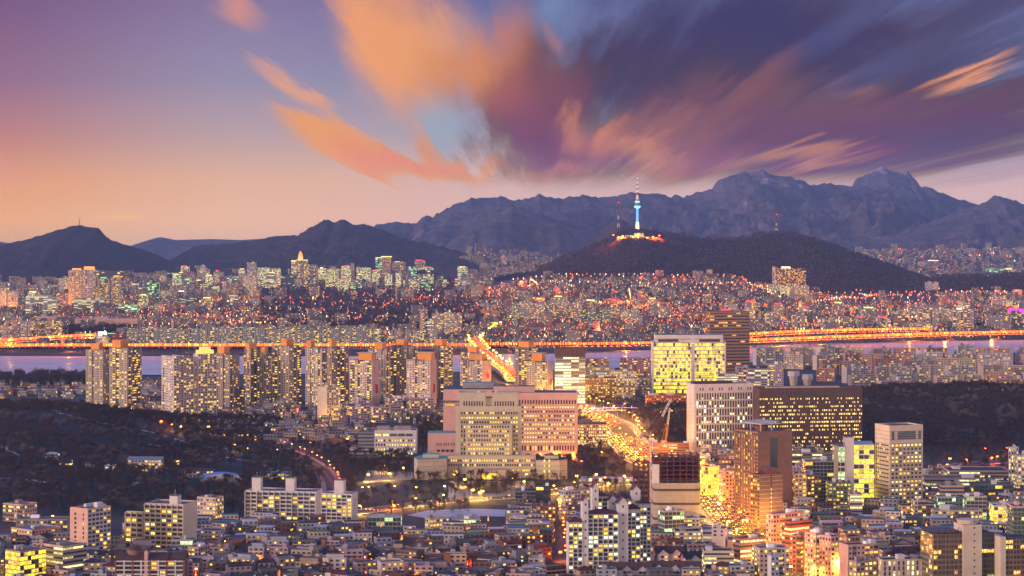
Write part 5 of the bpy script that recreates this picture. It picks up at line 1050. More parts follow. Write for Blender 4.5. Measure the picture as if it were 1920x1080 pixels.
FARL = [
 ('office_tower', 'slim tower with orange lit crown left of its taller twin', 128, 153, 506, 578, 'apt', TAN, (.3, .9, 5, G_OR)), ('office_tower', 'tower with a red and gold lit crown and cranes above', 155, 178, 505, 578, 'apt', (.42, .36, .4), (.1, .9, 9, G_OR)),
 ('office_tower', 'shorter cream tower in front of the red crowned tower', 166, 182, 517, 577, 'apt', TAN, None), ('office_tower', 'tower with green lit top floors', 184, 205, 522, 574, 'apt', TAN, (.2, .7, 4, G_GR)), ('office_tower', 'black glass high-rise behind the green topped tower', 176, 230, 508, 572, 'dgl', NV, None), ('office_tower', 'brown tower with green mark at its top, right of the black high-rise', 208, 226, 519, 575, 'apt', TAN, (.3, .8, 4, G_OR)),
 ('office_building', 'wide white lit office block with stepped base near the left edge', 48, 106, 556, 590, 'rib', LG, None), ('office_building', 'grey office block with rows of pale windows below the twin towers', 138, 195, 559, 588, 'rib', LG, None), ('office_building', 'lit teal block right of the grey office block', 222, 257, 571, 592, 'grn', TEAL, None),
 ('apartment_tower', 'grey tower at the left edge of the far city', 0, 12, 540, 582, 'dim', LG, None), ('apartment_tower', 'dark gridded tower second from the left edge', 14, 33, 546, 582, 'apt', GR, None), ('apartment_tower', 'reddish mid-rise group left of the orange crowned tower', 106, 127, 549, 577, 'apt', (.42, .22, .24), None), ('apartment_tower', 'grey tower behind the orange crowned tower', 111, 128, 521, 560, 'dim', LG, None),
 ('office_tower', 'green glass tower with dark cap beneath the wooded hill end', 276, 298, 526, 562, 'grn', (.05, .16, .14), None), ('office_tower', 'grey tower right of the green glass tower', 299, 311, 517, 546, 'dim', LG, None), ('office_building', 'cream lit block below the grey tower', 298, 326, 545, 560, 'off', BG, None), ('office_building', 'bright pink screened building in the left far city', 330, 345, 548, 560, 'off', PK, (.1, .9, 5, G_WH)), ('stadium_building', 'long grey arena building with horizontal lines', 310, 368, 559, 574, 'rib', (.32, .34, .4), None),
 ('office_building', 'long lit block with many yellow windows below the arena', 262, 325, 573, 586, 'off', BG, None), ('hall_building', 'green floodlit hall on the hillside', 310, 342, 512, 524, 'grn', (.3, .42, .22), None), ('office_building', 'small teal topped building above the green floodlit hall', 322, 340, 502, 512, 'off', TEAL, (.1, .9, 3, G_CY)), ('apartment_tower', 'dark red topped building behind the green hall', 347, 371, 501, 514, 'dim', (.36, .22, .2), None),
 ('apartment_tower', 'pale gridded slab with teal edge in the left far city', 369, 393, 505, 536, 'bal', LG, None), ('apartment_tower', 'grey wide tower right of the pale gridded slab', 396, 432, 519, 534, 'dim', LG, None), ('apartment_tower', 'tall grey residential tower in the middle of the left far city', 446, 466, 517, 538, 'apt', LG, None), ('office_building', 'lit block with red sign among grey towers', 414, 424, 530, 552, 'off', PK, (.1, .9, 4, G_RE)), ('office_building', 'pair of lit white blocks left of the dark green tower', 455, 480, 520, 560, 'off', LG, None),
 ('office_tower', 'white lit tower left of the teal office pair', 463, 480, 492, 540, 'bal', LG, None), ('office_tower', 'green grey lit office left of downtown', 482, 506, 502, 540, 'down', TEAL, None), ('office_tower', 'pale yellow lit office beside the green grey one', 508, 526, 504, 540, 'down', TAN, None), ('office_tower', 'teal glass pair at the foot of the tallest downtown tower', 526, 556, 516, 542, 'dgl', (.05, .2, .2), None),
 ('office_tower', 'thin golden edged tower left of the tallest downtown tower', 546, 556, 490, 540, 'down', TAN, (0, 1, 4, G_YE)), ('office_tower', 'tallest downtown tower with a glowing orange beehive crown', 556, 577, 488, 541, 'apt', (.25, .2, .22), (0, 1, 2, G_YE)), ('office_tower', 'dark tower joined to the orange crowned tallest tower', 577, 595, 496, 541, 'apt', (.2, .18, .24), None),
 ('office_tower', 'yellow lit slab with a blue sign downtown', 597, 611, 503, 540, 'down', TAN, (.2, .6, 3, G_WH)), ('office_tower', 'cream lit broad slab right of the blue signed slab', 612, 635, 504, 540, 'down', (.5, .5, .38), None), ('office_tower', 'white edged tower with red side sign downtown', 640, 658, 499, 535, 'down', LG, (.3, .8, 3, G_RE)), ('office_tower', 'plain pinkish shaft between lit downtown offices', 658, 664, 494, 531, 'dim', TAN, None), ('office_tower', 'wide green lit downtown office with flat top', 668, 695, 502, 532, 'down', (.4, .44, .36), None), ('office_tower', 'grey wide block standing behind the green lit office', 668, 692, 485, 510, 'rib', LG, (-.2, .1, 3, G_YE)),
 ('office_tower', 'dark green glass tower left of the pink golden crowned tower', 704, 716, 484, 532, 'grn', (.14, .26, .24), (0, 1, 3, G_YE)), ('office_tower', 'pink stone tower with golden lit crown, second highest downtown', 716, 733, 482, 533, 'dim', (.46, .3, .3), (-.1, 1.1, 4, G_YE)), ('office_tower', 'dark wide tower with a lit top line right of the pink tower', 735, 760, 491, 530, 'apt', (.2, .18, .24), (.2, .6, 2, G_YE)),
 ('office_tower', 'teal glass tower right of the dark wide tower', 762, 781, 500, 529, 'grn', (.1, .26, .28), None), ('office_tower', 'dark block with twin red roof signs', 777, 797, 489, 520, 'dim', (.28, .22, .28), (.1, .8, 5, G_RE)), ('office_tower', 'broad yellow lit department store like block', 783, 813, 501, 522, 'down', (.5, .44, .34), None), ('office_tower', 'red roofed lit block right of the broad yellow one', 815, 838, 499, 517, 'down', TAN, (.1, .9, 2, G_RE)), ('hotel_building', 'large pale hotel block glowing with room lights at the right end of downtown', 832, 872, 489, 513, 'down', (.5, .46, .4), (0, .25, 3, G_MA)), ('office_building', 'white and green low building with blue roof below the hotel', 866, 912, 528, 538, 'rib', LG, None), ('office_tower', 'lone pink domed tower right of downtown', 939, 951, 484, 501, 'dim', (.5, .34, .3), None), ('office_building', 'small block with a bright white box on its roof near the hotel', 872, 881, 488, 500, 'off', LG, (0, 1, 5, G_WH)),
 ('hotel_building', 'dark glass hotel reflecting orange lights at the foot of the tower hill', 1458, 1511, 503, 532, 'refl', (.2, .1, .06), (.15, .45, 6, G_WH)), ('hotel_shaft', 'plain white lift shaft left of the dark glass hotel', 1449, 1456, 501, 534, 'dim', (.7, .62, .6), None), ('apartment_building', 'white terraced building below the dark glass hotel', 1440, 1466, 534, 556, 'off', LG, None), ('apartment_building', 'pale towers group under the dark hotel', 1486, 1517, 535, 560, 'bal', LG, None), ('apartment_building', 'floodlit podium between the white terraced building and pale towers group', 1464, 1488, 536, 559, 'down', BG, None), ('apartment_building', 'low red brown building right of the pale towers group', 1528, 1556, 551, 562, 'dim', (.36, .1, .1), None),
 ('hotel_tower', 'grey blocks with blue lights at the right foot of the tower hill', 1700, 1713, 490, 507, 'dim', GR, (0, 1, 2, G_CY)), ('hotel_tower', 'middle grey block between two hotel towers on the right', 1722, 1740, 491, 513, 'dim', GR, None), ('hotel_tower', 'dark tower with flared white roof and golden edges', 1742, 1758, 489, 516, 'apt', (.2, .16, .2), (-.1, 1.1, 3, G_WH)), ('apartment_tower', 'pale apartment tower standing in dark woods on the right', 1736, 1760, 529, 548, 'apt', LG, None), ('sports_hall', 'green floodlit hall far to the right', 1851, 1883, 505, 520, 'grn', (.2, .6, .4), (-.2, 1.1, 1, G_GR)), ('office_building', 'pale block with bright roof sign beside the green hall', 1793, 1812, 507, 515, 'off', LG, (.1, .8, 5, G_YE)), ('office_building', 'lit block with golden roof sign right of the green hall', 1884, 1906, 505, 516, 'off', LG, (.1, .6, 6, G_YE)),  # the green hall's floodlight is put into its wall colour
 ('apartment_tower', 'white tower left of the violet lit north bank block', 1436, 1452, 588, 617, 'bal', LG, None), ('office_building', 'violet floodlit north bank block', 1453, 1478, 601, 617, 'dim', (.5, .3, .7), None), ('apartment_tower', 'pinkish pair of towers right of the violet block', 1486, 1513, 590, 620, 'apt', (.5, .38, .36), None), ('apartment_slab', 'white slab brightly lit from the riverside road', 1535, 1570, 599, 623, 'bal', (.6, .5, .42), None), ('apartment_tower', 'pale tower right of the bright riverside slab', 1574, 1597, 596, 622, 'bal', LG, None),  # violet floodlight on the north bank block is put into its wall colour
 ('apartment_slab', 'long white slab high on the right north bank', 1673, 1702, 584, 602, 'bal', LG, None), ('apartment_tower', 'brick red frame shaped building by the riverside road', 1676, 1697, 593, 624, 'dgl', (.45, .22, .22), None), ('apartment_tower', 'grey tower behind the brick framed building', 1703, 1722, 573, 600, 'bal', GR, None), ('apartment_tower', 'broad pinkish tower right of the brick framed building', 1722, 1764, 577, 621, 'apt', (.45, .36, .38), None), ('apartment_tower', 'grey shaded pair behind the broad pinkish tower', 1762, 1786, 579, 606, 'bal', LG, None), ('apartment_tower', 'rounded pink tower with white roof light', 1788, 1826, 580, 621, 'apt', (.46, .34, .34), (.2, .4, 3, G_WH)), ('apartment_tower', 'dotted dark tower with blank left wall near the right edge', 1850, 1892, 590, 622, 'apt', (.34, .28, .32), None), ('apartment_tower', 'pale pair of towers above the magenta screen', 1862, 1886, 557, 578, 'bal', LG, None), ('office_building', 'yellow lit office above the magenta screen', 1886, 1913, 562, 577, 'down', GR, None), ('department_store', 'building wrapped in a bright magenta screen at the right edge', 1891, 1935, 579, 596, 'dim', PK, None),
 ('office_building', 'dark blue glass building with slanted roof on the hillside', 966, 1003, 556, 576, 'dgl', (.08, .2, .3), None), ('office_building', 'cream block with lit sign above the pale hillside row', 1004, 1020, 560, 577, 'dim', (.6, .55, .45), (.2, .8, 2, G_YE)), ('office_building', 'pair of bright topped long halls on the hillside', 1192, 1235, 555, 564, 'dim', (.5, .3, .24), (0, .45, 3, G_WH)), ('office_building', 'red brick apartments beside the bronze high-rise', 1255, 1300, 572, 584, 'dim', (.42, .18, .14), None), ('office_building', 'reddish squat building left of the bronze high-rise', 1303, 1326, 588, 602, 'dim', (.3, .1, .12), None), ('apartment_tower', 'tall pale pair of blocks below the eastern hill end', 1382, 1400, 532, 550, 'apt', LG, None), ('mosque_tower', 'white twin minaret building on the slope', 1408, 1418, 537, 552, 'dim', (.6, .56, .54), None), ('office_building', 'small beige office glowing between hillside houses', 1345, 1372, 551, 561, 'off', BG, None), ('office_building', 'green lit row building right of the bronze high-rise', 1407, 1428, 607, 617, 'grn', (.2, .3, .3), None), ('shop_building', 'cream lit small block beside the junction with an upright sign', 922, 930, 604, 616, 'gls', (.5, .35, .2), None),
]
STY['refl'] = (facade('dark glass with reflected city lights', .94, .84, .33, (1, .3, .04, 1), (.35, 1, .2, 1), 1.4, (.02, .025, .02, 1), sill=.08),) * 2  # reflected lights are drawn as glowing orange and green panes
for q in FARL:
    nm, lb, a, b_, t, bs, st, c, cr = q
    Yg = Yof(bs); 
    for _ in range(4): Yg = Yof(bs, zcity(gx((a + b_) / 2, Yg), Yg))
    zg = zcity(gx((a + b_) / 2, Yg), Yg)
    if 'dark glass hotel' in lb and bs < 536: Yg = 8600; zg = gz(bs, Yg)
    o = far(nm, lb, a, b_, t, bs, st, c, 20, 4.5 if Yg < 9000 else 5.5, 3.4 if Yg < 9000 else 4.2, cr, zg, Y=Yg)
    if 'beehive' in lb:
        for i, (w_, h_) in enumerate(((12, 16), (9, 12), (5, 8))): m = MB(); z_ = o.h + 2 + (0, 16, 28)[i]; m.cyl(-8, 8, z_, z_ + h_, w_, w_ * .85, 12, 0); m.build('crown_tier', [G_OR if i else glow('gold crown', (1, .55, .15, 1), 1.6)], o.e)
    if 'magenta screen at' in lb: m = MB(); m.box(-o.W / 2, o.W / 2, -1, -.2, 2, o.h, 0); m.build('screen', [G_MA], o.e)
    if 'domed' in lb: m = MB(); m.dome(0, 10, o.h, o.W * .5, 18, 14, 4, 0); m.build('dome', [PINKC], o.e)
# the crowd of mid-rises round the downtown towers and the western district
rc = random.Random(31); CC = {'pale': (.5, .48, .46), 'pinkish': (.46, .34, .33), 'teal grey': (.26, .38, .38), 'cream': (.5, .45, .33), 'dusky': (.2, .18, .24)}; SS = {'down': 'lit', 'bal': 'dotted', 'rib': 'banded', 'grn': 'green lit', 'apt': 'dark windowed'}; cnt = {}
def crowd(n, pa, pb, ya, yb, hh, sts, where):
    got = []
    for _ in range(n * 12):
        if len(got) >= n: break
        Yg = rc.uniform(ya, yb); px = rc.uniform(pa, pb); w = rc.uniform(20, 48) * F / Yg; zg = zcity(gx(px, Yg), Yg)
        if any(a - w / 2 < px < b + w / 2 and abs((y0 + y1) / 2 - Yg) < 450 for a, b, y0, y1 in OCC): continue
        h = rc.uniform(*hh); top = HZ + (H - zg - h) / Yg * F; cn = rc.choice(list(CC)); st = rc.choice(sts); lb = f'{cn} {SS[st]} mid-rise {where}'; cnt[lb] = cnt.get(lb, 0) + 1
        got.append(far('office_building', lb if cnt[lb] == 1 else f'{ORD[cnt[lb] - 1]} {lb}', px - w / 2, px + w / 2, top, 0, st, CC[cn], 20, 5, 4, rc.choice([None, None, None, (.1, .7, 3, G_RE), (.2, .8, 3, G_YE)]), zg, Y=Yg))
crowd(34, 330, 880, 9300, 10900, (30, 85), ['down', 'down', 'bal', 'grn', 'rib'], 'in the crowd round the orange crowned tower')
crowd(22, 0, 460, 7300, 9600, (25, 60), ['bal', 'apt', 'rib', 'down'], 'in the district west of downtown')
crowd(12, 1360, 1920, 5700, 6900, (25, 50), ['bal', 'apt'], 'among the small houses of the right north bank')
crowd(10, 1000, 1350, 6300, 7600, (18, 36), ['bal', 'off', 'apt'] if False else ['bal', 'apt', 'rib'], 'on the slope behind the pale hillside row')
# ------------------------------------------------------------------ south bank estate on the right
A_EST = facade('estate slab balcony wall', .7, .5, .2, YEL, PALE, 1.1, (.06, .07, .09, 1), blind=.5)
def estate():
    CN = {'cream': (.55, .47, .40), 'pink': (.52, .40, .38), 'pale grey': (.46, .44, .46), 'beige': (.52, .42, .32), 'terracotta': (.46, .26, .2)}
    RN = {'green': GREEN_ROOF, 'dark blue': NAVY_ROOF, 'grey': GREY_ROOF, 'maroon': RED_ROOF}
    rows = [(684, 1408, 'row along the river', 26), (693, 1473, 'second row from the river', 24), (704, 1530, 'third row from the river', 24), (716, 1533, 'middle row', 22), (729, 1592, 'row behind the middle one', 22), (743, 1640, 'last but one row', 22), (758, 1772, 'row by the bare woods', 24)]
    for base, xs, rn, hp in rows:
        x = xs; i = 0
        while x < 1925:
            w = random.uniform(38, 74); cn = random.choice(list(CN)); rf = random.choice(list(RN)); sd = random.choice('RLL'); e = random.uniform(5, 13); th = random.uniform(10, 24)
            if base == 684 and 1562 < x + w / 2 < 1592: cn = 'pale grey'
            Yb = Yof(base + random.uniform(-2, 2)); zg = T(gx(x + w / 2, Yb), Yb)
            lb = f'{cn} slab with {rf} roof, {ORD[i]} from the lavender offices in the {rn} of the estate'
            b = Cb('apartment_slab', lb, 'apartment building', x, x + (w - e if sd == 'R' else e), x + w, base - hp - 4 + random.uniform(-5, 4), base, th, sd, z=Yb, zg=max(0, zg - 1)); b.D = min(b.D, 16)
            m = MB(); m.box(b.x0, b.x1, 0, b.D, -4, b.h, 0, 1, 4.6, 3.3, [0, 2, 0, 2]); n = max(2, int((b.x1 - b.x0) / 18))
            for k in range(n + 1): xx = b.x0 + (b.x1 - b.x0) * k / n; m.box(xx - .6, xx + .6, -1.4, 0, 0, b.h + 1.4, 2, 2)
            m.box(b.x0 + .1, b.x1 - .1, -.9, 0, b.h - .8, b.h + 1.1, 2, 2)
            wl = m.build('wall', [A_EST, RN[rf], PLAINW], b.e); wl.color = CN[cn] + (1,)
            for k in range(random.randint(1, 3)):
                q = MB(); xx = random.uniform(b.x0 + 2, b.x1 - 8); q.box(xx, xx + 5, 4, 9, b.h + .02, b.h + random.uniform(3, 6), 0); q.build('stair_head', [random.choice([WHITE, TEALC, CONC])], b.e)
            FOOT.append((gx(x, Yb) - 3, gx(x + w, Yb) + 3, Yb - 5, Yb + 30)); x += w + random.uniform(0, 6); i += 1
estate()
# two curious white tanks over a sloping hall
for i, px in enumerate((1488, 1514)):
    Yt = Yof(727); e = empty('roof_tank', (gx(px, Yt), Yt, 0), 0, ['white octagonal tank above the slanted concrete hall, the one nearer the lavender block', 'white octagonal tank above the slanted concrete hall, the lower one'][i], 'tank')
    z = gz([696, 702][i], Yt); m = MB(); m.cyl(0, 0, z - 8, z, 9.5, 9.5, 8, 0); m.build('tank_body', [WHITE], e); m = MB(); m.cyl(0, 0, 0, z - 8, 5, 7.5, 8, 0); m.build('support', [CREAM], e)
# ------------------------------------------------------------------ countless small houses of the far city: one mass
TINTS = [tuple(v * .55 for v in q) for q in [(.50, .42, .40), (.42, .36, .38), (.30, .28, .32), (.54, .48, .44), (.34, .18, .16), (.46, .40, .46), (.25, .24, .28), (.56, .44, .34), (.38, .42, .42)]]
class Far:
    def __init__(s): s.v = []; s.f = []; s.m = []; s.uv = []; s.t = []
    def box(s, x, y, z, w, d, h, a, tint, r, top=1):
        ca, sa = math.cos(a), math.sin(a); i = len(s.v)
        p = [(x + ca * u - sa * v, y + sa * u + ca * v) for u, v in ((-w / 2, -d / 2), (w / 2, -d / 2), (w / 2, d / 2), (-w / 2, d / 2))]
        s.v += [(q[0], q[1], z - 3) for q in p] + [(q[0], q[1], z + h) for q in p]
        nb = max(1, round(w / 3.6)); nd = max(1, round(d / 3.6)); nf = max(1, round(h / 3.1))
        for k, n in enumerate((nb, nd, nb, nd)):
            j = (k + 1) % 4; s.f.append((i + k, i + j, i + 4 + j, i + 4 + k)); s.m.append(0); u = k * 9; s.uv += [(u, 0), (u + n, 0), (u + n, nf), (u, nf)]; s.t.append(tint + (r,))
        s.f.append((i + 4, i + 5, i + 6, i + 7)); s.m.append(top); s.uv += [(0, 0)] * 4; s.t.append(tint + (r,))
    def build(s, name, mats, kind='stuff'):
        me = bpy.data.meshes.new(name); me.from_pydata(s.v, [], s.f)
        for x in mats: me.materials.append(x)
        me.polygons.foreach_set('material_index', s.m); uv = me.uv_layers.new(name='UVMap'); uv.data.foreach_set('uv', np.array(s.uv, dtype=np.float32).ravel())
        at = me.attributes.new('tint', 'FLOAT_COLOR', 'FACE'); at.data.foreach_set('color', np.array(s.t, dtype=np.float32).ravel()); me.update()
        o = bpy.data.objects.new(name, me); COL.objects.link(o); o['kind'] = kind; return o
def occupied(px, y):
    for a, b, y0, y1 in OCC:
        if a < px < b and y0 < y < y1: return True
    return False
DARKP = [(480, 870, 6300, 9600), (860, 905, 5800, 7200), (640, 800, 5600, 6300), (1300, 1330, 5900, 6500), (1528, 1765, 7450, 8900), (1765, 1960, 8300, 9000)]       # parkland without buildings
DARKP += [(780, 880, 9600, 11500)]
def wooded(px, y): return any(a < px < b and y0 < y < y1 for a, b, y0, y1 in DARKP)
def mass():
    f = Far(); rnd = random.Random(3); y = 5080.0
    while y < 15000:
        sp = 17 + (y - 5200) * .0048; X = gx(-30, y)
        dens = .8
        while X < gx(1950, y):
            px = 960 + X / y * F
            if y < interp([(0, 5060), (900, 5060), (1240, 5120), (1400, 5240), (1560, 5380), (1960, 5520)], px): X += sp; continue
            if 8650 < y < 10400 and px > 925 and not (px > 1745 and y < 8900): X += sp; continue
            if y > 10900 and px < 330: X += sp * 2; continue
            p = .1 if wooded(px, y) else dens
            if y < 5500 and px < 1000: p *= .3
            if rnd.random() < p and not occupied(px, y):
                big = rnd.random(); c = rnd.random()
                if y > 7800 and px < 900 and big < .16: w, d, h = rnd.uniform(18, 40), 16, rnd.uniform(22, 55)
                elif big < .035: w, d, h = rnd.uniform(18, 40), 14, rnd.uniform(18, 38)
                elif big < .15: w, d, h = rnd.uniform(14, 24), 14, rnd.uniform(10, 20)
                else: w, d, h = rnd.uniform(8, 14), rnd.uniform(8, 13), rnd.uniform(5, 10)
                if y > 10300: w *= 1.5; h *= 1.25
                xx, yy = X + rnd.uniform(-.4, .4) * sp, y + rnd.uniform(-.4, .4) * sp
                f.box(xx, yy, zcity(xx, yy), w, d, h, rnd.choice([-.3, -.1, .12, .3, .5]) + rnd.uniform(-.06, .06), rnd.choice(TINTS), rnd.random(), rnd.choice([1, 1, 1, 2, 3]))
            X += sp * rnd.uniform(.8, 1.5)
        y += sp * 1.25
    return f.build('house', [A_FAR, GREY_ROOF, DARK_ROOF, GREEN_ROOF])
mass()
# ------------------------------------------------------------------ countless lamps of the far city: one mass
LC = {'amber': (1, .15, .012, 1), 'red': (1, .05, .01, 1), 'white': (1, .7, .35, 1), 'yellow': (1, .38, .04, 1), 'green': (.5, 1, .3, 1)}
GL = [glow('far lamp ' + k, c, s) for (k, c), s in zip(LC.items(), (3.6, 3.6, 3.2, 3.4, 2.0))]
LD = []
for c_, p_ in (((1, .28, .03), 260000), ((1, .10, .02), 260000)):
    l_ = bpy.data.lights.new('city lamp light', 'POINT'); l_.color = c_; l_.energy = p_; l_.shadow_soft_size = 2; LD.append(l_)
def lamps():
    f = Far(); r = random.Random(9)
    def put(x, y, k, s=None, dz=0):
        px = 960 + x / y * F; s = s or r.choice((1.2, 1.6, 2.0, 2.9)) * y / 8000; z = zcity(x, y) + r.uniform(8, 12) + dz; f.box(x, y, z + 3, s, s, s, 0, (1, 1, 1), 0, k); 
        for q in range(1, 5): f.m[-1 - q] = k
    for _ in range(4600):
        y = 5150 + 9500 * r.random() ** 1.3; px = r.uniform(-20, 1940); x = gx(px, y)
        if 8650 < y < 10400 and px > 925 and not (px > 1745 and y < 8900): continue
        if y > 10900 and px < 330: continue
        if y > 10000 and 930 < px < 1600: continue
        if mn.noise(Vector((x / 260, y / 420, 0))) < r.uniform(-.35, .35): continue
        w = (7, 6, 2, 4, 1) if px > 860 else (4, 3, 4, 5, 2); put(x, y, r.choices(range(5), w)[0])
    for _ in range(230):   # streets: strings of like lamps
        y = r.uniform(5400, 8500); px = r.uniform(860, 1900) if r.random() < .7 else r.uniform(0, 860); x = gx(px, y); a = r.choice([.2, 1.3, 1.9, 2.9]) + r.uniform(-.3, .3); k = r.choices(range(5), (7, 6, 1, 4, 0))[0]
        for q in range(r.randint(4, 13)):
            if 8600 < y < 10400: break
            x += math.cos(a) * 32; y += math.sin(a) * 32; put(x, y, k)
    for px in range(960, 1400, 11):       # the road round the foot of the tower hill
        y = 8560; put(gx(px + r.uniform(-3, 3), y), y, r.choice([0, 3, 3]), 3.2, 3)
    so_ = f.build('street_light', [GL[0], GL[0], GL[1], GL[2], GL[3], GL[4]])
    for k in range(110):  # added point lights at random spots, for warm glow on the far walls
        y = r.uniform(5350, 8500); px = r.uniform(860, 1930) if r.random() < .7 else r.uniform(0, 860); x = gx(px, y); l = LD[r.choice((0, 0, 1))]
        if mn.noise(Vector((x / 260, y / 420, 0))) < -.1: continue
        o = bpy.data.objects.new('lamp_or_fill_light', l); COL.objects.link(o); o.parent = so_; o.location = (x, y, zcity(x, y) + 14)
def fixl():
    pass
GLM = GL
lamps()
# ------------------------------------------------------------------ tower on the hill and masts
def hill_tower():
    Y = 9900; zg = gz(437, Y); e = empty('observation_tower', (gx(1195, Y), Y, zg), 0, 'tall slim observation tower lit blue and white on the wooded hill top', 'tower'); Z = lambda py: gz(py, Y) - zg
    BL = glow('blue floodlit shaft', (.16, .5, 1, 1), 1.5); WL = glow('white floodlit base', (1, .8, .45, 1), 2.0); CY = glow('cyan ring light', (.3, .9, 1, 1), 1.7); PKL = glow('pink floodlit mast', (1, .7, .6, 1), 1.3)  # shaft, base and mast glow by emission in place of floodlights
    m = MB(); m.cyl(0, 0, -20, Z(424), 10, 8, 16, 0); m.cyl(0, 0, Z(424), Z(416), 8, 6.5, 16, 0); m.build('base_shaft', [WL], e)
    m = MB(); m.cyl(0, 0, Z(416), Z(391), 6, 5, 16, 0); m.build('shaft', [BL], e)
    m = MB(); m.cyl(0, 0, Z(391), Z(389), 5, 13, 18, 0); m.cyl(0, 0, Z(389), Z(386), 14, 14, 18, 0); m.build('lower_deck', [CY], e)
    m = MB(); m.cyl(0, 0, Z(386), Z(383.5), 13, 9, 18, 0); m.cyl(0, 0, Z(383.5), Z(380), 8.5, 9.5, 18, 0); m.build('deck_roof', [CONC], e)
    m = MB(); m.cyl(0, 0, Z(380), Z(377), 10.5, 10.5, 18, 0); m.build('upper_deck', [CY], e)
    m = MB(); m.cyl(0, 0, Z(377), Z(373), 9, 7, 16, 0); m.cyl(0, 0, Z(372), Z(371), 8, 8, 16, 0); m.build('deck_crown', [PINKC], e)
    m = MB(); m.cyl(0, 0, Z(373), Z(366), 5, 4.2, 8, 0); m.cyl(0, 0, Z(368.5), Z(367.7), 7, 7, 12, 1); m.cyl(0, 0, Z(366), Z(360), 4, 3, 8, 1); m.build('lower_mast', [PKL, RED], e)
    m = MB()
    for i in range(8): a, b = 360 - i * 4, 356 - i * 4; m.cyl(0, 0, Z(a), Z(b), 3.2 - i * .3, 3.0 - i * .3, 6, i % 2)
    m.build('antenna', [PKL, RED], e); m = MB(); m.cyl(0, 0, Z(328), Z(326.5), 1.8, 1.8, 6, 0); m.build('warning_light', [G_RE], e)
    OL = glow('orange lit terrace', (1, .25, .03, 1), 2.0); r = random.Random(5)  # terraces glow by emission in place of orange light falling on them
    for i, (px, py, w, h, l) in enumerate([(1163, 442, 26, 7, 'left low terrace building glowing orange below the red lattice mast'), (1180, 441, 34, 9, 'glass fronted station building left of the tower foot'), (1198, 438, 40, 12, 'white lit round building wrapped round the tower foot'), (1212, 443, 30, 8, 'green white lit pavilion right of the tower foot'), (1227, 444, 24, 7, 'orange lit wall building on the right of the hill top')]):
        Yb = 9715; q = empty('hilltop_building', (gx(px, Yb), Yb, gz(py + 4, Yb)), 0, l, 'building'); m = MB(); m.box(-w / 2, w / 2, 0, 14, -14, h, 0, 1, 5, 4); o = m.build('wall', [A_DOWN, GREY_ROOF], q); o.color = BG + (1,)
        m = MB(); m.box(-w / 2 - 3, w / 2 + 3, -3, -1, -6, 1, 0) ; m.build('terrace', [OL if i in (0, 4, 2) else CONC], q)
    for px, top, base, lb, k in ((1159.5, 381, 434, 'red and white lattice radio mast left of the observation tower', 1.0), (1456, 403, 438, 'red lattice mast on the eastern hill top', .8)):
        Ym = 9900; zb = gz(base, Ym); q = empty('radio_mast', (gx(px, Ym), Ym, zb), 0, lb, 'mast'); hh = gz(top, Ym) - zb
        for i in range(7):
            m = MB(); a, b = hh * i / 7, hh * (i + 1) / 7; wa, wb = 5 * k * (1 - i / 8), 5 * k * (1 - (i + 1) / 8)
            for s1, s2 in ((-1, -1), (1, -1), (1, 1), (-1, 1)): m.bar((s1 * wa, s2 * wa, a - (8 if i == 0 else 0)), (s1 * wb, s2 * wb, b), .7, 0)
            for s1 in (-1, 1): m.bar((s1 * wa, -wa, a), (-s1 * wb, -wb, b), .4, 0)
            m.build('lattice_section', [[STEELRED, WHITE][i % 2 if i < 4 else 0]], q)
        m = MB(); m.cyl(0, 0, hh, hh + 5, 2.6, 2.6, 6, 0); m.build('warning_light', [G_RE], q)
    e = empty('radio_mast', (gx(149, 12000), 12000, gz(423, 12000)), 0, 'thin red mast on the rocky hill at the far left', 'mast'); m = MB(); m.bar((0, 0, 0), (0, 0, 38), 1.2, 0); m.build('mast_pole', [STEELRED], e)
hill_tower()
# ------------------------------------------------------------------ roads
def rib_pts(pts, step=12.0):
    out = []
    for (x0, y0), (x1, y1) in zip(pts, pts[1:]):
        n = max(1, int(math.hypot(x1 - x0, y1 - y0) / step))
        out += [(x0 + (x1 - x0) * i / n, y0 + (y1 - y0) * i / n) for i in range(n)]
    out.append(pts[-1])
    for _ in range(6): out = [out[0]] + [((a[0] + b[0] * 2 + c[0]) / 4, (a[1] + b[1] * 2 + c[1]) / 4) for a, b, c in zip(out, out[1:], out[2:])] + [out[-1]]
    return out
def side(P, i):
    a, b = P[max(0, i - 1)], P[min(len(P) - 1, i + 1)]; d = math.hypot(b[0] - a[0], b[1] - a[1]) or 1; return (b[1] - a[1]) / d, -(b[0] - a[0]) / d
def strip(b, P, o0, o1, zf, m, dash=None):
    for i in range(len(P) - 1):
        if dash and (i % 2): continue
        n0, n1 = side(P, i), side(P, i + 1); q = []
        for (p, n, o) in ((P[i], n0, o0), (P[i + 1], n1, o0), (P[i + 1], n1, o1), (P[i], n0, o1)):
            x, y = p[0] + n[0] * o, p[1] + n[1] * o; q.append((x, y, zf(x, y)))
        b.quad(q[3], q[0], q[1], q[2], m) if False else b.quad(q[0], q[3], q[2], q[1], m)
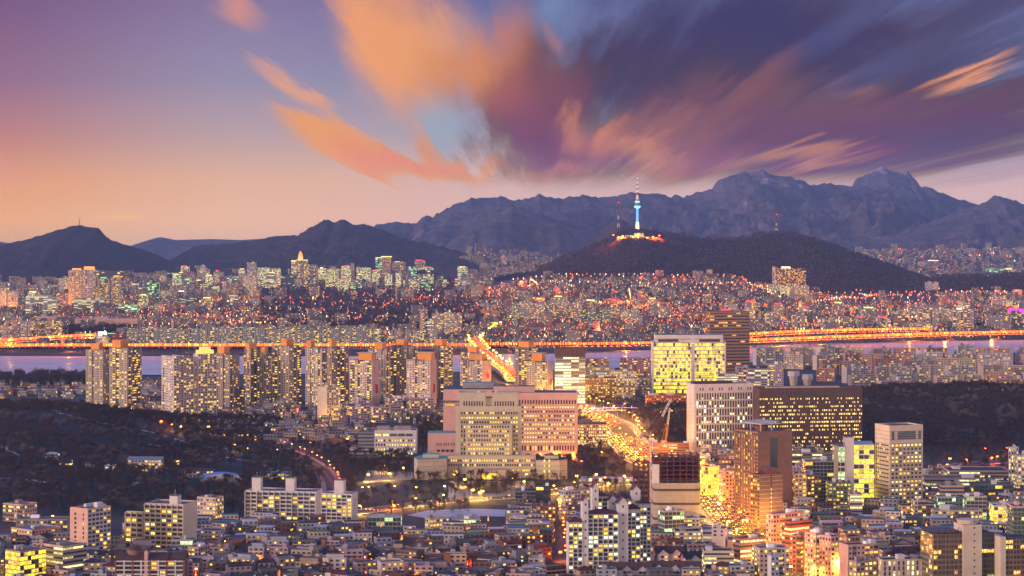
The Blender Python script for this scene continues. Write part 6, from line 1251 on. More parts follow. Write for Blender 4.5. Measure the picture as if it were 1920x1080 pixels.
def road(name, pts, w, zf=None, lanes=4, m=None, pave=True):
    P = rib_pts(pts); zf = zf or (lambda x, y: T(x, y) + .35); b = MB(); strip(b, P, -w / 2, w / 2, zf, 0); o = b.build(name, [m or ASPH]); o['kind'] = 'structure'
    if lanes:
        b = MB()
        for k in range(1, lanes):
            f = -w / 2 + w * k / lanes; strip(b, P, f - .12, f + .12, lambda x, y: zf(x, y) + .02, 0, dash=(k != lanes // 2))
        o2 = b.build('road_marking', [LINEW]); o2['kind'] = 'structure'
    if pave:
        b = MB(); strip(b, P, w / 2, w / 2 + 5, lambda x, y: zf(x, y) + .15, 0); strip(b, P, -w / 2 - 5, -w / 2, lambda x, y: zf(x, y) + .15, 0); o3 = b.build('pavement', [CONC]); o3['kind'] = 'structure'
    return P
def hit(px, py):
    y = 1500.0
    while y < 4500:
        if gz(py, y) <= T(gx(px, y), y): return gx(px, y), y, T(gx(px, y), y)
        y += 5
    y = Yof(py); return gx(px, y), y, 0.0
MAIN = road('avenue', [(222, 1640), (210, 1790), (198, 1967), (196, 2200), (180, 2380), (150, 2520), (140, 2740), (136, 2950), (125, 3070), (95, 3300), (60, 3480), (5, 3800)], 40, lanes=10)
CRT = road('road', [(gx(px, Yof(py)), Yof(py)) for px, py in ((640, 966), (700, 957), (780, 946), (860, 938), (940, 934), (1000, 930), (1060, 918), (1140, 908), (1200, 905))], 20, lanes=4)
LFT = road('road', [hit(px, py)[:2] for px, py in ((628, 938), (622, 905), (606, 882), (575, 862), (545, 848), (500, 836))], 13, lanes=2)
RGT = road('road', [(gx(px, Yof(py)), Yof(py)) for px, py in ((1738, 888), (1800, 872), (1870, 866), (1960, 862))], 22, lanes=2)
ALY = road('street', [(gx(px, Yof(py)), Yof(py)) for px, py in ((1052, 1075), (1050, 1030), (1046, 985), (1038, 950), (1034, 930))], 9, lanes=0, pave=False)
# bridge over the river, then the lit street beyond
BP = [(5, 3800), (-30, 4200), (-62, 4600), (-82, 4950), (-88, 5200)]
def bz(x, y): return 11 * sm(3750, 3950, y) * (1 - .5 * sm(5050, 5250, y))
def bridge():
    P = rib_pts(BP, 20); b = MB(); strip(b, P, -15, 15, lambda x, y: bz(x, y) + .4, 0)
    e = empty('river_bridge', (P[0][0], P[0][1], 0), 0, 'brightly lit road bridge crossing the river beside the orange capped towers', 'bridge')
    def mk(nm, bb, mm): o = bb.build(nm, mm, e, (-P[0][0], -P[0][1], 0)); return o
    mk('deck', b, [ASPH])
    for s in (-15, 15):
        b = MB()
        strip(b, P, s - .2, s + .2, lambda x, y: bz(x, y) + 1.5, 0)
        for i in range(len(P) - 1):
            n0, n1 = side(P, i), side(P, i + 1); a = (P[i][0] + n0[0] * s, P[i][1] + n0[1] * s); c = (P[i + 1][0] + n1[0] * s, P[i + 1][1] + n1[1] * s)
            b.quad((a[0], a[1], bz(*a) - 1.6), (c[0], c[1], bz(*c) - 1.6), (c[0], c[1], bz(*c) + 1.5), (a[0], a[1], bz(*a) + 1.5), 0)
        mk('parapet', b, [CONC])
    for i in range(4, len(P) - 2, 3):
        b = MB(); b.box(P[i][0] - 11, P[i][0] + 11, P[i][1] - 2, P[i][1] + 2, -1, bz(*P[i]) - 1.2, 0); mk('pier', b, [CONC])
    return P
BRP = bridge()
NST = road('avenue', [(-88, 5200), (-84, 5500), (-60, 5900), (-20, 6300), (-10, 6900)], 34, lambda x, y: 1.2 + 4 * (1 - sm(5150, 5300, y)), lanes=0, pave=False)
def highway(name, label, pts, w, z, lampc):
    P = rib_pts(pts, 25); e = empty(name, (P[0][0], P[0][1], 0), 0, label, 'elevated road')
    def mk(nm, bb, mm): return bb.build(nm, mm, e, (-P[0][0], -P[0][1], 0))
    b = MB(); strip(b, P, -w / 2, w / 2, lambda x, y: z, 0); mk('deck', b, [ASPH])
    for s in (-w / 2, w / 2):
        b = MB()
        for i in range(len(P) - 1):
            n0, n1 = side(P, i), side(P, i + 1); a = (P[i][0] + n0[0] * s, P[i][1] + n0[1] * s); c = (P[i + 1][0] + n1[0] * s, P[i + 1][1] + n1[1] * s)
            b.quad((a[0], a[1], z - 2), (c[0], c[1], z - 2), (c[0], c[1], z + 1.1), (a[0], a[1], z + 1.1), 0); b.quad((c[0], c[1], z - 2.01), (a[0], a[1], z - 2.01), (a[0], a[1], z + 1.09), (c[0], c[1], z + 1.09), 0)
        mk('parapet', b, [CONC])
    if z > 4:
        for i in range(2, len(P) - 1, 2): b = MB(); b.box(P[i][0] - 1.5, P[i][0] + 1.5, P[i][1] - 3, P[i][1] + 3, -2, z - 1.8, 0); mk('pier', b, [CONC])
    return [(p[0], p[1], z) for p in P]
pxY = lambda px, Y: (gx(px, Y), Y)
HW = [highway('riverside_highway', 'long straight riverside highway, lit orange, on the far bank left of the bridge', [pxY(-30, 4790), pxY(400, 4790), pxY(700, 4790), pxY(900, 4800)], 20, 6, 'o'),
      highway('riverside_highway', 'lower riverside highway curving along the right far bank, lit orange', [pxY(905, 4800), pxY(1100, 4800), pxY(1240, 4850), pxY(1400, 4960), pxY(1600, 5147), pxY(1750, 5276), pxY(1960, 5400)], 22, 8, 'o'),
      highway('riverside_highway', 'upper elevated road arching over the lower highway on the right far bank', [pxY(1405, 5080), pxY(1460, 5170), pxY(1540, 5260), pxY(1640, 5320), pxY(1740, 5350)], 16, 16, 'o'),
      highway('riverside_highway', 'road ramp rising past the pink slabs at the far left', [pxY(-20, 4960), pxY(60, 5080), pxY(130, 5200), pxY(178, 5260)], 14, 6, 'y')]
# embankment between the highway and the water
M_BANK = plain('river bank', (.05, .04, .04, 1), .95, .3, .02)
ground_poly('river_bank', [(-150, 667.5), (300, 668), (700, 668), (1060, 663), (1230, 656), (1450, 646), (1700, 641), (2080, 635), (2080, 628), (1700, 634), (1450, 640), (1230, 648), (1060, 653), (700, 656), (300, 655), (-150, 654)], .5, M_BANK)
# ------------------------------------------------------------------ footbridge with violet arches
def footbridge():
    Y = Yof(781); e = empty('arched_footbridge', (gx(1165, Y), Y, 0), 0, 'slender footbridge with glowing violet arches crossing the avenue', 'footbridge'); k = Y / F; w = 70 * k
    VL = glow('violet arch light', (.55, .25, 1, 1), 2.4); WL = glow('white deck light', (1, .7, .8, 1), 1.6)
    m = MB(); n = 24
    for i in range(n): a, b = -w + 2 * w * i / n, -w + 2 * w * (i + 1) / n; za, zb = 9 - 2.5 * (a / w) ** 2, 9 - 2.5 * (b / w) ** 2; m.bar((a, 0, za), (b, 0, zb), .6, 0)
    m.build('deck', [WHITE], e); m = MB()
    for i in range(n): a, b = -w + 2 * w * i / n, -w + 2 * w * (i + 1) / n; za, zb = 12.5 - 2.5 * (a / w) ** 2, 12.5 - 2.5 * (b / w) ** 2; m.bar((a, 0, za), (b, 0, zb), .28, 0)
    m.build('handrail_light', [WL], e)
    for i in range(9): x = -w + 2 * w * i / 8; m = MB(); z = 9 - 2.5 * (x / w) ** 2; m.bar((x, 0, z), (x + 1.5, 0, z + 6), .45, 0); m.build('arch_rib', [VL], e)
    for x in (-w * .75, w * .1, w * .8): m = MB(); m.cyl(x, 0, 0, 8, 1.2, 1.2, 8, 0); m.build('pier', [CONC], e)
footbridge()
# ------------------------------------------------------------------ street lamps
LAMPC = {'y': (1, .5, .07, 1), 'o': (1, .27, .015, 1), 'r': (1, .10, .01, 1), 'w': (1, .85, .6, 1)}
LG_ = {k: glow('lamp glass ' + k, v, 20 if k != 'r' else 30) for k, v in LAMPC.items()}
def lamp_meshes():
    out = {}
    p = MB(); p.cyl(0, 0, 0, 8, .14, .09, 6, 0); pm = p.mesh('pole', [CONC]); a = MB(); a.bar((0, 0, 8), (1.4, 0, 8.5), .06, 0); am = a.mesh('arm', [CONC])
    for k, v in LG_.items():
        h = MB(); h.box(-.35, .35, -.3, .3, -.25, .05, 0); out[k] = h.mesh('lamp_head', [v])
    return pm, am, out
PMESH, AMESH, HMESH = lamp_meshes()
LDATA = {}
def light_data(k, P):
    if (k, P) not in LDATA:
        l = bpy.data.lights.new('lamp light', 'POINT'); l.energy = P; l.color = LAMPC[k][:3]; l.shadow_soft_size = .6; LDATA[(k, P)] = l
    return LDATA[(k, P)]
NL = [0]
def lamp(x, y, k, P, label, group, z=None, big=1.0, tall=1.0):
    z = (T(x, y) if z is None else z)
    e = empty('street_lamp', (x, y, z), random.uniform(0, 6.28), label, 'street lamp', group); e.scale = (tall,) * 3; child('pole', PMESH, e); child('arm', AMESH, e); child('lamp_head', HMESH[k], e, (1.5, 0, 8.4), 0, (big * 1.6,) * 3)
    if P: o = bpy.data.objects.new('lamp_or_fill_light', light_data(k, P)); COL.objects.link(o); o.parent = e; o.location = (1.5, 0, 7.6); NL[0] += 1
def along(P, off, step, k, pw, label, group, zf=None, jit=0, big=1.0, tall=1.0):
    acc = step / 2
    for i in range(len(P) - 1):
        d = math.hypot(P[i + 1][0] - P[i][0], P[i + 1][1] - P[i][1]); acc += d
        if acc >= step:
            acc -= step; n = side([p[:2] for p in P], i); x, y = P[i][0] + n[0] * off, P[i][1] + n[1] * off; lamp(x, y, random.choice(k), pw, label, group, (zf(x, y) if zf else None), big, tall)
for o_ in (-22, 22): along(MAIN, o_, 46, 'yo', 46000, 'amber street lamp on the kerb of the bright avenue', 'street lamps along the bright avenue', big=.8, tall=1.7)
along(MAIN, 0, 90, 'o', 22000, 'orange street lamp on the middle strip of the bright avenue', 'street lamps on the avenue middle strip', big=1.5)
for o_ in (-13, 13): along(BRP, o_, 90, 'yo', 110000, 'street lamp on the lit river bridge', 'street lamps on the river bridge', lambda x, y: bz(x, y), big=3)
along(NST, 14, 90, 'yo', 60000, 'street lamp on the bright street beyond the river', 'street lamps beyond the bridge', lambda x, y: 1.5, big=3.5)
along(CRT, 11, 40, 'yyo', 42000, 'yellow street lamp on the road before the courthouse', 'street lamps along the courthouse road', big=1.3)
along(LFT, 7, 34, 'rro', 5000, 'red orange street lamp on the road below the wooded slope', 'street lamps on the slope road')
along(RGT, 12, 60, 'r', 12000, 'red street lamp on the road under the wooded rise', 'street lamps on the red road', big=1.5)
along(ALY, 5, 26, 'or', 2500, 'orange lamp in the alley right of the low houses', 'lamps of the orange alley')
for P in HW:
    for off in (8,): along(P, off, 130, 'o' if P is not HW[3] else 'y', 520000, 'orange lamp on a riverside highway', 'lamps along the riverside highways', lambda x, y, z=P[0][2]: z, big=3)
STAR = [(60, 760, 'y', 1), (112, 762, 'o', 1), (121, 774, 'o', 1), (247, 766, 'y', 3), (443, 834, 'y', 2), (463, 841, 'y', 1), (521, 843, 'y', 1), (650, 823, 'r', 3), (583, 830, 'r', 2), (718, 873, 'y', 3), (733, 888, 'y', 3), (693, 890, 'y', 3), (757, 877, 'y', 2), (783, 914, 'y', 2), (742, 912, 'y', 1), (694, 913, 'y', 1), (677, 914, 'y', 1), (835, 912, 'w', 2), (869, 899, 'y', 3), (884, 919, 'y', 3), (902, 921, 'y', 3), (964, 897, 'y', 2), (981, 903, 'y', 2), (827, 790, 'y', 3), (848, 808, 'o', 1), (990, 981, 'y', 3), (1083, 892, 'y', 3), (1120, 889, 'y', 2), (1107, 899, 'y', 3), (1135, 896, 'o', 2), (1140, 907, 'y', 3), (1093, 865, 'r', 2), (1128, 848, 'o', 2), (1169, 892, 'y', 2), (1177, 901, 'y', 2), (879, 993, 'r', 3), (893, 996, 'r', 3), (912, 1000, 'o', 2), (1109, 766, 'w', 3), (1238, 773, 'y', 3), (1262, 770, 'o', 1), (1200, 790, 'y', 2), (1692, 753, 'r', 2), (1779, 860, 'r', 3), (1763, 880, 'r', 3), (1860, 858, 'r', 3), (1890, 828, 'r', 2), (1850, 828, 'r', 1), (346, 1066, 'r', 3), (1050, 1036, 'r', 3), (62, 985, 'o', 3), (100, 968, 'y', 2), (660, 1040, 'o', 3), (640, 905, 'o', 2), (1500, 1052, 'o', 3), (1506, 1030, 'y', 3), (1530, 1066, 'y', 3), (1470, 1006, 'o', 3), (1448, 1000, 'y', 3), (1340, 905, 'y', 3), (1346, 925, 'y', 3), (1385, 960, 'o', 3), (1400, 975, 'y', 3), (1656, 930, 'y', 2), (625, 1003, 'y', 1), (1420, 1003, 'o', 3), (300, 790, 'r', 3), (285, 780, 'o', 3), (262, 775, 'r', 2), (320, 796, 'o', 1), (640, 782, 'o', 3), (604, 800, 'o', 3), (586, 762, 'y', 2), (560, 768, 'r', 1), (700, 790, 'o', 2), (1150, 757, 'y', 3), (1170, 757, 'o', 2), (1130, 752, 'y', 2), (1010, 965, 'o', 2), (1520, 930, 'y', 2), (1690, 960, 'y', 1), (1610, 985, 'y', 2), (1560, 1000, 'y', 1), (1860, 980, 'w', 2), (520, 1010, 'y', 1), (450, 1030, 'o', 1), (230, 1040, 'o', 1), (480, 1045, 'o', 2), (560, 1060, 'r', 2), (700, 1030, 'o', 2), (745, 1058, 'o', 1), (820, 1040, 'y', 2), (905, 1060, 'o', 2), (960, 1040, 'o', 1), (1000, 1068, 'r', 2), (590, 1030, 'o', 1), (420, 1015, 'y', 1), (1600, 1005, 'o', 2), (1660, 1015, 'y', 2), (1700, 1035, 'o', 1), (1530, 1010, 'o', 3), (1556, 1050, 'o', 3), (1480, 1062, 'y', 3), (1440, 1022, 'o', 3), (1325, 890, 'y', 3), (1350, 945, 'y', 3), (1405, 945, 'o', 3), (1412, 900, 'o', 3), (1500, 730, 'y', 2), (1600, 735, 'o', 2), (1700, 720, 'y', 2), (1780, 735, 'o', 2), (1850, 710, 'y', 3), (1660, 700, 'o', 2), (1560, 705, 'y', 2), (1770, 690, 'o', 3), (1900, 740, 'y', 2), (200, 765, 'y', 3), (235, 768, 'y', 3), (340, 800, 'y', 3), (390, 800, 'y', 3), (480, 775, 'y', 2), (530, 775, 'o', 2), (1120, 735, 'y', 3), (1175, 745, 'y', 3), (1215, 760, 'o', 3)]
PLACES = [(100, 1000, 'the tan building at bottom left'), (163, 1000, 'the pink stone block'), (300, 985, 'the cream slab'), (280, 1060, 'the red brick gabled block'), (392, 955, 'the pink mid-rise'), (530, 950, 'the long white slab'), (635, 955, 'the shorter white slab'), (730, 980, 'the grey green school'), (870, 985, 'the teal windowed school'), (910, 890, 'the courthouse steps'), (1080, 940, 'the sawtooth roof'), (1024, 965, 'the brick red shop'), (1150, 1000, 'the gabled complex'), (1270, 950, 'the beige clad tower'), (1180, 1070, 'the white terraces'), (1350, 1020, 'the violet lit building'), (1445, 940, 'the orange brick tower'), (1475, 1000, 'the pink corner building'), (1540, 1040, 'the glowing pink blocks'), (1600, 940, 'the concrete fin building'), (1615, 1040, 'the salmon building'), (1690, 900, 'the beige office tower'), (1700, 1070, 'the slot windowed building'), (1800, 1040, 'the tan lift shaft'), (1800, 940, 'the long low offices'), (1890, 1040, 'the trellis topped tower'), (1900, 900, 'the slim white tower'), (200, 740, 'the dark cream twin towers'), (350, 780, 'the ribbed towers'), (500, 790, 'the black monolith'), (615, 770, 'the cream end-lit block'), (725, 830, 'the ribbon windowed office'), (830, 830, 'the salmon annex'), (1110, 820, 'the pale six storey office'), (1150, 760, 'the violet footbridge'), (1260, 780, 'the orange crane'), (1750, 800, 'the wooded rise'), (150, 850, 'the wooded slope'), (400, 890, 'the blue arched hall'), (60, 720, 'the open river')]
def near_place(px, py, n=0):
    q = sorted(PLACES, key=lambda a: (a[0] - px) ** 2 + (a[1] - py) ** 2)[n]; dx_, dy_ = px - q[0], py - q[1]
    if abs(dx_) > abs(dy_) * 1.1: d = 'left of' if dx_ < 0 else 'right of'
    else: d = 'behind' if dy_ < 0 else 'in front of'
    return f'{d} {q[2]}'
CN_ = {'y': 'yellow', 'o': 'orange', 'r': 'red', 'w': 'white'}; seen = {}
for px, py, k, s in STAR:
    Y = (H - 8) * F / (py - HZ); x = gx(px, Y)
    for _ in range(5): Y = (H - 8 - T(x, Y)) * F / (py - HZ); x = gx(px, Y)
    lb = f'{["small", "clear", "glaring"][s - 1]} {CN_[k]} street lamp {near_place(px, py)}'; seen[lb] = seen.get(lb, 0) + 1
    if seen[lb] > 1: lb += f', {ORD[seen[lb] - 1]} of these lamps'
    lamp(x, Y, k, [2500, 9000, 26000][s - 1], lb, 'single street lamps', big=[1, 1.4, 2.0][s - 1])
# ------------------------------------------------------------------ cars
def car_mesh(paint, to_us):
    m = MB(); L, w = 4.4, 1.8       # nose towards -y
    m.box(-w / 2, w / 2, -L / 2, L / 2, .28, .85, 0)
    a, b = [(-w / 2 + .08, -1.1, .85), (w / 2 - .08, -1.1, .85), (w / 2 - .08, 1.7, .85), (-w / 2 + .08, 1.7, .85)], [(-w / 2 + .25, -.4, 1.42), (w / 2 - .25, -.4, 1.42), (w / 2 - .25, 1.2, 1.42), (-w / 2 + .25, 1.2, 1.42)]
    for i in range(4): j = (i + 1) % 4; m.quad(a[i], a[j], b[j], b[i], 1)
    m.ngon(b, 0)
    for x in (-.8, .8):
        for y in (-1.35, 1.35): m.box(x - .12, x + .12, y - .33, y + .33, 0, .6, 2)
    return m.mesh('car', [paint, GDARK, DARK_ROOF])
CP = [plain('car paint ' + n, c, .3, .03) for n, c in (('white', (.6, .6, .6, 1)), ('black', (.02, .02, .02, 1)), ('silver', (.3, .31, .33, 1)), ('blue', (.03, .06, .16, 1)))]
CMS = [car_mesh(p, 1) for p in CP]
HL = glow('headlamp', (1, .42, .05, 1), 14); TLI = glow('tail lamp', (1, .06, .01, 1), 36)
hm = MB(); hm.box(-.28, .28, -.08, .0, -.13, .13, 0); HLM = hm.mesh('headlight', [HL]); hm = MB(); hm.box(-.28, .28, .0, .08, -.1, .1, 0); TLM = hm.mesh('tail_light', [TLI])
CARL = {0: ('car driving towards us with yellow headlights on the bright avenue', 'cars coming down the avenue'), 1: ('car driving away with red tail lights on the bright avenue', 'cars going up the avenue')}
NC = [0]
def car(x, y, ang, to_us, zf, lb=None, gr=None):
    k = random.randrange(4); e = bpy.data.objects.new('car', None); COL.objects.link(e); e.location = (x, y, zf); e.rotation_euler = (0, 0, ang + (0 if to_us else math.pi))
    d = CARL[0 if to_us else 1]; tag(e, lb or d[0], 'car', gr or d[1]); child('body', CMS[k], e)
    for sx in (-.6, .6): child('headlight', HLM, e, (sx, -2.2, .62)); child('tail_light', TLM, e, (sx, 2.2, .7))
    NC[0] += 1
def traffic(P, w, lanes, gap, zf, lb=None, y0=0, y1=1e9, gr=None):
    S = []
    for ln in range(lanes):
        off = -w / 2 + w * (ln + .5) / lanes; i = random.uniform(0, gap)
        while i < (len(P) - 2) * 12.0:
            j = int(i / 12.0); 
            if j >= len(P) - 1: break
            n = side(P, j); x, y = P[j][0] + n[0] * off, P[j][1] + n[1] * off
            if y0 < y < y1:
                a = math.atan2(P[j + 1][0] - P[j][0], P[j + 1][1] - P[j][1]); S.append((x, y, -a, off < 0))
            i += random.uniform(.5, 1.5) * gap
    return S
S = traffic(MAIN, 40, 10, 17, None, y0=1700, y1=3700)
S.sort(key=lambda s: s[1])
for i, (x, y, a, tu) in enumerate(S):
    if i < 285: car(x, y, a, tu, T(x, y) + .4)
for x, y, a, tu in traffic(CRT, 20, 4, 42, None): car(x, y, a, tu, T(x, y) + .4, ('car with headlights on the courthouse road' if tu else 'car with red tail lights on the courthouse road'), 'cars on the courthouse road ' + str(int(tu)))
def car_mass(items, name='car'):
    m = MB(); 
    for x, y, z, tu, s in items:
        m.box(x - .9 * s, x + .9 * s, y - 2.2 * s, y + 2.2 * s, z + .3, z + 1.3 * s, 0)
        k = 1 if tu else 2
        for sx in (-.6, .6): m.box(x + (sx - .3) * s, x + (sx + .3) * s, y - 2.3 * s, y - 2.21 * s, z + .45, z + .45 + .32 * s, k)
    o = m.build(name, [CP[1], HL, TLI]); o['kind'] = 'stuff'
it = [(x, y, T(x, y) + .4, tu, 1.0) for x, y, a, tu in S[285:]]
it += [(x, y, bz(x, y) + .5, tu, 1.4) for x, y, a, tu in traffic(rib_pts(BP), 28, 8, 18, None)]
it += [(x, y, 1.6, tu, 1.6) for x, y, a, tu in traffic(rib_pts([(-88, 5200), (-84, 5500), (-60, 5900), (-20, 6300), (-10, 6900)]), 32, 8, 20, None)]
for P in HW: it += [(x, y, P[0][2] + .2, tu, 1.5) for x, y, a, tu in traffic(rib_pts([p[:2] for p in P]), 16, 4, 11, None)]
car_mass(it)
f = Far()  # glow boxes strung close, added to read as one continuous orange line
for P in HW:
    Q = rib_pts([p[:2] for p in P], 5)
    for i, (x, y) in enumerate(Q):
        for o_ in (-9, 9): f.box(x, y + o_, P[0][2] + 3.5 + 4, 2.6, 2.0, 1.7, 0, (1, 1, 1), 0, random.choice([1, 1, 1, 1, 2, 4])); f.m[-5:] = [f.m[-1]] * 5
for px in range(-10, 1930, 13):
    y = 4890 + (max(0, px - 1200) * .75) + random.uniform(-30, 60); f.box(gx(px, y), y, 9, 2, 2, 2, 0, (1, 1, 1), 0, 1); f.m[-5:] = [random.choice([1, 1, 2, 4])] * 5
f.build('street_light', [GL[0], GL[0], GL[1], GL[2], GL[3], GL[4]])
for px, py, k in ((1150, 441, 'r'), (1168, 443, 'o'), (1212, 446, 'o'), (1224, 444, 'r'), (1236, 442, 'r'), (1195, 441, 'y')): lamp(gx(px, 9705), 9705, k, 900000, f'{CN_[k]} glowing lamp {["left of", "right of"][px > 1195]} the foot of the hilltop tower', 'lamps on the tower hill', gz(py + 3, 9705), 5)
for px, py, k, P_ in ((990, 863, 'o', 22000), (1015, 864, 'o', 22000), (1045, 865, 'o', 22000), (1075, 864, 'o', 22000), (850, 905, 'y', 9000), (915, 908, 'y', 9000), (985, 904, 'y', 9000), (612, 792, 'y', 26000), (600, 792, 'o', 20000)):
    Y = Yof(py); lamp(gx(px, Y), Y, k, P_, f'{CN_[k]} floodlight standing at the foot of {near_place(px, py).split(" ", 2)[2] if False else ("the pink office block" if 980 < px and py < 880 else "the courthouse" if px > 700 else "the cream end-lit block")}', 'floodlights at the foot of a building' + str(px > 700) + str(py < 880), 0, 1.2)
import re
# ------------------------------------------------------------------ low houses of the near quarter
WALLS = {k_: tuple(v_ * .82 for v_ in q_) for k_, q_ in {'pinkish': (.50, .38, .36), 'grey': (.32, .32, .35), 'white': (.58, .57, .60), 'brick red': (.24, .10, .07), 'beige': (.48, .40, .30), 'pale blue': (.40, .44, .52), 'brown': (.20, .13, .11), 'cream': (.58, .50, .38), 'dark grey': (.17, .16, .17), 'mauve': (.40, .32, .38)}.items()}
ROOFS = {'grey flat': GREY_ROOF, 'green flat': GREEN_ROOF, 'black flat': DARK_ROOF, 'snowy flat': SNOW, 'blue flat': BLUE_ROOF, 'navy hipped': NAVY_ROOF, 'maroon hipped': RED_ROOF, 'brown gabled': BROWN_ROOF, 'black gabled': DARK_ROOF}
YT = plain('yellow water tank', (.6, .42, .06, 1), .5); BT = plain('blue water tank', (.05, .18, .5, 1), .5)
tm = MB(); tm.cyl(0, 0, 0, 1.8, 1.1, 1.1, 10, 0); tm.dome(0, 0, 1.8, 1.1, .5, 10, 2, 0); TANK = {'yellow': tm.mesh('tank', [YT]), 'blue': tm.mesh('tank', [BT])}
def foot_ok(x, y, r=9, fs=None):
    for a, b, y0, y1 in FOOT:
        if a - r * .4 < x < b + r * .4 and y0 - r < y < y1 + 2: return False
    for P, w in ((MAIN, 30), (CRT, 17), (ALY, 9), (LFT, 12), (RGT, 16)):
        for p in P[::2]:
            if (p[0] - x) ** 2 + (p[1] - y) ** 2 < (w + r * .6) ** 2: return False
    return True
rh = random.Random(21)
def house_spots():
    out = []; y = 1610.0
    while y < 2160:
        x = gx(-30, y) + rh.uniform(0, 12)
        while x < gx(1960, y):
            px = 960 + x / y * F; py = HZ + H / y * F; ok = False
            if px < 350: ok = py > 1000 + (60 - px * .2 if px < 300 else 0) * 0 + (30 if px < 240 else 0)
            elif px < 455: ok = py > 985
            elif px < 680: ok = py > 988
            elif px < 1060: ok = py > 1008 or (px > 940 and py > 975)
            elif px < 1440: ok = py > 1000
            else: ok = py > 948
            if 800 < px < 960 and py < 1008: ok = False
            w = rh.uniform(10, 19)
            if ok and foot_ok(x, y, w * .6): out.append((x, y, w))
            x += w + rh.uniform(1.5, 7)
        y += rh.uniform(17, 21)
    return out
def house(x, y, w, label_seen, i):
    wn = rh.choice(list(WALLS)); rn = rh.choice(list(ROOFS) + ['grey flat', 'grey flat', 'black flat', 'green flat']); right = x > 160; st = rh.choice([2, 3, 3, 4, 4, 5]) + (rh.choice([0, 1, 2, 3]) if right else 0); d = rh.uniform(9, 13); h = st * 3.0; px = 960 + x / y * F; py = HZ + (H - h) / y * F
    flat = 'flat' in rn; ex = rh.choice(['yellow tank', 'blue tank', 'stair head', 'two lit windows', 'dark windows', 'stair head', 'set-back top floor']) if flat else rh.choice(['lit windows', 'dark windows', 'dormer'])
    e = empty('house', (x, y, T(x, y)), rh.uniform(-.5, .5) if not right else rh.uniform(-.3, .6), None, 'house', 'low houses and small blocks of the near quarter')
    ex2 = {'stair head': 'a rooftop stair box'}.get(ex, ex if ex.endswith('windows') or ex.endswith('floor') else 'a ' + ex)
    lb = f'{["", "", "two", "three", "four", "five", "six", "seven", "eight", "nine"][st]} storey {wn} house, {rn} roof, {ex2}, {near_place(px, py)}'
    wc = len(lb.replace('-', ' ').split())
    if wc > 15: lb = f'{wn} house, {rn} roof, {ex2}, {near_place(px, py)}'
    k = label_seen.get(lb, 0); label_seen[lb] = k + 1
    if k: lb = f'{ORD[k]} {wn} house, {rn} roof, {ex2}, {near_place(px, py)}'
    if len(re.findall(r"[A-Za-z0-9][A-Za-z0-9'\u2019-]*", lb)) > 16: lb = lb.replace(', a rooftop', ', rooftop').replace(', a ', ', ').replace('the ', '')
    if len(re.findall(r"[A-Za-z0-9][A-Za-z0-9']*", lb)) > 16: lb = lb.replace(' house', '')
    if len(lb.split()) > 15: lb = lb.replace('left of ', 'by ').replace('right of ', 'by ')
    e['label'] = lb
    m = MB(); x0, x1 = -w / 2, w / 2; m.box(x0, x1, 0, d, -1, h, 0)
    if flat: parapet(m, x0, x1, 0, d, h, .8, .25, 0)
    bal = rh.random() < .45
    for j in range(1, st): m.box(x0 + (.3 if bal else 0), x1 - (.3 if bal else 0), -1.0 if bal else -.12, 0, j * 3 - .1, j * 3 + (.7 if bal else .12), 1 if bal else 0)
    if rh.random() < .3: m.box(x0 - .2, x0 + w * .25, -1.1, 0, 0, h + .9, 1)
    o = m.build('wall', [PLAINW, rh.choice([WHITE, PINKC, CREAM, CONC, BRICK])], e); o.color = WALLS[wn] + (1,)
    r = MB()
    if flat: r.quad((x0 + .25, .25, h + .04), (x1 - .25, .25, h + .04), (x1 - .25, d - .25, h + .04), (x0 + .25, d - .25, h + .04), 0)
    elif 'hipped' in rn: r.hip(x0, x1, 0, d, h, 2.8, 0, .6)
    else: r.gable(x0, x1, 0, d, h, 3, rh.choice('xxy'), 0, 1, .6)
    r.build('roof', [ROOFS[rn], CONC], e)
    if ex == 'yellow tank' or ex == 'blue tank': child('water_tank', TANK[ex.split()[0]], e, (rh.uniform(x0 + 2, x1 - 2), d * .6, h + .1))
    if ex in ('stair head', 'yellow tank', 'blue tank'): q = MB(); a = rh.uniform(x0 + .5, x1 - 4); q.box(a, a + 3.4, d * .45, d - .5, h + .05, h + 3, 0, 1); s_ = q.build('stair_head', [PLAINW, ROOFS[rn]], e); s_.color = WALLS[wn] + (1,)
    if ex == 'set-back top floor': q = MB(); q.box(x0 + 2, x1 - 2, 3, d - .6, h + .05, h + 3, 0, 1); s_ = q.build('top_floor', [PLAINW, GREY_ROOF], e); s_.color = WALLS[wn] + (1,)
    if ex == 'dormer': q = MB(); q.box(-1.2, 1.2, 1.2, 4, h, h + 2, 0); q.gable(-1.2, 1.2, 1.2, 5, h + 2, 1, 'y', 1, 0, .3); q.build('dormer', [CREAM, ROOFS[rn]], e)
    n = max(2, int(w / 3.6)); lit = .0 if ex == 'dark windows' else .22; ws = []
    for j in range(st):
        for i_ in range(n): ws.append((x0 + w * (i_ + .5) / n, j * 3 + .85, rh.choice([1.5, 1.9, 2.4]), 1.5, (rh.choice('yyypwo') if rh.random() < lit else rh.choice('dddt'))))
    if ex in ('two lit windows', 'lit windows'): ws[-1] = ws[-1][:4] + ('y',); ws[-2] = ws[-2][:4] + ('y',)
    vis = ws[-2 * n:] if y > 1700 else ws
    windows(e, vis, 'f', 0 if not bal else -.02)
    sd = 'r' if x < 0 else 'l'; windows(e, [(d * (.3 + .4 * q), h - 2.2 - 3 * j, 1.2, 1.3, 'd' if rh.random() > .15 else 'y') for q in range(2) for j in range(min(2, st))], sd, x1 if sd == 'r' else x0)
sp = house_spots(); sp.sort(key=lambda s: s[1]); ls = {}
for i, (x, y, w) in enumerate(sp[:298]): house(x, y, w, ls, i)
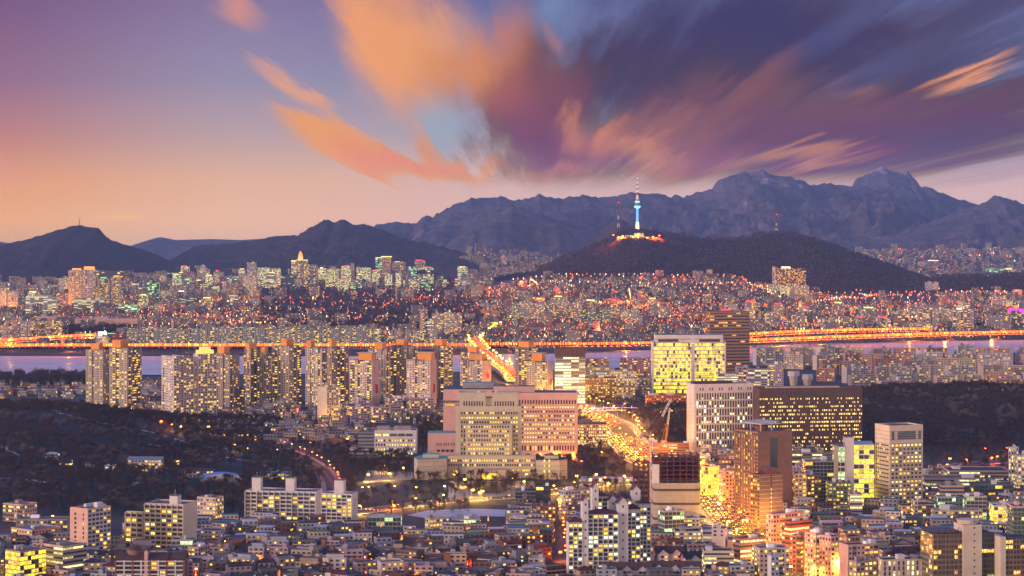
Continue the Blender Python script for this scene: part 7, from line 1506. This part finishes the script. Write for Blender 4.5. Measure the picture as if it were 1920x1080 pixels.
# the pinkish low apartments before the orange capped towers
for i, (a, c, b_, tp, bs) in enumerate([(632, 655, 692, 763, 790), (655, 672, 697, 752, 772), (693, 700, 724, 765, 793), (716, 730, 755, 748, 770), (724, 735, 757, 762, 782), (765, 772, 812, 748, 776), (752, 760, 790, 742, 760)]):
    bb = blk('apartment_building', 'apartment building', ['low pink apartment block with balcony stacks, leftmost before the orange capped towers', 'pink block with rooftop stair boxes behind the leftmost low pink block', 'pink block with yellow window stack, third of the low pink group', 'pale pink block behind the middle of the low pink group', 'white gabled end block in the low pink group', 'pink block by the dark trees, rightmost of the low pink group', 'pink block half hidden behind the rightmost low pink block'][i], a, b_, tp, bs, 'bal', (.6, .46, .5), 12, 18, c, 'L', gear=3)
# the rest of the small houses, further back: one mass
f = Far(); NT = list(WALLS.values())
def scatter(f, n, poly, w=(9, 17), h=(5, 11), tries=8):
    pts = []
    for _ in range(n * tries):
        if len(pts) >= n: break
        pa, pb, ya, yb = poly; Y = rh.uniform(ya, yb); px = rh.uniform(pa, pb); x = gx(px, Y)
        if not foot_ok(x, Y, 6): continue
        if any((x - q[0]) ** 2 + (Y - q[1]) ** 2 < 15 ** 2 for q in pts): continue
        pts.append((x, Y)); W_ = rh.uniform(*w); hh = rh.uniform(*h); f.box(x, Y, T(x, Y), W_, rh.uniform(8, 12), hh, rh.uniform(-.5, .5), rh.choice(NT), rh.random(), rh.choice([1, 2, 2, 3, 4, 5, 6]))
        if rh.random() < .6: f.box(x + rh.uniform(-2, 2), Y + rh.uniform(-2, 2), T(x, Y) + hh + 3, 3.4, 3.4, rh.uniform(0, 1), 0, rh.choice(NT), 0, 1)
for x, y, w in sp[298:]: f.box(x, y, T(x, y), w, 11, rh.uniform(6, 16), rh.uniform(-.4, .4), rh.choice(NT), rh.random(), rh.choice([1, 2, 3, 4, 5]))
scatter(f, 150, (400, 690, 2720, 3180)); scatter(f, 60, (-20, 160, 3450, 3800)); scatter(f, 60, (255, 300, 3150, 3800)); scatter(f, 40, (640, 850, 3000, 3350)); scatter(f, 60, (1095, 1230, 3300, 4000), h=(6, 16)); scatter(f, 30, (1620, 1760, 2080, 2300)); scatter(f, 90, (1320, 1560, 2130, 2560), h=(8, 20)); scatter(f, 60, (1740, 1930, 2060, 2330), h=(8, 16)); scatter(f, 25, (1290, 1640, 2450, 2530)); scatter(f, 60, (960, 1180, 1960, 2120), h=(5, 10)); scatter(f, 40, (440, 560, 3180, 3400));
f.build('house', [facade('low house wall', .5, .4, .16, YEL, PALE, 1.5, attr=True), GREY_ROOF, DARK_ROOF, GREEN_ROOF, SNOW, NAVY_ROOF, RED_ROOF])
# small lamps in the alleys between the houses: one mass of little lights
f = Far(); ra = random.Random(4); al = []
for _ in range(900):
    if len(al) >= 85: break
    Y = ra.uniform(1640, 2150); px = ra.uniform(0, 1920); x = gx(px, Y); py = HZ + H / Y * F
    if not foot_ok(x, Y, 1) or any(abs(x - s[0]) < s[2] * .5 + 1 and -1.5 < Y - s[1] < 13 for s in sp) or any((x - q[0]) ** 2 + (Y - q[1]) ** 2 < 700 for q in al): continue
    if py < 985 and px < 1440: continue
    al.append((x, Y)); f.box(x, Y, T(x, Y) + 7, .7, .7, .7, 0, (1, 1, 1), 0, 1)
    f.m[-5:] = [ra.choice([1, 1, 2, 4])] * 5
so_ = f.build('alley_light', [GL[0], GL[0], GL[1], GL[2], GL[3], GL[4]])
for i, (x, y) in enumerate(al): o = bpy.data.objects.new('lamp_or_fill_light', light_data('ooyr'[i % 4], 5200)); COL.objects.link(o); o.parent = so_; o.location = (x, y - .8, T(x, y) + 5)
# ------------------------------------------------------------------ buildings on the wooded slope
def slope_bld(px, py, w, d, h, rz, label, kind):
    x, y, z = hit(px, py); e = empty('school_building' if kind != 'hut' else 'hut', (x, y, z - 1), math.radians(rz), label, 'building'); m = MB(); m.box(-w / 2, w / 2, 0, d, -3, h, 0, 1, 3.6, 3.3); o = m.build('wall', [{'school': A_OFF, 'hall': PLAINW, 'hut': A_APT}[kind], GREY_ROOF], e); o.color = (.5, .48, .5, 1)
    FOOT.append((x - w / 2, x + w / 2, y - 6, y + d)); return e, w, d, h
e, w, d, h = slope_bld(271, 884, 36, 14, 13, -4, 'long white school with blue grey roof and yellow windows on the wooded slope', 'school'); m = MB(); m.gable(-w / 2, w / 2, 0, d, h, 3, 'x', 0, 0, 1); m.build('roof', [plain('blue grey sheet roof', (.2, .25, .36, 1), .6)], e)
e, w, d, h = slope_bld(371, 896, 32, 14, 8, 8, 'brown school building with shallow dark red roof beside the blue arched hall', 'school'); m = MB(); m.hip(-w / 2, w / 2, 0, d, h, 2.2, 0, 2); m.build('roof', [RED_ROOF], e)
e, w, d, h = slope_bld(417, 906, 40, 20, 4.5, 14, 'sports hall under a bright blue arched roof on the wooded slope', 'hall'); m = MB()
for i in range(12):
    a, b_ = math.pi * i / 12, math.pi * (i + 1) / 12; p = lambda t: (-math.cos(t) * (w / 2 + 1), math.sin(t) * 6 + h)
    (xa, za), (xb, zb) = p(a), p(b_); m.quad((xa, -1, za), (xb, -1, zb), (xb, d + 1, zb), (xa, d + 1, za), 0)
    m.quad((xa, -1, h), (xb, -1, h), (xb, -1, zb), (xa, -1, za), 1)
m.build('roof', [plain('bright blue sheet roof', (.02, .22, .62, 1), .45), WHITE], e)
e, w, d, h = slope_bld(514, 900, 30, 10, 8, -6, 'narrow two storey block with blue roof edge by the winding slope road', 'school'); m = MB(); m.box(-w / 2 - 1, w / 2 + 1, -1, d + 1, h + .05, h + .8, 0); m.build('roof', [BLUE_ROOF], e)
for i, (px, py, lb) in enumerate([(96, 862, 'small villa with snowy roof among the slope trees, the highest one'), (122, 872, 'small lit villa with yellow windows among the slope trees'), (168, 876, 'low dark villa with a row of orange windows on the wooded slope'), (210, 884, 'small arched porch hut left of the white school'), (330, 872, 'dim little hut right of the white school')]):
    e, w, d, h = slope_bld(px, py, 14, 9, 6, i * 5, lb, 'hut'); m = MB(); m.hip(-w / 2, w / 2, 0, d, h, 2, 0, .6); m.build('roof', [[SNOW, NAVY_ROOF, DARK_ROOF, SNOW, NAVY_ROOF][i]], e)
for pts, w in (([(-10, 768), (60, 768), (110, 778), (170, 792), (240, 803), (300, 815), (340, 830), (400, 842), (450, 846)], 3), ([(-10, 830), (20, 850), (60, 868)], 3), ([(0, 900), (40, 896), (90, 908), (120, 920)], 3), ([(280, 835), (330, 846), (380, 853), (440, 860), (480, 868), (520, 885)], 3.5), ([(200, 925), (240, 915), (260, 905)], 6)):
    P = rib_pts([hit(px, py)[:2] for px, py in pts], 10); b = MB()
    for i in range(len(P) - 1):
        ww = w * (.5 + .9 * abs(mn.noise(Vector((i * .5, w, px)))) * 2)
        if mn.noise(Vector((i * .37, 3, w))) < -.22: continue
        b2 = MB(); n0, n1 = side(P, i), side(P, i + 1)
        q = [(P[i][0] + n0[0] * s, P[i][1] + n0[1] * s) for s in (-ww, ww)] + [(P[i + 1][0] + n1[0] * s, P[i + 1][1] + n1[1] * s) for s in (ww, -ww)]
        q = [(a, c, T(a, c) + .9) for a, c in q]; b.quad(q[3], q[2], q[1], q[0], 0)
    o = b.build('snowy_path', [SNOW]); o['kind'] = 'structure'
def gpoly(name, pts, m, dz=.2): b = MB(); b.ngon([(gx(px, Yof(py)), Yof(py), dz) for px, py in pts], 0); o = b.build(name, [m]); o['kind'] = 'structure'; return o
gpoly('snowy_field', [(762, 966), (800, 958), (880, 954), (950, 956), (1000, 962), (990, 970), (900, 968), (800, 972)][::-1][::-1], SNOW)
gpoly('paved_yard', [(680, 906), (775, 899), (775, 885), (690, 882)], CONC)
gpoly('garden_lawn', [(886, 925), (935, 926), (958, 918), (950, 908), (915, 904), (880, 908), (872, 917)], plain('winter lawn', (.12, .075, .04, 1), .95, .2, .05), .5)
gpoly('forecourt', [(840, 934), (1000, 930), (1005, 902), (840, 902)], CONC, .25)
gpoly('snowy_yard', [(1085, 903), (1200, 905), (1190, 895), (1090, 893)], SNOW, .3)
# ------------------------------------------------------------------ trees
MB_BARK = plain('bark', (.08, .065, .06, 1), .95); MB_TW = plain('bare twigs', (.085, .055, .05, 1), .95, .3, .5); MB_TW2 = plain('pale bare twigs', (.22, .17, .14, 1), .95, .3, .5); MB_PN = plain('pine needles', (.02, .04, .026, 1), .9, .4, .6)
def bare_tree(seed, h, tw):
    r = random.Random(seed); tr = MB(); cr = MB(); tr.cyl(0, 0, -1, h * .55, .22, .13, 5, 0)
    def branch(p, d, L, w, lvl):
        e = p + d * L; (tr if lvl == 0 else cr).bar(p, e, w, 0)
        if lvl >= 2:
            for _ in range(5):
                q = p.lerp(e, r.uniform(.3, 1)); v = (d + Vector((r.uniform(-.8, .8), r.uniform(-.8, .8), r.uniform(-.1, .9)))).normalized() * r.uniform(.8, 1.7); s = Vector((-v.y, v.x, 0)).normalized() * .09
                cr.tri(tuple(q - s), tuple(q + s), tuple(q + v), 0); s = Vector((0, 0, .09)); cr.tri(tuple(q - s), tuple(q + s), tuple(q + v * .9 + Vector((.2, .2, 0))), 0)
            return
        for _ in range(4 if lvl else 5):
            q = p.lerp(e, r.uniform(.5, 1)); v = (d + Vector((r.uniform(-.75, .75), r.uniform(-.75, .75), r.uniform(.0, .5)))).normalized(); branch(q, v, L * r.uniform(.5, .7), w * .55, lvl + 1)
    for i in range(5):
        a = i * 1.26 + r.uniform(-.4, .4); z = h * r.uniform(.28, .55); branch(Vector((0, 0, z)), Vector((math.cos(a) * .55, math.sin(a) * .55, 1)).normalized(), h * r.uniform(.26, .38), .1, 0)
    branch(Vector((0, 0, h * .5)), Vector((0, 0, 1)), h * .25, .1, 0)
    return tr.mesh('trunk', [MB_BARK]), cr.mesh('crown', [tw])
def pine_tree(seed, h):
    r = random.Random(seed); tr = MB(); cr = MB(); tr.cyl(0, 0, -1, h * .9, .25, .06, 5, 0)
    for i in range(150):
        z = h * r.uniform(.2, 1); R = (1 - z / h) * h * .32 + .5; a = r.uniform(0, 6.28); q = R * r.uniform(.3, 1); c = Vector((math.cos(a) * q, math.sin(a) * q, z)); s = r.uniform(.5, 1.1)
        u = Vector((math.cos(a), math.sin(a), -.35)) * s; v = Vector((-math.sin(a), math.cos(a), r.uniform(-.3, .3))) * s * .7
        cr.quad(tuple(c - v), tuple(c + u * .2 - v * .2), tuple(c + u), tuple(c + v), 0)
    return tr.mesh('trunk', [MB_BARK]), cr.mesh('crown', [MB_PN])
PROTO = [bare_tree(1, 11, MB_TW), bare_tree(2, 13, MB_TW), bare_tree(3, 10, MB_TW2), bare_tree(4, 14, MB_TW), pine_tree(5, 10), pine_tree(6, 13)]
KINDS = [('bare_tree', 'leafless brown tree')] * 2 + [('bare_tree', 'leafless pale tree')] + [('bare_tree', 'leafless brown tree')] + [('pine_tree', 'dark green pine')] * 2
def wood_spots():
    r = random.Random(77); near, mass_ = [], []
    def put(x, y, ki, s): (mass_).append((x, y, T(x, y), ki, s))
    y = 1985.0
    while y < 3350:
        x = gx(-40, y)
        while x < gx(1960, y):
            xx, yy = x + r.uniform(-3, 3), y + r.uniform(-3, 3); px = 960 + xx / yy * F; py = HZ + (H - T(xx, yy)) / yy * F; n = mn.noise(Vector((xx / 90, yy / 90, 0))); p = 0
            tl, tr_ = t_left(xx, yy), t_right(xx, yy)
            if tl > 1: p = .75 if n > -.2 else .25
            elif tr_ > 1: p = .85
            elif px < 460 and 2020 < yy < 2300: p = .75
            elif 455 < px < 770 and 2080 < yy < 2640 and not (670 < px and yy < 2330): p = .7
            elif 640 < px < 880 and 2040 < yy < 2200: p = .3
            elif 775 < px < 1220 and 2150 < yy < 2330: p = .45
            elif 1060 < px < 1180 and 2330 < yy < 2640: p = .6
            elif 780 < px < 860 and 2600 < yy < 3000: p = .8
            elif 1080 < px < 1300 and 2700 < yy < 3400: p = .5
            elif 1740 < px and 2330 < yy < 2600: p = .35
            elif 1330 < px < 1420 and 1900 < yy < 2300: p = .5
            if p and r.random() < p and foot_ok(xx, yy, 2):
                pine = r.random() < (.55 if (tl < 1 and tr_ < 1) else (.5 if n > .18 else .12)); put(xx, yy, r.choice([4, 5]) if pine else (r.choice([0, 2, 2, 2]) if mn.noise(Vector((xx / 45, yy / 60, 9))) > .12 else r.choice([0, 1, 1, 3])), r.uniform(.7, 1.15))
            x += r.uniform(6, 10)
        y += 8.0
    return mass_
ws_ = wood_spots(); ws_.sort(key=lambda s: s[1])
NB = {'bare_tree': 0, 'pine_tree': 0}; rest = []
for i, (x, y, z, ki, s) in enumerate(ws_):
    nm, lb = KINDS[ki]
    if NB[nm] < 270 and (y < 2420 or nm == 'bare_tree' and y < 2330):
        NB[nm] += 1; e = empty(nm, (x, y, z), random.uniform(0, 6), lb + (' on the near wooded ground' if x < -100 else ' among the courthouse lawns and roads' if x < 150 else ' by the avenue'), 'tree', lb + ('s on the near wooded ground' if x < -100 else 's among the courthouse lawns' if x < 150 else 's by the avenue')); e.scale = (s, s, s); child('trunk', PROTO[ki][0], e); child('crown', PROTO[ki][1], e)
    else: rest.append((x, y, z, ki, s))
# the rest of the woods and the parkland beyond the river: scattered by geometry nodes
def tree_mass(name, items, kinds):
    hid = bpy.data.collections.new(name + ' sources')
    me = bpy.data.meshes.new(name); me.from_pydata([(a[0], a[1], a[2]) for a in items], [], [])
    at = me.attributes.new('s', 'FLOAT', 'POINT'); at.data.foreach_set('value', [a[4] for a in items]); at = me.attributes.new('k', 'INT', 'POINT'); at.data.foreach_set('value', [kinds.index(a[3]) for a in items])
    o = bpy.data.objects.new(name, me); COL.objects.link(o); o['kind'] = 'stuff'
    for j, k in enumerate(kinds):
        b = bpy.data.meshes.new('tree'); tv, cv = PROTO[k]; vs, fs, ms = [], [], []
        for q, src in enumerate((tv, cv)):
            n0 = len(vs); vs += [tuple(v.co) for v in src.vertices]; fs += [tuple(i + n0 for i in p.vertices) for p in src.polygons]; ms += [q] * len(src.polygons)
        b.from_pydata(vs, [], fs); b.materials.append(tv.materials[0]); b.materials.append(cv.materials[0]); b.polygons.foreach_set('material_index', ms); b.update()
        hid.objects.link(bpy.data.objects.new(f'tree {j}', b))
    ng = bpy.data.node_groups.new(name, 'GeometryNodeTree'); ng.interface.new_socket('Geometry', in_out='INPUT', socket_type='NodeSocketGeometry'); ng.interface.new_socket('Geometry', in_out='OUTPUT', socket_type='NodeSocketGeometry')
    N = ng.nodes; L = ng.links; gi = N.new('NodeGroupInput'); go = N.new('NodeGroupOutput'); ci = N.new('GeometryNodeCollectionInfo'); ci.inputs[0].default_value = hid; ci.inputs['Separate Children'].default_value = True; ci.inputs['Reset Children'].default_value = True
    ip = N.new('GeometryNodeInstanceOnPoints'); ip.inputs['Pick Instance'].default_value = True; mp = N.new('GeometryNodeMeshToPoints')
    a1 = N.new('GeometryNodeInputNamedAttribute'); a1.data_type = 'INT'; a1.inputs[0].default_value = 'k'; a2 = N.new('GeometryNodeInputNamedAttribute'); a2.inputs[0].default_value = 's'
    rv = N.new('FunctionNodeRandomValue'); rv.data_type = 'FLOAT'; rv.inputs[3].default_value = 6.28; cx = N.new('ShaderNodeCombineXYZ'); L.new(rv.outputs[1], cx.inputs[2])
    L.new(gi.outputs[0], mp.inputs[0]); L.new(mp.outputs[0], ip.inputs['Points']); L.new(ci.outputs[0], ip.inputs['Instance']); L.new(a1.outputs[0], ip.inputs['Instance Index']); L.new(a2.outputs[0], ip.inputs['Scale']); L.new(cx.outputs[0], ip.inputs['Rotation']); L.new(ip.outputs[0], go.inputs[0])
    md = o.modifiers.new('scatter', 'NODES'); md.node_group = ng
tree_mass('woodland', [a for a in rest if a[3] < 4], [0, 1, 2, 3]); tree_mass('pine_woodland', [a for a in rest if a[3] >= 4], [4, 5])
fr = []; r = random.Random(5)
for _ in range(5200):
    c = r.random()
    if c < .55: px, y = r.uniform(480, 905), r.uniform(5700, 9600)
    elif c < .65: px, y = r.uniform(130, 245), r.uniform(5400, 5700)
    elif c < .75: px, y = r.uniform(1000, 1740), r.uniform(8350, 8650)
    elif c < .85: px, y = r.uniform(780, 890), r.uniform(9700, 11500)
    elif c < .9: px, y = r.uniform(-20, 160), r.uniform(3680, 3830)
    else: px, y = r.uniform(-20, 1920), r.uniform(5250, 8000)
    x = gx(px, y)
    if occupied(px, y) or not foot_ok(x, y, 2): continue
    fr.append((x, y, zcity(x, y) if y > 5000 else 0, r.choice([0, 1, 3, 4, 5]), r.uniform(1.0, 1.7)))
tree_mass('parkland', fr, [0, 1, 3, 4, 5])
hl = []
for key, n in (('tower', 14000), ('rise', 3000)):
    xs, ys, zs = HILLS[key]; nr, nc = ys.shape
    for _ in range(n):
        j = int(r.random() ** .9 * nr * .66); i = r.randrange(nc - 1); j = min(j, nr - 2); u, v = r.random(), r.random()
        L_ = lambda A: (A[j, i] * (1 - u) + A[j, i + 1] * u) * (1 - v) + (A[j + 1, i] * (1 - u) + A[j + 1, i + 1] * u) * v
        z = L_(zs)
        if z < 6 or (key == 'tower' and gx(1140, 9830) < L_(xs) < gx(1242, 9830) and 9620 < L_(ys) < 9920): continue
        hl.append((L_(xs), L_(ys), z - 1, r.choice([0, 1, 2, 3, 3, 4]), r.uniform(.8, 1.4)))
tree_mass('hill_woodland', hl, [0, 1, 2, 3, 4])
# ------------------------------------------------------------------ the evening air
def build_haze():
    b = MB(); x0, x1, y0, y1, z0, z1 = -16000, 16000, -600, 24500, -12, 990
    b.box(x0, x1, y0, y1, z0, z1); b.quad((x0, y1, z0), (x1, y1, z0), (x1, y0, z0), (x0, y0, z0))
    m = bpy.data.materials.new('evening air'); m.use_nodes = True; m.node_tree.nodes.clear(); g = NG(m.node_tree)
    v = g.n('ShaderNodeVolumePrincipled'); v.inputs['Density'].default_value = HAZE_D; v.inputs['Color'].default_value = HAZE_C; v.inputs['Anisotropy'].default_value = .5
    o = g.n('ShaderNodeOutputMaterial'); g.put(o.inputs[1], v.outputs[0])
    me = bpy.data.meshes.new('haze'); me.from_pydata(b.v, [], b.f); me.materials.append(m)
    import bmesh
    bm = bmesh.new(); bm.from_mesh(me); bmesh.ops.remove_doubles(bm, verts=bm.verts, dist=.01); bmesh.ops.recalc_face_normals(bm, faces=bm.faces); bm.to_mesh(me); bm.free()
    ob = bpy.data.objects.new('haze', me); COL.objects.link(ob); ob['kind'] = 'stuff'
build_haze()
